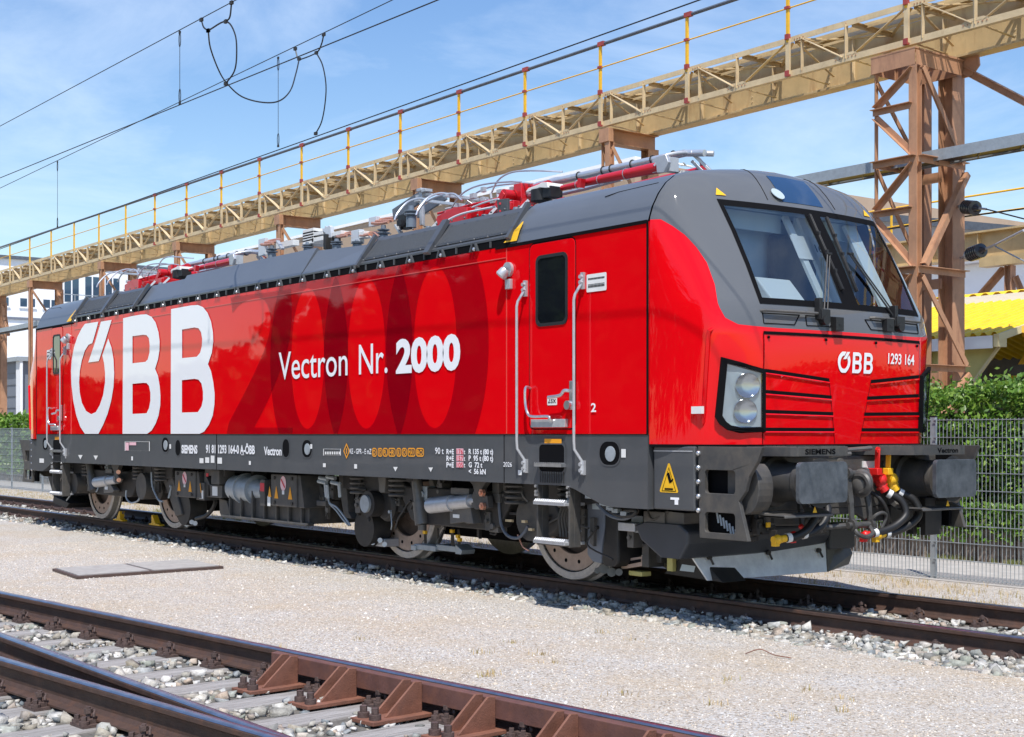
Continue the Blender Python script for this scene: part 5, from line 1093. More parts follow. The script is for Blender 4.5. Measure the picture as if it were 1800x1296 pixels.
# ---- doors with rails, handles and lamps on the near side
def door(s):
    f = lambda a: a * s
    cx, hw = (6.805, .335) if s > 0 else (-6.42, .265); x0, x1 = cx - hw, cx + hw
    m = MB(); m.sheet([rrect(x0 - .012, x1 + .012, 1.478, 3.232, .075), rrect(x0, x1, 1.49, 3.22, .065)], lambda a, b: side(a, b, .003)); m.build('door_seal', M['gap'], loco)
    m = MB(); m.prism(rrect(x0, x1, 1.49, 3.22, .065), 1, -1.507, -1.498); d = m.build('door', M['red'], loco, bev=.004)
    m = MB(); m.sheet([rrect(cx - hw * .7, cx + hw * .7, 2.44, 3.105, .07), rrect(cx - hw * .61, cx + hw * .61, 2.47, 3.075, .05)], lambda a, b: side(a, b, .0095)); o = m.build('window_seal', M['black'], d); md = o.modifiers.new('thickness', 'SOLIDIFY'); md.thickness = .012; md.offset = 0
    m = MB(); m.sheet([rrect(cx - hw * .63, cx + hw * .63, 2.463, 3.082, .05)], lambda a, b: side(a, b, .0085)); m.build('window', mat('door_glass', (.008, .010, .013), .04, coat=1), d)
    m = MB(); m.tube(spline([(x0 + .02, -1.507, 1.87), (x0 + .02, -1.57, 1.87), (x0 + .025, -1.575, 1.72), (x0 + .07, -1.575, 1.62), (x0 + .16, -1.575, 1.60), (x0 + .36, -1.575, 1.60), (x0 + .39, -1.57, 1.57), (x0 + .40, -1.507, 1.54)], 5), .013, 8); m.build('bow_handle', M['steel'], d)
    m = MB(); m.box(x1 - .05, x1 + .0, -1.535, -1.507, 1.66, 1.92); m.tube(spline([(x1 - .03, -1.55, 1.83), (x1 - .08, -1.57, 1.83), (x1 - .13, -1.575, 1.79), (x1 - .30, -1.575, 1.775)], 5), .017, 8); m.cyl((x1 - .05, -1.507, 1.70), (x1 - .05, -1.565, 1.70), .042, 14); m.build('lever_handle', M['steel'], d, bev=.004)
    m = MB(); m.box(cx - hw * .8, cx + hw * .7, -1.545, -1.5, 1.50, 1.575); m.build('kick_plate', M['alu'], loco, bev=.003)
    for xx in ((x0 - .09, x1 + .085) if s > 0 else (x0 + .02, x1 + .12)):
        t = MB(); t.tube([(xx + .03, -1.505, 2.875), (xx + .03, -1.52, 2.86), (xx + .03, -1.535, 2.78), (xx + .01, -1.585, 2.69), (xx, -1.59, 2.64), (xx, -1.59, 1.38), (xx, -1.585, 1.30), (xx + .035, -1.53, 1.20), (xx + .035, -1.53, 1.08)], .0135, 8)
        for z in (2.80, 2.85, 1.11, 1.165): t.cyl((xx + .03, -1.5, z), (xx + .03, -1.55, z), .018, 8)
        t.box(xx + .012, xx + .052, -1.525, -1.5, 2.74, 2.89); t.box(xx + .012, xx + .06, -1.525, -1.5, 1.07, 1.2); t.build('grab_rail', M['alu'], loco)
    lx = 6.124 if s > 0 else -5.9
    m = MB(); m.cyl((lx + .02, -1.5, 3.02), (lx + .02, -1.53, 3.02), .07, 18); m.lathe([(-.05, .035), (-.03, .05), (.03, .058), (.045, .05), (.045, 0)], (lx + .01, -1.565, 2.985), (-.45, -.3, -.6), 16); m.box(lx - .005, lx + .075, -1.535, -1.5, 2.83, 2.925); m.build('side_lamp', M['alu'], loco, bev=.004)
    m = MB(); m.sheet([rrect(7.302 if s > 0 else -6.92, 7.573 if s > 0 else -6.7, 2.706, 2.865, .012)], lambda a, b: side(a, b, .006)); pl = m.build('data_plate', M['dirtywhite'], loco)
    m = MB(); xa_, xb_ = (7.325, 7.55) if s > 0 else (-6.90, -6.72)
    for z, h in ((2.815, .016), (2.77, .006), (2.745, .02)): 
        for i in range(12): q = xa_ + (xb_ - xa_) * i / 12; m.box(q, q + (xb_ - xa_) / 15, -1.5075, -1.507, z, z + h)
    m.build('plate_writing', M['black'], pl)
    m = MB(); m.sheet([rrect(cx - .21, cx + .20, 1.07, 1.36, .05), rrect(cx - .19, cx + .18, 1.09, 1.34, .045)], lambda a, b: side(a, b, .006)); st = m.build('step_recess', M['sill'], loco)
    m = MB(); m.sheet([rrect(cx - .19, cx + .18, 1.09, 1.34, .045)], lambda a, b: side(a, b, .004)); m.build('recess_opening', M['gap'], st)
    m = MB(); m.box(cx - .2, cx + .2, -1.56, -1.5, 1.135, 1.165)
    for i in range(12): m.box(cx - .2 + i * .034, cx - .19 + i * .034, -1.56, -1.5, 1.1655, 1.175)
    m.build('tread', M['steel'], st)
    m = MB(); [m.bar((cx - .17 + i * .034, -1.507, .985), (cx - .17 + i * .034, -1.507, 1.09), .008, .004) for i in range(11)]; m.build('grip_ribs', M['dark'], st)
door(1); door(-1)
mb = MB(); sidex, sz_ = sxz(970, 704); mb.sheet([rrect(sidex - .055, sidex + .09, sz_ - .045, sz_ + .045, .01)], lambda a, b: side(a, b, .0105)); pl = mb.build('label_plate', M['dirtywhite'], loco)
mb = MB(); put_text(mb, '2sx', sidex - .045, sidex + .075, sz_ - .025, .055, lambda a, b: side(a, b, .012), .01); mb.build('label_writing', M['black'], pl)
mb = MB(); p = [at(u, v, 1, -1.462) for u, v in ((1217, 714), (1233, 714), (1233, 728), (1217, 728))]; cc = sum(p, Vector()) / 4
mb.box(cc.x - .06, cc.x + .06, -1.468, -1.44, cc.z - .03, cc.z + .03); mb.build('label_plate', M['dirtywhite'], loco)
# ------------------------------------------------------------------ locomotive: running gear
YW = -.8
def wheel(x, s):
    """one wheel with its disc brake ring; s = -1 near side, +1 far side"""
    a = (0, s, 0); o = (x, s * .68, .625); t = MB()
    t.lathe([(0, .40), (-.012, .60), (-.012, .650), (.02, .655), (.035, .628), (.05, .6255), (.125, .6245), (.133, .618), (.135, .60), (.135, .548)], o, a, 64); t.lathe([(.135, .548), (.128, .545), (.128, .535)], o, a, 64)
    t.lathe([(.135, .60), (.137, .598), (.137, .55), (.135, .548)], o, a, 64)
    w_ = t.build('wheel', M['tread'], loco, ang=30)
    t = MB(); t.lathe([(.10, .536), (.118, .532), (.118, .37), (.10, .365)], o, a, 56); t.build('brake_disc', M['disc'], w_)
    t = MB(); t.lathe([(.115, .536), (.115, .549), (.129, .549), (.129, .5365)], o, a, 56)
    for k in range(14):
        q = 2 * math.pi * k / 14; c = Vector((x + .45 * math.cos(q), s * (.68 + .118), .625 + .45 * math.sin(q))); t.cyl(c, c + Vector((0, s * .003, 0)), .02, 10)
    t.build('disc_groove', M['gap'], w_)
    t = MB(); t.lathe([(.10, .37), (.04, .36), (.03, .30), (.05, .2), (.09, .17), (.1, .12), (.1, 0)], o, a, 40); t.lathe([(0, .40), (-.02, .3), (-.02, 0)], o, a, 32); t.build('hub', M['hub'], w_)
for x in (-6.25, -3.25, 3.25, 6.25):
    for s in (-1, 1): wheel(x, s)
    MB().cyl((x, -.68, .625), (x, .68, .625), .1, 16).build('axle', M['dark'], loco)
def B(mb, u0, v0, u1, v1, y, d):
    """box whose near face shows between photo points (u0,v0) and (u1,v1) on the plane y, going d deep"""
    p = at(u0, v0, 1, y); q = at(u1, v1, 1, y); return mb.box(min(p.x, q.x), max(p.x, q.x), y, y + d, min(p.z, q.z), max(p.z, q.z))
def Q(u, v, y): return at(u, v, 1, y)
def poly(mb, pts, y, d): return mb.prism([(p.x, p.z) for p in [at(u, v, 1, y) for u, v in pts]], 1, y, y + d)
def PT(name, mb, m, bev=.006, parent=loco):
    if name in EACH: return build_each(mb, EACH[name] or name, M[m], parent, bev)[0]
    return mb.build(name, M[m], parent, bev=bev)
# bogie frames and black motor blocks
for c in (4.75, -4.75):
    for s in (-1, 1):
        m = MB(); fr = [(-2.3, .97), (-2.3, .80), (-1.95, .76), (-1.2, .80), (-1.0, .74), (-.82, .50), (-.7, .455), (.7, .455), (.82, .50), (1.0, .74), (1.2, .80), (1.95, .76), (2.3, .80), (2.3, .97), (1.1, .97), (.9, .86), (-.9, .86), (-1.1, .97)]
        m.prism([(c + a, b) for a, b in fr], 1, s * 1.10 - .09, s * 1.10 + .06); m.build('bogie_frame', M['dark'], loco, bev=.015)
        for dx in (-1.5, 1.5):
            m = MB(); m.lathe([(-.07, .0), (-.07, .15), (.0, .19), (.12, .19), (.16, .16), (.16, 0)], (c + dx, s * .95, .625), (0, s, 0), 24); m.prism([(c + dx - .32, .55), (c + dx + .32, .55), (c + dx + .2, .86), (c + dx - .2, .86)], 1, s * .98 - .06, s * .98 + .06); m.build('axle_box', M['dark'], loco, bev=.01)
            for e in (-.33, .33):
                m = MB(); pts = [(c + dx + e + .095 * math.cos(q), s * 1.10 + .095 * math.sin(q), .93 + .27 * q / 31.4 - .12) for q in np.linspace(0, 31.4, 60)]; m.tube(pts, .019, 6); m.build('coil_spring', M['dark'], loco)
    MB().box(c - 2.5, c + 2.5, -.62, .62, .30, 1.08).build('motor_shade_block', M['gap'], loco)  # motor as an enlarged black block, its colour standing in for under-body shade
    MB().box(c - .35, c + .35, -1.0, 1.0, .6, 1.1).build('bolster', M['gap'], loco)
YN = -1.22
# front bogie, side dressing
m = MB(); a, b = Q(733, 846, YN), Q(742, 922, YN); k = a.lerp(b, .48); m.cyl(a, k, .062, 16); m.cyl(k, b, .078, 16); m.cyl(b, b + Vector((.0, 0, -.06)), .045, 12); m.cyl(a + Vector((0, 0, .06)), a, .04, 12); PT('vertical_damper', m, 'midgrey', 0)
m = MB(); a, b = Q(757, 889, -1.3), Q(828, 881, -1.3); k = a.lerp(b, .55); m.cyl(a, k, .085, 18); m.cyl(k, b, .07, 18); m.cyl(a - (b - a).normalized() * .05, a, .05, 12); m.cyl(b, b + (b - a).normalized() * .09, .045, 12); PT('yaw_damper', m, 'alu', 0)
m = MB(); poly(m, [(812, 839), (863, 839), (853, 849), (846, 860), (846, 868), (856, 872), (858, 893), (836, 896), (828, 890), (829, 872), (833, 862), (830, 852), (822, 843)], -1.34, .07); PT('damper_bracket', m, 'frame')
m = MB()
for u, v in ((850, 866.5), (851, 890)): c = Q(u, v, -1.345); m.cyl(c, c + Vector((0, -.035, 0)), .04, 6); m.cyl(c, c + Vector((0, -.05, 0)), .02, 10)
PT('bolt', m, 'copper', 0)
m = MB(); B(m, 792, 857, 824, 871, -1.28, .14); PT('valve_box', m, 'midgrey'); m = MB(); poly(m, [(790, 895), (818, 892), (824, 880), (832, 921), (815, 918), (791, 921)], -1.3, .12); B(m, 818, 871, 828, 921, -1.29, .06); PT('sand_pipe_bracket', m, 'midgrey')
m = MB(); B(m, 796, 904, 807, 911, -1.306, .005); PT('label_plate', m, 'dirtywhite', 0)
m = MB(); B(m, 666, 838, 676, 865, YN, .1); poly(m, [(664, 839), (678, 839), (676, 866), (668, 866)], YN - .02, .06); B(m, 865, 848, 876, 868, YN, .1); poly(m, [(866, 868), (877, 868), (878, 884), (871, 884)], YN, .08); PT('hanger', m, 'midgrey')
m = MB(); c = Q(646, 886, -1.25); m.cyl(c, c + Vector((0, .3, 0)), .15, 20); PT('brake_cylinder', m, 'dark', .01); m = MB(); m.cyl(c + Vector((-.02, -.03, 0)), c + Vector((-.02, 0, 0)), .1, 20); PT('cylinder_cap', m, 'galv', 0)
m = MB(); c = Q(640, 928, -1.1); m.lathe([(0, 0), (0, .22), (.22, .24), (.25, .2), (.25, 0)], c, (0, 1, 0), 24); PT('gear_casing', m, 'dark', 0)
m = MB(); B(m, 640, 944, 676, 962, -1.0, .2); c = Q(655, 950, -1.0); [m.cyl(Q(u, v, -1.0), Q(u, v, -1.06), .03, 8) for u, v in ((645, 950), (655, 954), (668, 950), (676, 957))]; PT('sanding_nozzle', m, 'alu')
m = MB(); B(m, 727, 956, 765, 970, -.92, .2); B(m, 766, 957, 800, 971, -.90, .18); poly(m, [(800, 957), (812, 968), (810, 975), (800, 974)], -.90, .18); B(m, 722, 958, 730, 968, -.94, .24); PT('track_brake', m, 'galv')
m = MB()
for u, v0, v1, w_ in ((747, 918, 955, .03), (770, 930, 955, .02), (795, 928, 958, .035), (806, 930, 956, .025)): m.bar(Q(u, v0, -1.0), Q(u + 1, v1, -.95), w_)
m.bar(Q(771, 950, -1.0), Q(780, 932, -1.0), .02); PT('brake_hanger', m, 'dark', 0)
m = MB()
for u, v in ((805, 943), (808, 949), (795, 934), (747, 936)): c = Q(u, v, -1.03); m.cbox(c, (.05, .03, .035))
PT('pipe_coupling', m, 'yellow', 0)
def hose(px, y, r, name, mt, n=7): return MB().tube(spline([at(u, v, 1, y) for u, v in px], 6), r, n).build(name, M[mt], loco)
hose([(877, 880), (878, 900), (882, 925), (893, 942), (910, 946), (922, 936), (928, 925)], -1.2, .016, 'air_hose', 'pipe')
hose([(1012, 858), (1004, 862), (999, 880), (1003, 905), (1010, 920), (1021, 935)], -1.35, .010, 'air_hose', 'alu')
hose([(577, 875), (580, 885), (592, 892), (604, 907), (616, 924)], -1.25, .012, 'air_hose', 'galv'); hose([(575, 870), (578, 884), (590, 896), (602, 912), (613, 924)], -1.2, .012, 'air_hose', 'galv')
hose([(695, 930), (700, 912), (708, 900), (716, 886), (722, 880)], -1.2, .011, 'air_hose', 'dark'); hose([(725, 858), (722, 848), (712, 844), (698, 842)], -1.2, .012, 'air_hose', 'dark'); hose([(722, 895), (728, 880), (728, 862), (722, 848)], -1.2, .012, 'air_hose', 'dark')
hose([(910, 940), (914, 950), (920, 962), (930, 968)], -1.1, .008, 'earth_cable', 'copper'); hose([(880, 850), (870, 870), (866, 895), (870, 915), (872, 938), (862, 938)], -1.15, .012, 'air_hose', 'dark')
hose([(888, 885), (893, 872), (898, 862), (903, 852)], -1.2, .012, 'air_hose', 'dark')
m = MB(); B(m, 882, 899, 922, 907, -1.15, .06); B(m, 884, 880, 894, 898, -1.18, .06); PT('pipe_rack', m, 'dark'); m = MB(); B(m, 888, 913, 899, 918, -1.16, .03); c = Q(922, 917, -1.2); m.cbox(c, (.06, .03, .025)); c = Q(934, 931, -1.2); m.cbox(c, (.06, .03, .025)); PT('cable_tie', m, 'creamlt', 0)
m = MB(); c = Q(931, 912, -1.15); m.lathe([(0, 0), (0, .22), (.15, .24), (.15, 0)], c, (0, 1, 0), 22); B(m, 923, 880, 942, 920, -1.14, .14); PT('axle_cover', m, 'frame', 0)
for cu in (6.25, 3.25, -3.25, -6.25):
    for e in (-.42, .42):
        m = MB(); [m.tube([(cu + e + .12 * math.cos(q), -1.16 + .12 * math.sin(q), .76 + .055 * k) for q in np.linspace(0, 6.28, 14)], .018, 6) for k in range(4)]; PT('coil_spring', m, 'frame', 0)
# ladder under the driver's door
def ladder(s):
    cx = 6.8 if s > 0 else -6.45; m = MB(); w_ = .235
    for e in (-1, 1): m.box(cx + e * w_ - .012, cx + e * w_ + .012, -1.49, -1.44, .40, .99); m.prism([(cx + e * w_ - .013, .4), (cx + e * w_ + .013, .4), (cx + e * w_ + .013, .97), (cx + e * w_ - .013, .97)], 1, -1.44, -1.36)
    m.box(cx - w_ - .01, cx + w_ + .01, -1.46, -1.445, .40, .418)
    l = PT('step_ladder', m, 'frame', .004); 
    for z in (.78, .42):
        m = MB(); m.box(cx - w_, cx + w_, -1.54, -1.30, z, z + .028)
        for i in range(15): m.cyl((cx - .21 + i * .03, -1.545, z + .028), (cx - .21 + i * .03, -1.54 + .02, z + .05), .010, 6); m.cyl((cx - .21 + i * .03, -1.45, z + .028), (cx - .21 + i * .03, -1.45, z + .05), .010, 6)
        PT('tread', m, 'alu', .002, l)
    m = MB(); [m.tube(spline([(cx - .1 + i * .04, -1.3, .75), (cx - .12 + i * .04, -1.32, .66), (cx - .13 + i * .045, -1.30, .55), (cx - .12 + i * .045, -1.3, .47)], 4), .012, 5) for i in range(6)]; PT('cables', m, 'frame', 0)
    m = MB(); [m.cyl((cx + e * w_, -1.49, z), (cx + e * w_, -1.515, z), .016, 6) for e in (-1, 1) for z in (.95, .9, .87)]; PT('ladder_bolts', m, 'steel', 0)
ladder(1); ladder(-1)
# boxes right of the leading wheel
m = MB(); poly(m, [(1030, 865), (1050, 870), (1063, 878), (1063, 925), (1058, 960), (1057, 991), (1040, 987), (1031, 975)], -1.08, .3); PT('sand_box', m, 'wallgrey', .02)
m = MB(); poly(m, [(1063, 880), (1086, 885), (1087, 990), (1080, 997), (1062, 995), (1057, 985), (1059, 960), (1063, 925)], -1.1, .3); PT('sand_box', m, 'dark', .02)
m = MB(); B(m, 1131, 898, 1168, 922, -1.2, .3); poly(m, [(1168, 898), (1202, 902), (1202, 922), (1168, 922)], -1.18, .3); PT('control_box', m, 'midgrey'); m = MB(); B(m, 1086, 918, 1115, 935, -1.22, .2); PT('terminal_box', m, 'alu')
m = MB()
for u, v in ((1033, 873), (1058, 885), (1070, 893), (1080, 898), (1095, 903)): B(m, u - 5, v - 4, u + 5, v + 4, -1.4, .05)
for u, v in ((1036, 872), (1062, 887), (1072, 895)): B(m, u - 4, v - 3, u + 4, v + 3, -1.42, .02)
PT('connector', m, 'galv', .003); m = MB(); B(m, 1041, 880, 1053, 896, -1.105, .02); PT('label_plate', m, 'blind', 0)
hose([(1035, 870), (1060, 888), (1085, 905), (1110, 906), (1118, 898), (1100, 897)], -1.38, .02, 'cable_bundle', 'black'); hose([(1050, 885), (1070, 905), (1095, 912), (1115, 905)], -1.33, .018, 'cable_bundle', 'pipe'); hose([(1095, 898), (1110, 896), (1119, 900)], -1.3, .03, 'cable_bundle', 'hub')
m = MB(); poly(m, [(1090, 984), (1136, 977), (1136, 994), (1092, 1001)], -.95, .06); PT('brake_pad_holder', m, 'disc'); m = MB(); poly(m, [(1101, 987), (1126, 983), (1126, 988), (1101, 993)], -.956, .008); PT('pad_slot', m, 'gap', 0)
m = MB(); B(m, 1128, 955, 1140, 998, -1.0, .2); B(m, 1138, 965, 1162, 990, -.9, .2); B(m, 1100, 930, 1130, 960, -.8, .2); PT('brake_caliper', m, 'frame'); m = MB(); [m.cyl(Q(u, v, -.9), Q(u, v, -1.0), r, 8) for u, v, r in ((1062, 1000, .05), (1075, 1006, .045), (1088, 1006, .035), (1050, 1003, .03))]; PT('sanding_nozzle', m, 'midgrey', 0)
m = MB(); B(m, 1105, 1003, 1128, 1014, -.9, .12); B(m, 1172, 972, 1182, 1005, -.9, .05); PT('guard_plate', m, 'palewall')
# boxes, compressor and tank between the bogies
def ubox(u0, v0, u1, v1, y, d, slant=0):
    m = MB(); p, q = at(u0, v0, 1, y), at(u1, v1, 1, y); m.box(p.x, q.x, y, y + d, q.z, p.z); m.prism([(q.x, p.z), (q.x, q.z), (q.x + .16, q.z), (q.x + .06, p.z)], 1, y + .02, y + d); o = PT('equipment_box', m, 'frame', .012)
    m = MB()
    for a, b in ((.16, .12), (.84, .12), (.16, .88), (.84, .88)): c = Vector((p.x + (q.x - p.x) * a, y, p.z + (q.z - p.z) * b)); m.cyl(c, c + Vector((0, -.015, 0)), .022, 8)
    m.build('screws', M['dark'], o); cx = (p.x + q.x) / 2; w_ = q.x - p.x; h = p.z - q.z
    m = MB(); r = .075; cz = p.z - h * .28; m.sheet([[(cx + r * math.cos(t), cz + r * 1.25 * math.sin(t)) for t in np.linspace(0, 6.28, 20)[:-1]]], lambda a, b: (a, y - .004, b)); m.build('warning_disc', mat('pink_disc', (.78, .5, .52), .5), o)
    m = MB(); m.bar((cx - .045, y - .007, cz + .05), (cx + .045, y - .007, cz - .05), .02, .004, up=(0, 1, 0)); m.build('disc_mark', M['signred'], o)
    m = MB(); [m.sheet([tri(cx + e * w_ * .27, p.z - h * .56, .11, .16)], lambda a, b: (a, y - .004, b)) for e in (-1, 1)]; m.build('warning_triangle', M['orange'], o)
    m = MB(); m.sheet([rrect(cx - .03, cx + .03, p.z - h * .62, p.z - h * .5, .005)], lambda a, b: (a, y - .004, b)); m.build('sticker', M['dirtywhite'], o); return o
ubox(307, 827, 343, 876, -1.36, .5); ubox(476, 833, 521, 893, -1.36, .5)
m = MB(); B(m, 345, 848, 359, 880, -1.33, .3); poly(m, [(359, 830), (368, 850), (370, 872), (359, 876)], -1.3, .3); B(m, 371, 826, 385, 852, -1.36, .2); B(m, 360, 823, 395, 838, -1.3, .15); B(m, 366, 852, 390, 876, -1.3, .3); B(m, 457, 843, 465, 890, -1.36, .12); PT('switch_box', m, 'frame')
m = MB(); B(m, 373, 855, 382, 872, -1.305, .004); B(m, 350, 862, 357, 877, -1.334, .003); B(m, 470, 872, 475, 890, -1.365, .003); PT('label_plate', m, 'dirtywhite', 0)
m = MB(); B(m, 457, 849, 464, 864, -1.366, .004); B(m, 362, 832, 366, 838, -1.305, .004); B(m, 385, 832, 389, 839, -1.305, .004); PT('red_label', m, 'signred', 0)
m = MB(); [m.sheet([tri(Q(u, v, -1.337).x, Q(u, v, -1.337).z, .09, .14)], lambda a, b: (a, -1.339, b)) for u, v in ((352, 857),)]; [m.sheet([tri(Q(u, v, -1.366).x, Q(u, v, -1.366).z, .09, .14)], lambda a, b: (a, -1.3665, b)) for u, v in ((474, 864),)]; PT('warning_triangle', m, 'orange', 0)
m = MB(); a, b = Q(414, 858, -1.15), Q(458, 862, -1.15); d = (b - a); m.lathe([(-.1, 0), (-.1, .03), (-.05, .05), (0, .12), (.02, .17), (.3, .185), (.3, .21), (.34, .21), (.34, .185), (.62, .18), (.62, .2), (.66, .2), (.66, .15), (.95, .13), (.95, 0)], a, d, 24); PT('air_compressor', m, 'galv', 0)
m = MB(); [B(m, u0, v0, u1, v1, -1.1, .2) for u0, v0, u1, v1 in ((425, 876, 438, 884), (446, 878, 456, 888), (441, 826, 445, 842), (400, 824, 404, 832))]; PT('compressor_mount', m, 'dark')
m = MB(); p, q = Q(402, 866, -1.25), Q(505, 918, -1.25); m.box(p.x, q.x + .55, -1.25, -.3, q.z, p.z + .1)
for i in range(7): x = p.x + .1 + i * .33; m.box(x, x + .03, -1.30, -1.25, q.z, p.z + .05); 
m.box(p.x - .1, q.x + .6, -1.32, -1.2, q.z - .02, q.z + .015); PT('transformer_tank', m, 'frame', .01)
m = MB(); poly(m, [(385, 876), (398, 880), (405, 907), (390, 910), (386, 902)], -1.2, .1); B(m, 505, 893, 560, 915, -1.0, .6); B(m, 556, 880, 572, 890, -1.25, .2); poly(m, [(540, 838), (556, 838), (572, 868), (572, 876), (560, 872)], -1.1, .4); poly(m, [(595, 835), (607, 835), (612, 900), (618, 912), (605, 910), (600, 880)], -1.15, .1); PT('tank_mount', m, 'frame')
m = MB(); [m.cyl(Q(u, v, -1.3), Q(u + 14, v + 3, -1.3), .025, 8) for u, v in ((562, 840), (560, 846), (575, 838), (583, 848))]; [m.cyl(Q(u, v, -1.3), Q(u + 2, v + 24, -1.28), .022, 8) for u, v in ((572, 850), (575, 852), (596, 850))]; PT('pipework', m, 'galv', 0)
# rear bogie dressing
m = MB(); a, b = Q(157, 815, YN), Q(165, 863, YN); k = a.lerp(b, .45); m.cyl(a, k, .062, 14); m.cyl(k, b, .08, 14); PT('vertical_damper', m, 'midgrey', 0)
m = MB(); a, b = Q(170, 848, -1.3), Q(206, 843, -1.3); k = a.lerp(b, .6); m.cyl(a, k, .085, 16); m.cyl(k, b, .07, 16); PT('yaw_damper', m, 'alu', 0)
m = MB(); poly(m, [(193, 812), (212, 812), (208, 820), (205, 832), (210, 842), (206, 850), (198, 848), (200, 830)], -1.34, .07); PT('damper_bracket', m, 'frame'); m = MB(); [m.cyl(Q(u, v, -1.345), Q(u, v, -1.40), .035, 8) for u, v in ((208, 830), (209, 844))]; PT('bolt', m, 'copper', 0)
m = MB(); poly(m, [(182, 852), (193, 850), (200, 862), (198, 866), (182, 867)], -1.32, .1); B(m, 185, 824, 196, 832, -1.3, .1); PT('sand_pipe_bracket', m, 'midgrey'); m = MB(); B(m, 184, 855, 189, 861, -1.326, .004); PT('label_plate', m, 'dirtywhite', 0)
for u, v, r in ((248, 855, .2), (130, 850, .17)):
    m = MB(); c = Q(u, v, -1.28); m.cyl(c, c + Vector((0, .25, 0)), r, 20); PT('axle_cover', m, 'frame', .015)
m = MB(); c = Q(322, 893, -1.12); m.lathe([(0, 0), (0, .25), (.25, .27), (.25, 0)], c, (0, 1, 0), 20); B(m, 318, 905, 330, 922, -1.05, .1); PT('gear_casing', m, 'dark', 0)
hose([(222, 862), (222, 875), (230, 884), (243, 880), (247, 868)], -1.25, .014, 'air_hose', 'galv'); hose([(266, 830), (268, 855), (278, 878), (286, 882)], -1.25, .014, 'air_hose', 'galv'); hose([(117, 880), (124, 870), (129, 858)], -1.2, .012, 'air_hose', 'galv'); hose([(373, 868), (378, 885), (365, 905), (345, 912)], -1.1, .03, 'cable_bundle', 'black')
m = MB(); poly(m, [(283, 838), (300, 826), (306, 850), (316, 888), (320, 905), (308, 908), (296, 870)], -1.15, .25); PT('sand_box', m, 'frame', .015)
m = MB(); [B(m, u0, v0, u1, v1, -1.2, .2) for u0, v0, u1, v1 in ((101, 815, 113, 870), (117, 812, 128, 860), (132, 815, 150, 845), (255, 815, 266, 860), (268, 820, 282, 850), (232, 815, 240, 840))]; PT('bogie_equipment', m, 'dark')
m = MB(); poly(m, [(82, 830), (100, 830), (112, 882), (96, 880)], -.9, .8); poly(m, [(94, 872), (122, 885), (116, 893), (92, 884)], -1.0, .9); PT('track_guard', m, 'dark', .01)
m = MB(); B(m, 325, 905, 334, 925, -1.0, .15); [m.cyl(Q(u, v, -1.0), Q(u, v, -1.08), .035, 8) for u, v in ((331, 915), (337, 918), (343, 920), (328, 922))]; PT('sanding_nozzle', m, 'alu', .004)
m = MB(); B(m, 100, 855, 160, 885, -.6, .5); B(m, 560, 838, 660, 900, -.7, .5); B(m, 870, 850, 1000, 930, -.75, .3); B(m, 1090, 905, 1215, 985, -.7, 1.3); PT('shade_backing', m, 'gap', .01)  # black backing blocks added as painted shade behind the gear, not real equipment
# small pipes, valves and brackets crowding the running gear
rr = random.Random(21)
for c, n in ((4.75, 34), (-4.75, 26), (1.9, 10), (7.2, 8)):
    w_ = 2.2 if abs(c) > 4 and abs(c) < 5 else .55
    for i in range(n):
        x = c + rr.uniform(-w_, w_); z = rr.uniform(.48, .98); y = rr.uniform(-1.22, -1.02); k = rr.random(); m = MB(); mt = rr.choice(['frame', 'midgrey', 'dark', 'midgrey', 'galv'])
        if k < .4:
            p = [(x, y, z), (x + rr.uniform(-.12, .12), y - .03, z - rr.uniform(.05, .2)), (x + rr.uniform(-.3, .3), y, z - rr.uniform(-.1, .3))]; p = [(a, b, min(.97, max(.3, q))) for a, b, q in p]
            m.tube(spline(p, 5), rr.uniform(.007, .014), 6); m.cyl(p[0], (p[0][0], p[0][1] - .03, p[0][2]), .02, 6); PT('pipe_run', m, mt, 0)
        elif k < .75:
            a = rr.uniform(.03, .09); b = rr.uniform(.03, .1); m.box(x - a, x + a, y - .02, y + .1, z - b, z + b); m.cyl((x, y - .02, z), (x, y - .045, z), min(a, b) * .5, 8); m.cyl((x - a * .7, y - .02, z + b * .7), (x - a * .7, y - .032, z + b * .7), .01, 6); PT('valve', m, mt, .005)
        else:
            a = rr.uniform(.02, .04); h = rr.uniform(.08, .22); m.prism([(x - a, z + h), (x + a, z + h), (x + a * .6, z - h), (x - a * 1.2, z - h * .8)], 1, y, y + .04); m.cyl((x, y, z), (x, y - .02, z), .016, 6); PT('bracket', m, mt, .004)
# ------------------------------------------------------------------ locomotive: roof
for s in (1, -1):
    n = len(arc); xe, xf = (5.93, 8.1) if s > 0 else (5.64, -XR)
    v = [(s * xf, a, b) for a, b in arc] + [(s * (xe + .34 * max(0, (b - 3.25) / .58)), a, b) for a, b in arc]
    m = MB(); m.add(v, [(i, i + 1, i + 1 + n, i + n) for i in range(n - 1)], True); m.add(v[n:] + [(s * (xe + .27), 1.4, 3.2), (s * (xe + .27), -1.4, 3.2)], [tuple(range(n + 2))]); m.build('cab_roof', M['roofgrey'], loco, ang=50)
    m = MB(); m.box(min(s * xe, s * xf), max(s * xe, s * xf), -1.512, -1.5, 3.232, 3.262); m.build('rain_gutter', M['gap'], loco)
    m = MB(); m.tube([(s * (xf - .75), -1.33, 3.575), (s * (xf - .6), -1.3, 3.60), (s * (xf - .1), -1.28, 3.615)], .004, 5); m.build('roof_joint', M['gap'], loco)
MB().box(-5.8, 6.2, -1.3, 1.3, 3.2, 3.46).build('roof_deck', M['roofgrey'], loco)
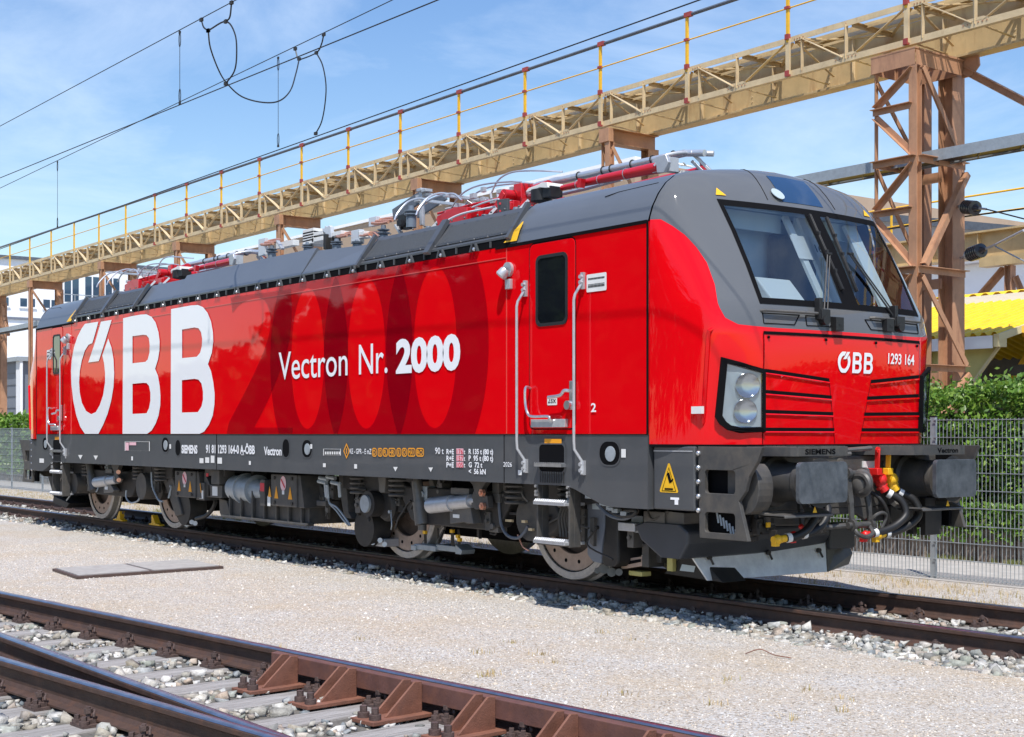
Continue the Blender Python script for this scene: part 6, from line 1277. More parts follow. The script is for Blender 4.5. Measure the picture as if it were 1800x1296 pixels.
def slope(x0, x1, h0, h1, name, mt, off=0., sgn=-1, inset=0.0):
    """sloping side shroud of the roof from the gutter up to its top edge"""
    yb_, zb_, yt = 1.47 - off, 3.335, 1.235
    def pt(x, k, o): z = zb_ + ((h0 if x == x0 else h1) - zb_) * k; y = yb_ + (yt - yb_) * k; return (x, sgn * (y + o), z + o * .7)
    m = MB(); v = [pt(x0, inset, 0), pt(x1, inset, 0), pt(x1, 1 - inset, 0), pt(x0, 1 - inset, 0)]; w_ = [(a, b + .05 * -sgn, c - .03) for a, b, c in v]
    m.add(v + w_, [(0, 1, 2, 3), (4, 5, 6, 7), (0, 1, 5, 4), (1, 2, 6, 5), (2, 3, 7, 6), (3, 0, 4, 7)]); return m.build(name, mt, loco)
for sg in (-1, 1):
    for (x0, x1, h0, h1) in ((-3.05, -1.85, 3.655, 3.655), (-1.83, 1.92, 3.70, 3.70), (1.94, 3.30, 3.66, 3.60)): slope(x0, x1, h0, h1, 'roof_panel', M['roofgrey'], sgn=sg)
    for a in (3.33, -5.66):
        for k in (0, 1):
            x0, x1 = (a + k * 1.43, a + k * 1.43 + 1.4) if a > 0 else (a + k * 1.3, a + k * 1.3 + 1.27)
            f = slope(x0, x1, 3.66, 3.66, 'grille_frame', M['sill'], -.03, sg)
            g = slope(x0 + .09, x1 - .09, 3.66, 3.66, 'grille', M['grille'], -.045, sg, .14)
            m = MB(); 
            for e in (x0 - .01, x1 - .03): m.bar((e + .02, sg * 1.525, 3.315), (e + .02 + .0, sg * 1.275, 3.68), .045, .05, up=(1, 0, 0))
            for i in range(6 if sg < 0 else 0): 
                for kk in (.06, .95): y = 1.5 + (1.265 - 1.5) * kk; z = 3.335 + .325 * kk; c = Vector((x0 + .12 + i * .23, sg * (y + .02), z + .02)); m.sphere(c, .012, 6, 4)
            m.build('grille_edge', M['sill'], loco)
m = MB(); m.box(-5.66, 6.15, -1.502, -1.42, 3.25, 3.335); m.box(-5.66, 6.15, 1.42, 1.502, 3.25, 3.335); m.build('roof_gutter', M['gap'], loco)
m = MB(); b_ = MB(); i = 0; x = -5.55
while x < 6.05:
    m.prism([(x - .06, 3.25), (x - .02, 3.33), (x + .0, 3.33), (x - .03, 3.25)], 1, -1.525, -1.5); m.prism([(x + .09, 3.25), (x + .05, 3.33), (x + .03, 3.33), (x + .06, 3.25)], 1, -1.525, -1.5); m.box(x - .02, x + .05, -1.512, -1.502, 3.28, 3.3); b_.sphere((x + .015, -1.515, 3.272), .02, 8, 5); m.box(x + .28, x + .295, -1.518, -1.502, 3.26, 3.32); x += .585
m.build('gutter_brackets', M['sill'], loco); b_.build('gutter_bolts', M['steel'], loco)
m = MB(); m.box(-5.66, 6.1, -1.507, -1.495, 3.325, 3.345); m.build('roof_edge_strip', M['sill'], loco)
m = MB(); [m.cyl(Q(u, v, -1.3), Q(u, v, -1.33), .02, 6) for u, v in ()]; 
# pantographs: red base frames, folded silver arms, head with horns, insulators
def pantograph(ox, flip):
    """built at ox, arms folded towards +x (flip=1) or -x (flip=-1)"""
    F_ = lambda x, y, z: (ox + flip * x, y, z)
    p = []
    m = MB()
    for y in (-.42, .42): m.bar(F_(-1.55, y, 3.90), F_(-.1, y, 3.92), .09, .09); m.bar(F_(-.45, y, 3.92), F_(-.30, y, 4.08), .08)
    for x in (-1.5, -.75, -.15): m.bar(F_(x, -.5, 3.9), F_(x, .5, 3.9), .09, .08)
    m.cyl(F_(-.3, -.45, 4.06), F_(-.3, .45, 4.06), .055, 12); m.box(*sorted((ox + flip * -.32, ox + flip * -.18)), -.30, -.12, 3.8, 4.18); m.cyl(F_(-.2, -.15, 4.10), F_(.12, -.15, 4.12), .065, 14); m.bar(F_(-1.2, -.40, 3.98), F_(-.5, -.30, 4.04), .07)
    m.prism([(ox + flip * a, b) for a, b in ((-1.35, 3.80), (-.75, 3.80), (-.75, 3.96), (-1.0, 3.99), (-1.35, 3.93))], 1, -.62, -.56)
    for y in (-.5, -.15, .2, .5): m.tube([F_(-1.5, y, 3.99), F_(-.9, y + .05, 4.02), F_(-.35, y * .6, 4.06)], .016, 6)
    for x in (-1.3, -1.05, -.6): m.cyl(F_(x, -.5, 4.0), F_(x, .5, 4.0), .014, 6)
    p.append(m.build('base_frame', M['panto'], loco, bev=.006))
    m = MB(); m.tube([F_(.5, -.28, 4.03), F_(1.2, -.27, 4.035), F_(2.1, -.25, 4.03)], [.028, .046, .062], 12); m.tube([F_(.5, .28, 4.03), F_(1.2, .27, 4.035), F_(2.1, .25, 4.03)], [.028, .046, .062], 12); m.bar(F_(.9, -.36, 3.97), F_(.92, -.36, 4.06), .06); p.append(m.build('lower_arm', M['panto'], loco))
    m = MB(); m.tube([F_(-1.9, 0, 4.04), F_(-.45, 0, 4.17), F_(-.25, .0, 4.20), F_(2.05, 0, 4.185)], .038, 12); m.tube([F_(-.35, .2, 4.10), F_(.3, .2, 4.10), F_(.9, .2, 4.12)], .022, 8); m.tube([F_(-.4, -.2, 4.06), F_(.2, -.2, 4.05)], .025, 8)
    m.tube([F_(2.05, 0, 4.185), F_(2.3, .03, 4.15)], .034, 12); p.append(m.build('upper_arm', M['silver'], loco))
    m = MB(); [m.tube([F_(x + .06 * 0, .045 * math.cos(q), 4.195 - .005 * (x - .2) + .045 * math.sin(q)) for q in np.linspace(0, 6.28, 12)], .007, 5) for x in (.45, .85, .98, 1.3, 1.6, 1.9)]; p.append(m.build('arm_ties', M['black'], loco))
    m = MB(); [m.tube([F_(x, y + (.05 + .012 * (x - 1)) * math.cos(q), 4.033 + (.05 + .012 * (x - 1)) * math.sin(q)) for q in np.linspace(0, 6.28, 12)], .005, 5) for x in (.75, 1.1, 1.5) for y in (-.265,)]; p.append(m.build('arm_clips', M['steel'], loco))
    m = MB(); m.tube(spline([F_(1.95, -.3, 4.04), F_(2.03, -.25, 4.13), F_(2.1, 0, 4.18), F_(2.03, .25, 4.13), F_(1.95, .3, 4.04)], 5), .02, 8); m.bar(F_(2.12, .05, 4.17), F_(2.3, .14, 3.97), .055, .03); m.bar(F_(2.05, .1, 4.12), F_(2.2, .18, 3.95), .03, .03); m.box(*sorted((ox + flip * 1.9, ox + flip * 1.97)), -.29, -.2, 3.98, 4.12); m.tube([F_(2.15, 0, 4.17), F_(2.33, .12, 4.15)], .03, 8); m.prism([(ox + flip * a, b) for a, b in ((2.0, 4.11), (2.14, 4.12), (2.18, 4.04), (2.12, 3.95), (2.02, 3.96))], 1, -.34, -.30); m.box(*sorted((ox + flip * 2.08, ox + flip * 2.16)), -.3, -.18, 3.96, 4.10); p.append(m.build('knee_joint', M['alu'], loco, bev=.004))
    m = MB(); m.lathe([(-.22, .2), (-.1, .12), (-.02, .07), (-.02, 0)], F_(2.14, -.1, 4.0), (0, 0, 1), 18); p.append(m.build('knee_fairing', M['roofgrey'], loco))
    m = MB()    # head with collector strips and curved horns
    for x in (-1.75, -1.3):
        m.bar(F_(x, -.55, 4.17), F_(x, .55, 4.17), .06, .03)
        for s in (-1, 1): m.tube(spline([F_(x, s * .5, 4.19), F_(x, s * .62, 4.185), F_(x + .02, s * .78, 4.12), F_(x + .04, s * .92, 3.98), F_(x + .04, s * .96, 3.90)], 5), .012, 7)
    for y in (-.5, .5): m.tube(spline([F_(-1.95, y, 4.04), F_(-1.8, y, 4.14), F_(-1.52, y, 4.19), F_(-1.2, y, 4.18), F_(-1.02, y, 4.08)], 5), .012, 7)
    for y in (-.36, -.2, .2, .36): m.tube(spline([F_(-1.45, y, 4.05), F_(-1.2, y, 4.2), F_(-.85, y, 4.245), F_(-.35, y, 4.21), F_(-.1, y, 4.17)], 6), .0105, 7)
    for y in (-.3, .3): m.tube(spline([F_(-.75, y, 4.12), F_(-.6, y, 4.27), F_(-.35, y, 4.32), F_(.05, y, 4.28), F_(.35, y * .5, 4.24)], 6), .0105, 7)
    p.append(m.build('pan_head', M['silver'], loco))
    m = MB(); rr = random.Random(int(ox * 10) + 50)
    for _ in range(60):
        x = rr.uniform(-1.6, -.2); y = rr.uniform(-.5, .5); z = rr.uniform(3.95, 4.18)
        if rr.random() < .5: m.cbox(F_(x, y, z), (rr.uniform(.03, .10), rr.uniform(.03, .06), rr.uniform(.02, .06)))
        else: m.cyl(F_(x, y, z), F_(x + rr.uniform(-.2, .2), y + rr.uniform(-.1, .1), z + rr.uniform(-.05, .09)), rr.uniform(.007, .018), 7)
    p.append(m.build('head_linkage', M['alu'], loco, bev=.003))
    m = MB(); m.lathe([(-.07, 0), (-.07, .085), (-.06, .115), (.06, .115), (.07, .085), (.07, 0)], F_(.20, -.32, 3.985), (0, 0, 1), 18); m.box(*sorted((ox + flip * .32, ox + flip * .46)), -.4, -.24, 3.94, 4.05); p.append(m.build('air_bellows', M['black'], loco))
    m = MB(); m.prism([(ox + flip * a, b) for a, b in ((.05, 4.04), (.1, 4.07), (.26, 4.085), (.33, 4.1), (.42, 4.09), (.44, 4.03), (.40, 4.03), (.30, 4.05), (.1, 4.03))], 1, -.42, -.2); p.append(m.build('bellows_cover', M['dirtywhite'], loco, bev=.006))
    for x, y in ((-1.55, -.6), (-.45, -.6), (.15, -.62), (-1.5, .6), (-.1, .6)):
        m = MB(); m.lathe([(0, .11), (.05, .11), (.05, .07), (.08, .14), (.10, .14), (.11, .07), (.15, .14), (.17, .14), (.18, .07), (.22, .1), (.3, .05), (.33, .045), (.38, .03), (.38, 0)], F_(x, y, 3.46), (0, 0, 1), 18); p.append(m.build('insulator', M['bluegrey'], loco))
        m = MB(); m.lathe([(0, .075), (.06, .055), (.1, .045), (.14, .05), (.14, 0)], F_(x, y, 3.66), (0, 0, 1), 14); m.bar(F_(x, y, 3.78), F_(x + .05, y * .8, 3.92), .03); p.append(m.build('insulator_cap', M['porcelain'], loco))
    return p
pantograph(4.95, 1); pantograph(-4.35, 1)
m = MB(); m.tube(spline([(3.95, -.9, 3.68), (4.1, -.85, 3.78), (4.3, -.75, 3.86), (4.7, -.6, 3.9)], 6), .012, 7); m.tube(spline([(5.0, -.75, 3.74), (4.9, -.7, 3.92), (4.8, -.65, 3.96), (4.5, -.6, 3.97), (4.2, -.55, 3.96)], 6), .011, 7); m.build('roof_cable', M['porcelain'], loco)
# main switch, copper straps, busbars and surge arresters in the middle of the roof
def rb_(u0, v0, u1, v1, y, d, m): p, q = at(u0, v0, 1, y), at(u1, v1, 1, y); return m.box(min(p.x, q.x), max(p.x, q.x), y, y + d, min(p.z, q.z), max(p.z, q.z))
YR = -.35
m = MB(); rb_(648, 383, 661, 396, YR, .06, m); rb_(454, 421, 466, 448, YR, .05, m); rb_(617, 406, 631, 426, YR, .08, m); PT('bus_clamp', m, 'porcelain', .004)
m = MB()
for u0, u1, v0, v1 in ((661, 690, 383, 396), (466, 487, 421, 433), (599, 617, 408, 419), (640, 656, 408, 417)):
    a, b = at(u0, (v0 + v1) / 2, 1, YR), at(u1, (v0 + v1) / 2 - 2, 1, YR); r = abs(at(u0, v0, 1, YR).z - at(u0, v1, 1, YR).z) / 2
    for e in (-.6, 0, .6): m.tube(spline([a + Vector((0, e * .1, e * r)), a.lerp(b, .5) + Vector((0, e * .12, e * r * 1.4)), b + Vector((0, e * .1, e * r))], 5), r * .42, 8)
a, b = at(655, 410, 1, YR), at(670, 424, 1, YR); m.bar(a, b, .1, .04); PT('copper_strap', m, 'copper', 0)
m = MB(); [rb_(532, 405 + 4.6 * i, 551, 408.6 + 4.6 * i, YR, .3, m) for i in range(5)]; rb_(551, 409, 567, 411.5, YR, .2, m); rb_(548, 419, 567, 422, YR, .2, m); rb_(583, 409, 600, 412, YR, .2, m); rb_(630, 408, 640, 417, YR, .12, m); rb_(485, 428, 515, 431, YR + .2, .1, m); PT('busbar', m, 'dirtywhite', .003)
m = MB(); poly(m, [(567, 406), (566, 401), (570, 402), (571, 397), (575, 399), (578, 396), (581, 399), (582, 418), (572, 418), (572, 410)], YR, .05); PT('switch_plate', m, 'porcelain', .004)
m = MB(); rb_(568, 412, 572, 438, YR - .05, .1, m); rb_(574, 418, 582, 438, YR, .15, m); PT('switch_pole', m, 'dark', .006)
for u, v0, v1, y in ((541, 426, 437, YR), (478, 432, 446, YR), (674, 396, 414, YR), (723, 362, 382, -.75), (592, 420, 432, YR), (628, 422, 430, YR)):
    a, b = at(u, v1, 1, y), at(u, v0, 1, y); h = b.z - a.z; m = MB(); m.lathe([(-.12, .06), (0, .06), (0, .04), (h * .2, .085), (h * .28, .085), (h * .34, .04), (h * .5, .078), (h * .58, .078), (h * .64, .035), (h, .03), (h, 0)], a, (0, 0, 1), 16); m.build('insulator', M['bluegrey'], loco)
m = MB(); a, b = at(692, 378, 1, -.3), at(742, 345, 1, -.3); m.bar(a, b, .03, .14, up=(0, 0, 1)); m.bar(a + Vector((0, .35, .04)), b + Vector((0, .35, .04)), .03, .1); PT('disconnector_blade', m, 'pipe', .003)
m = MB(); c = at(742, 352, 1, -.35); [m.cbox(c + Vector((dx, dy, dz)), (.1, .1, .035)) for dx, dy, dz in ((0, 0, .12), (.04, .05, .06), (-.05, 0, 0), (.1, 0, .1), (-.1, .05, .06))]; m.bar(c + Vector((0, 0, -.3)), c + Vector((0, 0, .12)), .05); m.cyl(c + Vector((0, 0, -.3)), c + Vector((0, 0, -.05)), .03, 8); PT('contact_jaw', m, 'alu', .004)
m = MB(); rr = random.Random(3)
for _ in range(16): c = at(rr.uniform(704, 722), rr.uniform(383, 398), 1, -.55 + rr.uniform(-.1, .1)); m.cbox(c, (rr.uniform(.04, .12), .06, rr.uniform(.04, .12)))
PT('valve_block', m, 'black', .004)
m = MB(); rr = random.Random(5)
for _ in range(26): c = at(rr.uniform(470, 690), 0, 1, YR); m.cbox((c.x, rr.uniform(-.5, .6), 3.46 + rr.uniform(.08, .35)), (rr.uniform(.08, .3), rr.uniform(.05, .2), rr.uniform(.04, .16)))
PT('roof_fitting', m, 'porcelain', .004)
m = MB(); [m.bar(Q(u, v, -.6), Q(u + 9, v + 14, -.6), .05, .03) for u, v in ((696, 396), (488, 424))]; PT('cable_lug', m, 'alu', .003)
m = MB(); poly(m, [(873, 351), (892, 349), (892, 376), (875, 379)], -1.12, .03); pl = PT('mounting_plate', m, 'sill', .004); m = MB(); [m.cyl(Q(u, v, -1.12), Q(u, v, -1.128), .012, 8) for u, v in ((879, 358), (879, 371))]; m.build('red_dots', M['signred'], pl)
# ------------------------------------------------------------------ locomotive: front underframe and coupling gear
for s in (1,):
    m = MB(); m.box(8.13, 8.62, -1.46, -1.40, .80, 1.335); m.box(8.13, 8.62, 1.40, 1.46, .80, 1.335); PT('end_skirt', m, 'sill', .012)
    m = MB(); m.box(8.135, 8.6, -1.464, -1.46, 1.29, 1.30); PT('skirt_rod', m, 'alu', 0)
    for sg in (-1, 1):
        m = MB(); outer = [(8.64, 1.335), (9.46, 1.32), (9.40, 1.22), (9.26, 1.12), (9.22, .98), (9.22, .60), (9.30, .575), (8.66, .585)] if 0 else [(8.64, 1.335), (9.35, 1.335), (9.30, 1.22), (9.21, 1.10), (9.17, .98), (9.10, .90), (9.20, .585), (8.66, .585)]
        h1 = rrect(8.72, 9.06, .955, 1.145, .03); h2 = rrect(8.72, 9.06, .635, .80, .03)
        tt = [[Vector((a, b, 0)) for a, b in p] for p in (outer, h1, h2)]; tr_ = tessellate_polygon(tt); fl = [p for q in tt for p in q]; n = len(fl); yy = (sg * 1.44, sg * 1.40)
        v = [(p.x, y, p.y) for y in yy for p in fl]; f = [tuple(t) for t in tr_] + [tuple(i + n for i in t) for t in tr_]; o_ = 0
        for q in tt:
            k = len(q); f += [(o_ + i, o_ + (i + 1) % k, o_ + (i + 1) % k + n, o_ + i + n) for i in range(k)]; o_ += k
        m.add(v, f); cf = PT('crash_frame', m, 'frame', .004)
        m = MB(); [m.sphere((8.655, sg * 1.447, z), .022, 8, 6) for z in (1.28, 1.16, 1.045, .925, .81)]; m.build('frame_bolts', M['steel'], cf)
        m = MB(); [m.tube([(8.78 + i * .035, sg * 1.36, .80 - i * .022), (8.80 + i * .035, sg * 1.36, .71 - i * .02)], .009, 5) for i in range(7)]; m.build('cables', M['galv'], cf)
        m = MB(); m.box(8.66, 9.1, sg * 1.33 - .02, sg * 1.33 + .02, .6, 1.3); m.build('inner_plate', M['gap'], cf)
        # rounded buffer pocket cover beside the frame
        m = MB(); pr = []
        for k in range(13):
            t = R(-100 + 170 * k / 12); pr.append((9.10 + .0 + .16 * math.cos(t) * .9, 1.0 + .21 * math.sin(t)))
        m.prism([(8.9, 1.2)] + [(8.9, .80)] + pr, 1, min(sg * 1.36, sg * 1.19), max(sg * 1.36, sg * 1.19)); PT('buffer_pocket', m, 'frame', .012)
        # buffer
        b0 = Vector((9.0, sg * .875, 1.045)); m = MB(); m.lathe([(-.1, 0), (-.1, .21), (.0, .21), (.02, .18), (.10, .165), (.26, .155), (.28, .17), (.33, .17), (.33, 0)], b0, (1, 0, 0), 28); bf = PT('buffer', m, 'frame', 0)
        m = MB(); m.lathe([(.3, .12), (.42, .125), (.455, .20), (.455, 0)], b0, (1, 0, 0), 28); m.build('buffer_ring', M['dark'], bf)
        m = MB(); m.prism(rrect(sg * .875 - .29, sg * .875 + .29, .885, 1.215, .045, 6), 0, 9.452, 9.492); m.build('buffer_head', M['buffer'], bf, bev=.012)
        # foot bracket under the buffer
        m = MB(); sy = sg * .875; m.prism([(8.95, 1.02), (9.06, 1.04), (9.1, .98), (9.08, .9), (9.12, .83), (9.2, .80), (9.4, .795), (9.4, .77), (9.15, .77), (9.05, .82), (9.0, .92)], 1, sy - .36, sy - .31); m.box(9.12, 9.41, sy - .36, sy + .22, .77, .79); m.prism([(9.12, .77), (9.41, .77), (9.41, .79), (9.3, .83), (9.12, .83)], 1, sy + .2, sy + .22); PT('step_bracket', m, 'midgrey', .005)
        m = MB(); m.sheet([tri(sy - .02, .835, .05, .06)], lambda a, b: (9.415, a, b)); m.build('warning_triangle', M['yellow'], loco)
        # stepping board over the buffer
        m = MB(); y0_, y1_ = (-1.06, -.42) if sg < 0 else (.42, 1.18)
        m.prism([(8.78, y0_ - (.12 if sg < 0 else .25)), (9.30, y0_ - (0.0 if sg < 0 else 0)), (9.36, y0_ + .03), (9.36, y1_), (8.78, y1_)], 2, 1.255, 1.335); bd = PT('step_board', m, 'frame', .005)
        m = MB(); [m.cbox((9.02 + .22 * ((i % 2)), y0_ + .02 + i * .026, 1.338), (.03, .012, .008)) for i in range(int((y1_ - y0_) / .026))]; [m.cbox((9.35, y0_ + .03 + i * .022, 1.337), (.014, .01, .008)) for i in range(int((y1_ - y0_) / .023))]; m.build('tread_pattern', M['frame'], bd)
        m = MB(); put_text(m, 'SIEMENS' if sg < 0 else 'Vectron', *((-.95, -.58) if sg < 0 else (.78, 1.08)), 1.275, .042, lambda a, b: (9.3625, a, b), .03); m.build('board_writing', M['gap'], bd)
m = MB(); m.box(8.9, 8.955, -1.35, 1.35, .80, 1.25); m.box(8.45, 8.9, -1.3, 1.3, .86, 1.28); m.prism([(-1.3, .8), (1.3, .8), (1.15, .68), (.35, .66), (.2, .74), (-.2, .74), (-.35, .66), (-1.15, .68)], 0, 8.9, 8.95); PT('head_stock', m, 'frame', .01)
m = MB(); m.box(8.955, 8.97, .26, .42, 1.02, 1.2); PT('data_sheet', m, 'dirtywhite', 0)
m = MB(); [m.cyl((8.955, y, z), (8.985, y, z), r, 12) for y, z, r in ((-.30, 1.17, .035), (-.16, 1.16, .04), (-.05, 1.2, .03), (.55, 1.17, .03), (.6, .92, .03), (-.42, .9, .035))]; m.tube([(9.1, -.38, 1.29), (9.1, .2, 1.315)], .02, 8); m.tube([(9.12, -.36, 1.25), (9.12, -.1, 1.27)], .018, 8); PT('pipe_fitting', m, 'midgrey', 0)
# hook and screw coupling
HX = -.16
def hk(*p): return [(a + HX, b, c) for a, b, c in p]
m = MB(); m.tube(spline(hk((9.1, 0, 1.04), (9.2, 0, 1.05), (9.29, 0, 1.08), (9.36, 0, 1.07), (9.40, 0, 1.01), (9.37, 0, .95), (9.31, 0, .93)), 6), [.05 - .0007 * i for i in range(37)], 10); m.box(8.95, 8.99, -.13, .13, .93, 1.17); PT('draw_hook', m, 'cast', 0)
m = MB(); m.sphere((9.28 + HX, .05, 1.015), .105, 18, 12, (1, .85, 1.2)); PT('hook_cover', m, 'midgrey', 0)
m = MB()
for y in (-.10, .12): m.bar((9.25 + HX, y, 1.10), (9.29 + HX, y * 1.05, .85), .022, .06, up=(0, 1, 0)); m.bar((9.29 + HX, y * 1.05, .85), (9.31 + HX, y * 1.1, .66), .022, .05, up=(0, 1, 0)); m.cyl((9.31 + HX, y * 1.1 - .02, .66), (9.31 + HX, y * 1.1 + .02, .66), .05, 14); m.cyl((9.25 + HX, y - .02, 1.10), (9.25 + HX, y + .02, 1.10), .05, 14)
m.cyl((9.25 + HX, -.14, 1.10), (9.25 + HX, .15, 1.10), .028, 12); m.cyl((9.31 + HX, -.17, .66), (9.31 + HX, .17, .66), .028, 12); m.cyl((9.30 + HX, -.1, .66), (9.16 + HX, -.42, .64), .024, 10); m.cyl((9.2 + HX, -.33, .645), (9.17 + HX, -.40, .64), .045, 8)
m.tube(spline(hk((9.31, -.1, .66), (9.36, -.1, .59), (9.37, .0, .56), (9.36, .1, .59), (9.31, .1, .66)), 6), .02, 8); m.tube(spline(hk((9.31, .12, .68), (9.36, .14, .74), (9.37, .22, .76), (9.36, .28, .72), (9.33, .24, .6)), 5), .015, 8); PT('screw_coupling', m, 'cast', 0)
m = MB()
for y in (-.60, -.47): m.tube(spline([(9.0, y, .92), (9.08, y, .80), (9.10, y - .02, .70), (9.08, y + .02, .62), (9.05, y + .06, .66)], 5), .026, 8)
m.tube([(9.05, -.48, .66), (9.12, -.34, .65)], .022, 8); PT('lifting_shackle', m, 'cast', 0)
# brake pipe cocks and hoses
def cock(y, z, mt, nm):
    m = MB(); m.box(9.0, 9.10, y - .035, y + .035, z - .03, z + .07); m.bar((9.11, y - .03, z + .04), (9.13, y - .045, z + .24), .016, .05, up=(1, 0, 0)); m.cyl((9.125, y - .045, z + .23), (9.14, y - .045, z + .23), .028, 10); m.cyl((8.96, y, z), (9.14, y + .01, z - .02), .045, 12); m.cyl((9.07, y, z), (9.12, y + .07, z - .13), .042, 12); m.sphere((9.10, y + .03, z - .03), .06, 10, 7); m.cbox((9.12, y - .04, z + .04), (.06, .07, .06)); m.cyl((9.09, y + .05, z - .08), (9.10, y + .06, z - .10), .055, 10); PT(nm, m, mt, .005)
cock(.30, 1.07, 'redbit', 'red_cock'); cock(.45, 1.07, 'yellow', 'yellow_cock')
def brakehose(pts, mt, y_):
    hs = MB().tube(spline(pts, 8), .034, 12).build('brake_hose', M['black'], loco); P = [Vector(p) for p in pts]
    for a, b in ((P[0], P[1]), (P[-1], P[-2])): d = (b - a).normalized(); MB().cyl(a + d * .01, a + d * .05, .039, 12).build('hose_clamp', M['dirtywhite'], hs)
    e = P[-1]; d = (P[-1] - P[-2]).normalized()
    m = MB(); m.cyl(e, e + d * .06, .03, 12); m.sphere(e + d * .08, .042, 10, 8); m.cbox(e + d * .10 + Vector((0, 0, -.015)), (.05, .05, .075)); m.cyl(e + d * .08 + Vector((0, -.05, .0)), e + d * .08 + Vector((0, .05, 0)), .03, 10); m.build('coupling_head', M[mt], hs, bev=.004)
brakehose([(9.12, .39, .93), (9.2, .48, .86), (9.24, .50, .74), (9.22, .40, .65), (9.19, .26, .60), (9.17, .13, .58)], 'redbit', 0)
brakehose([(9.12, .54, .93), (9.21, .65, .86), (9.25, .67, .74), (9.23, .58, .65), (9.20, .42, .59), (9.18, .28, .57)], 'yellow', 0)
brakehose([(9.08, -.42, .90), (9.18, -.46, .80), (9.2, -.56, .68), (9.18, -.68, .62), (9.17, -.78, .61)], 'redbit', 0)
brakehose([(9.08, -.55, .90), (9.2, -.62, .80), (9.22, -.74, .67), (9.2, -.88, .60), (9.18, -.98, .59)], 'yellow', 0)
m = MB(); m.tube(spline([(8.96, .12, 1.05), (9.1, .14, .95), (9.12, .16, .82), (9.08, .2, .7), (9.02, .22, .66)], 5), .022, 8); m.tube(spline([(8.96, .3, .95), (9.08, .34, .88), (9.1, .42, .75), (9.06, .46, .62), (9.0, .5, .6)], 5), .02, 8); m.box(8.96, 9.04, .55, .85, .58, .8); m.tube([(9.0, -.62, .85), (9.04, -.64, .68)], .012, 6); PT('jumper_cable', m, 'dark', .004)
m = MB(); m.sphere((9.05, -.64, .665), .024, 8, 6); m.sphere((9.04, .24, .68), .03, 8, 6); PT('red_plug', m, 'redbit', 0)
m = MB(); rr = random.Random(9)
for _ in range(30): c = (rr.uniform(8.8, 9.08), rr.uniform(-1.2, -.9), rr.uniform(.56, .8)); m.cbox(c, (rr.uniform(.03, .1), rr.uniform(.03, .1), rr.uniform(.03, .1)))
for _ in range(18): c = (rr.uniform(8.8, 9.0), rr.uniform(.85, 1.2), rr.uniform(.56, .8)); m.cbox(c, (rr.uniform(.03, .1), rr.uniform(.03, .1), rr.uniform(.03, .1)))
PT('uic_socket', m, 'dark', .004); m = MB(); m.box(9.095, 9.11, -1.12, -1.08, .68, .72); PT('yellow_tag', m, 'yellow', 0)
m = MB(); m.box(9.0, 9.06, 1.02, 1.26, .52, .86); PT('side_post', m, 'dark', .006)
# rail guard (plough) behind the coupling
m = MB(); v = [(8.12, -1.05, .43), (8.22, -.9, .16), (8.32, .55, .16), (8.24, .62, .43)]; m.add(v + [(a - .02, b, c) for a, b, c in v], [(0, 1, 2, 3), (4, 5, 6, 7), (0, 1, 5, 4), (1, 2, 6, 5), (2, 3, 7, 6), (3, 0, 4, 7)]); pg = PT('rail_guard', m, 'plough', .003)
m = MB(); v = [(8.245, .625, .43), (8.325, .555, .16), (8.22, .98, .2), (8.2, 1.06, .30), (8.12, 1.0, .50)]; m.add(v + [(a - .02, b, c) for a, b, c in v], [(0, 1, 2, 3, 4), (5, 6, 7, 8, 9), (0, 1, 6, 5), (1, 2, 7, 6), (2, 3, 8, 7), (3, 4, 9, 8), (4, 0, 5, 9)]); m.build('guard_wing', M['midgrey'], pg)  # darker grey paints the shaded side of the plough; main plate is painted sunlit
m = MB()
for y, z in ((-.85, .32), (-.15, .33), (.48, .32)): x = 8.12 + (y + 1.05) * .07 + (.43 - z) * .35; m.cyl((x, y, z + .04), (x + .03, y, z + .04), .022, 8); m.bar((x + .02, y + .01, z + .03), (x + .04, y + .025, z - .025), .018)
m.build('guard_bolts', M['dark'], pg)
m = MB(); pr = [(7.85, -1.25, .44), (7.95, -1.25, .66), (8.0, -1.2, .66)]; m.prism([(7.62, .62), (7.7, .50), (7.95, .36), (8.2, .36), (8.3, .50), (8.3, .60), (8.2, .66), (7.75, .66)], 1, -1.22, .62); m.prism([(8.1, .36), (8.3, .36), (8.3, .60), (8.1, .60)], 1, .62, .98); PT('guard_beam', m, 'guardbeam', .02)
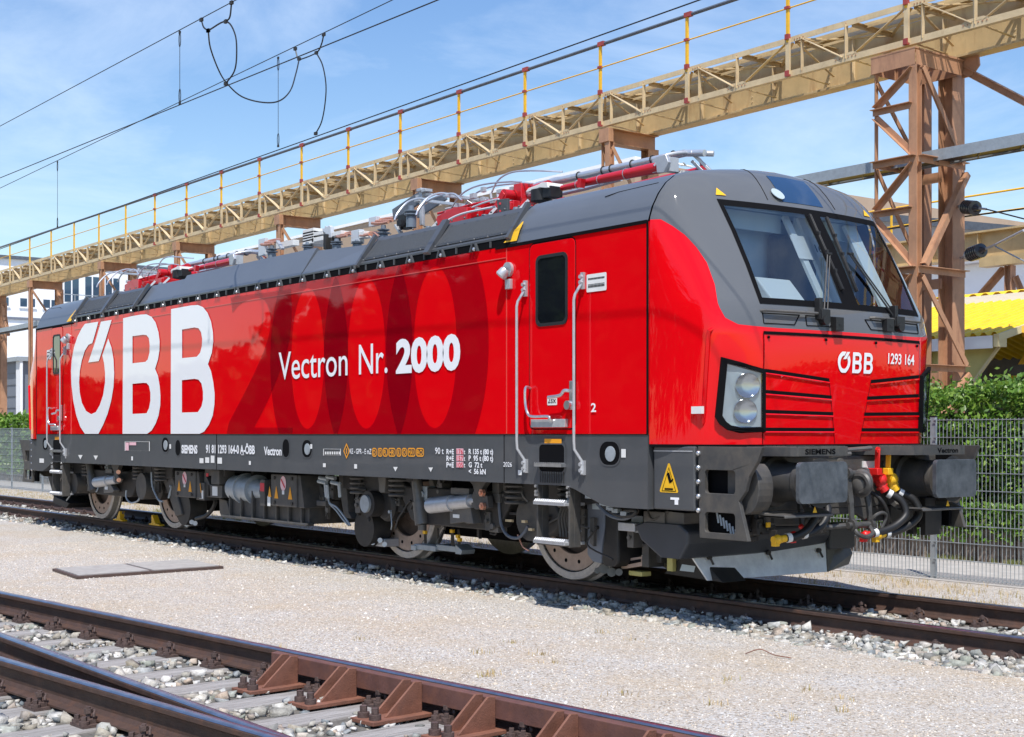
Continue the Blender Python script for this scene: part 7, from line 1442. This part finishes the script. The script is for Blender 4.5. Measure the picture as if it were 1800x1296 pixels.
m = MB(); m.prism([(7.6, .17), (8.35, .15), (8.1, .34), (7.85, .36)], 1, -.85, -.55); PT('antenna_box', m, 'dark', .012); m = MB(); m.sheet([[(7.82, .215), (8.0, .215), (8.02, .27), (7.85, .275)]], lambda a, b: (a, -.855, b)); PT('label_plate', m, 'blind', 0)
m = MB(); [m.sphere((7.9 + .08 * i, -.92, .36), .02, 6, 5) for i in range(4)]; m.box(7.45, 7.6, -1.1, -1.05, .55, .70); PT('beam_bolts', m, 'galv', 0)
# yellow warning plates on the end skirts
x0, z0 = Q(1176, 842, -1.462).x, Q(1176, 842, -1.462).z
m = MB(); m.sheet([[(x0 - .105, z0 - .115), (x0 + .105, z0 - .115), (x0 + .112, z0 - .1), (x0 + .01, z0 + .13), (x0 - .01, z0 + .13), (x0 - .112, z0 - .1)]], lambda a, b: (a, -1.463, b)); ws = PT('warning_sign', m, 'yellow', 0)
m = MB(); m.bar((x0 - .01, -1.465, z0 + .05), (x0 + .02, -1.465, z0 - .03), .03, .002, up=(0, 1, 0)); m.bar((x0 + .02, -1.465, z0 - .03), (x0 + .05, -1.465, z0 - .0), .014, .002, up=(0, 1, 0)); m.bar((x0 - .05, -1.465, z0 - .085), (x0 + .05, -1.465, z0 - .085), .014, .002, up=(0, 1, 0)); 
m.sheet([[(x0 - .088, z0 - .105), (x0 + .088, z0 - .105), (x0, z0 + .1)], [(x0 - .08, z0 - .1), (x0 + .08, z0 - .1), (x0, z0 + .088)]], lambda a, b: (a, -1.4645, b)); m.build('sign_mark', M['gap'], ws)
a = Q(1186, 881, -1.462); m = MB(); m.box(a.x - .05, a.x + .05, -1.4635, -1.46, a.z + .01, a.z + .03); m.box(a.x + .0, a.x + .04, -1.4635, -1.46, a.z - .03, a.z + .01); PT('white_mark', m, 'white', 0)
# tail end: skirt, frame and buffers mirrored from the front
for o in [o for o in loco.children if o.name.split('.')[0] in ('end_skirt', 'crash_frame', 'buffer_pocket', 'buffer', 'step_bracket', 'head_stock', 'step_board', 'guard_beam')]:
    c = copy_tree(o, loco); c.rotation_euler = (0, 0, math.pi); c.location.x = XSH if o.name.startswith('end_skirt') else XSH + .15
    for g in list(c.children):
        if g.name.startswith('board_writing'): bpy.data.objects.remove(g)
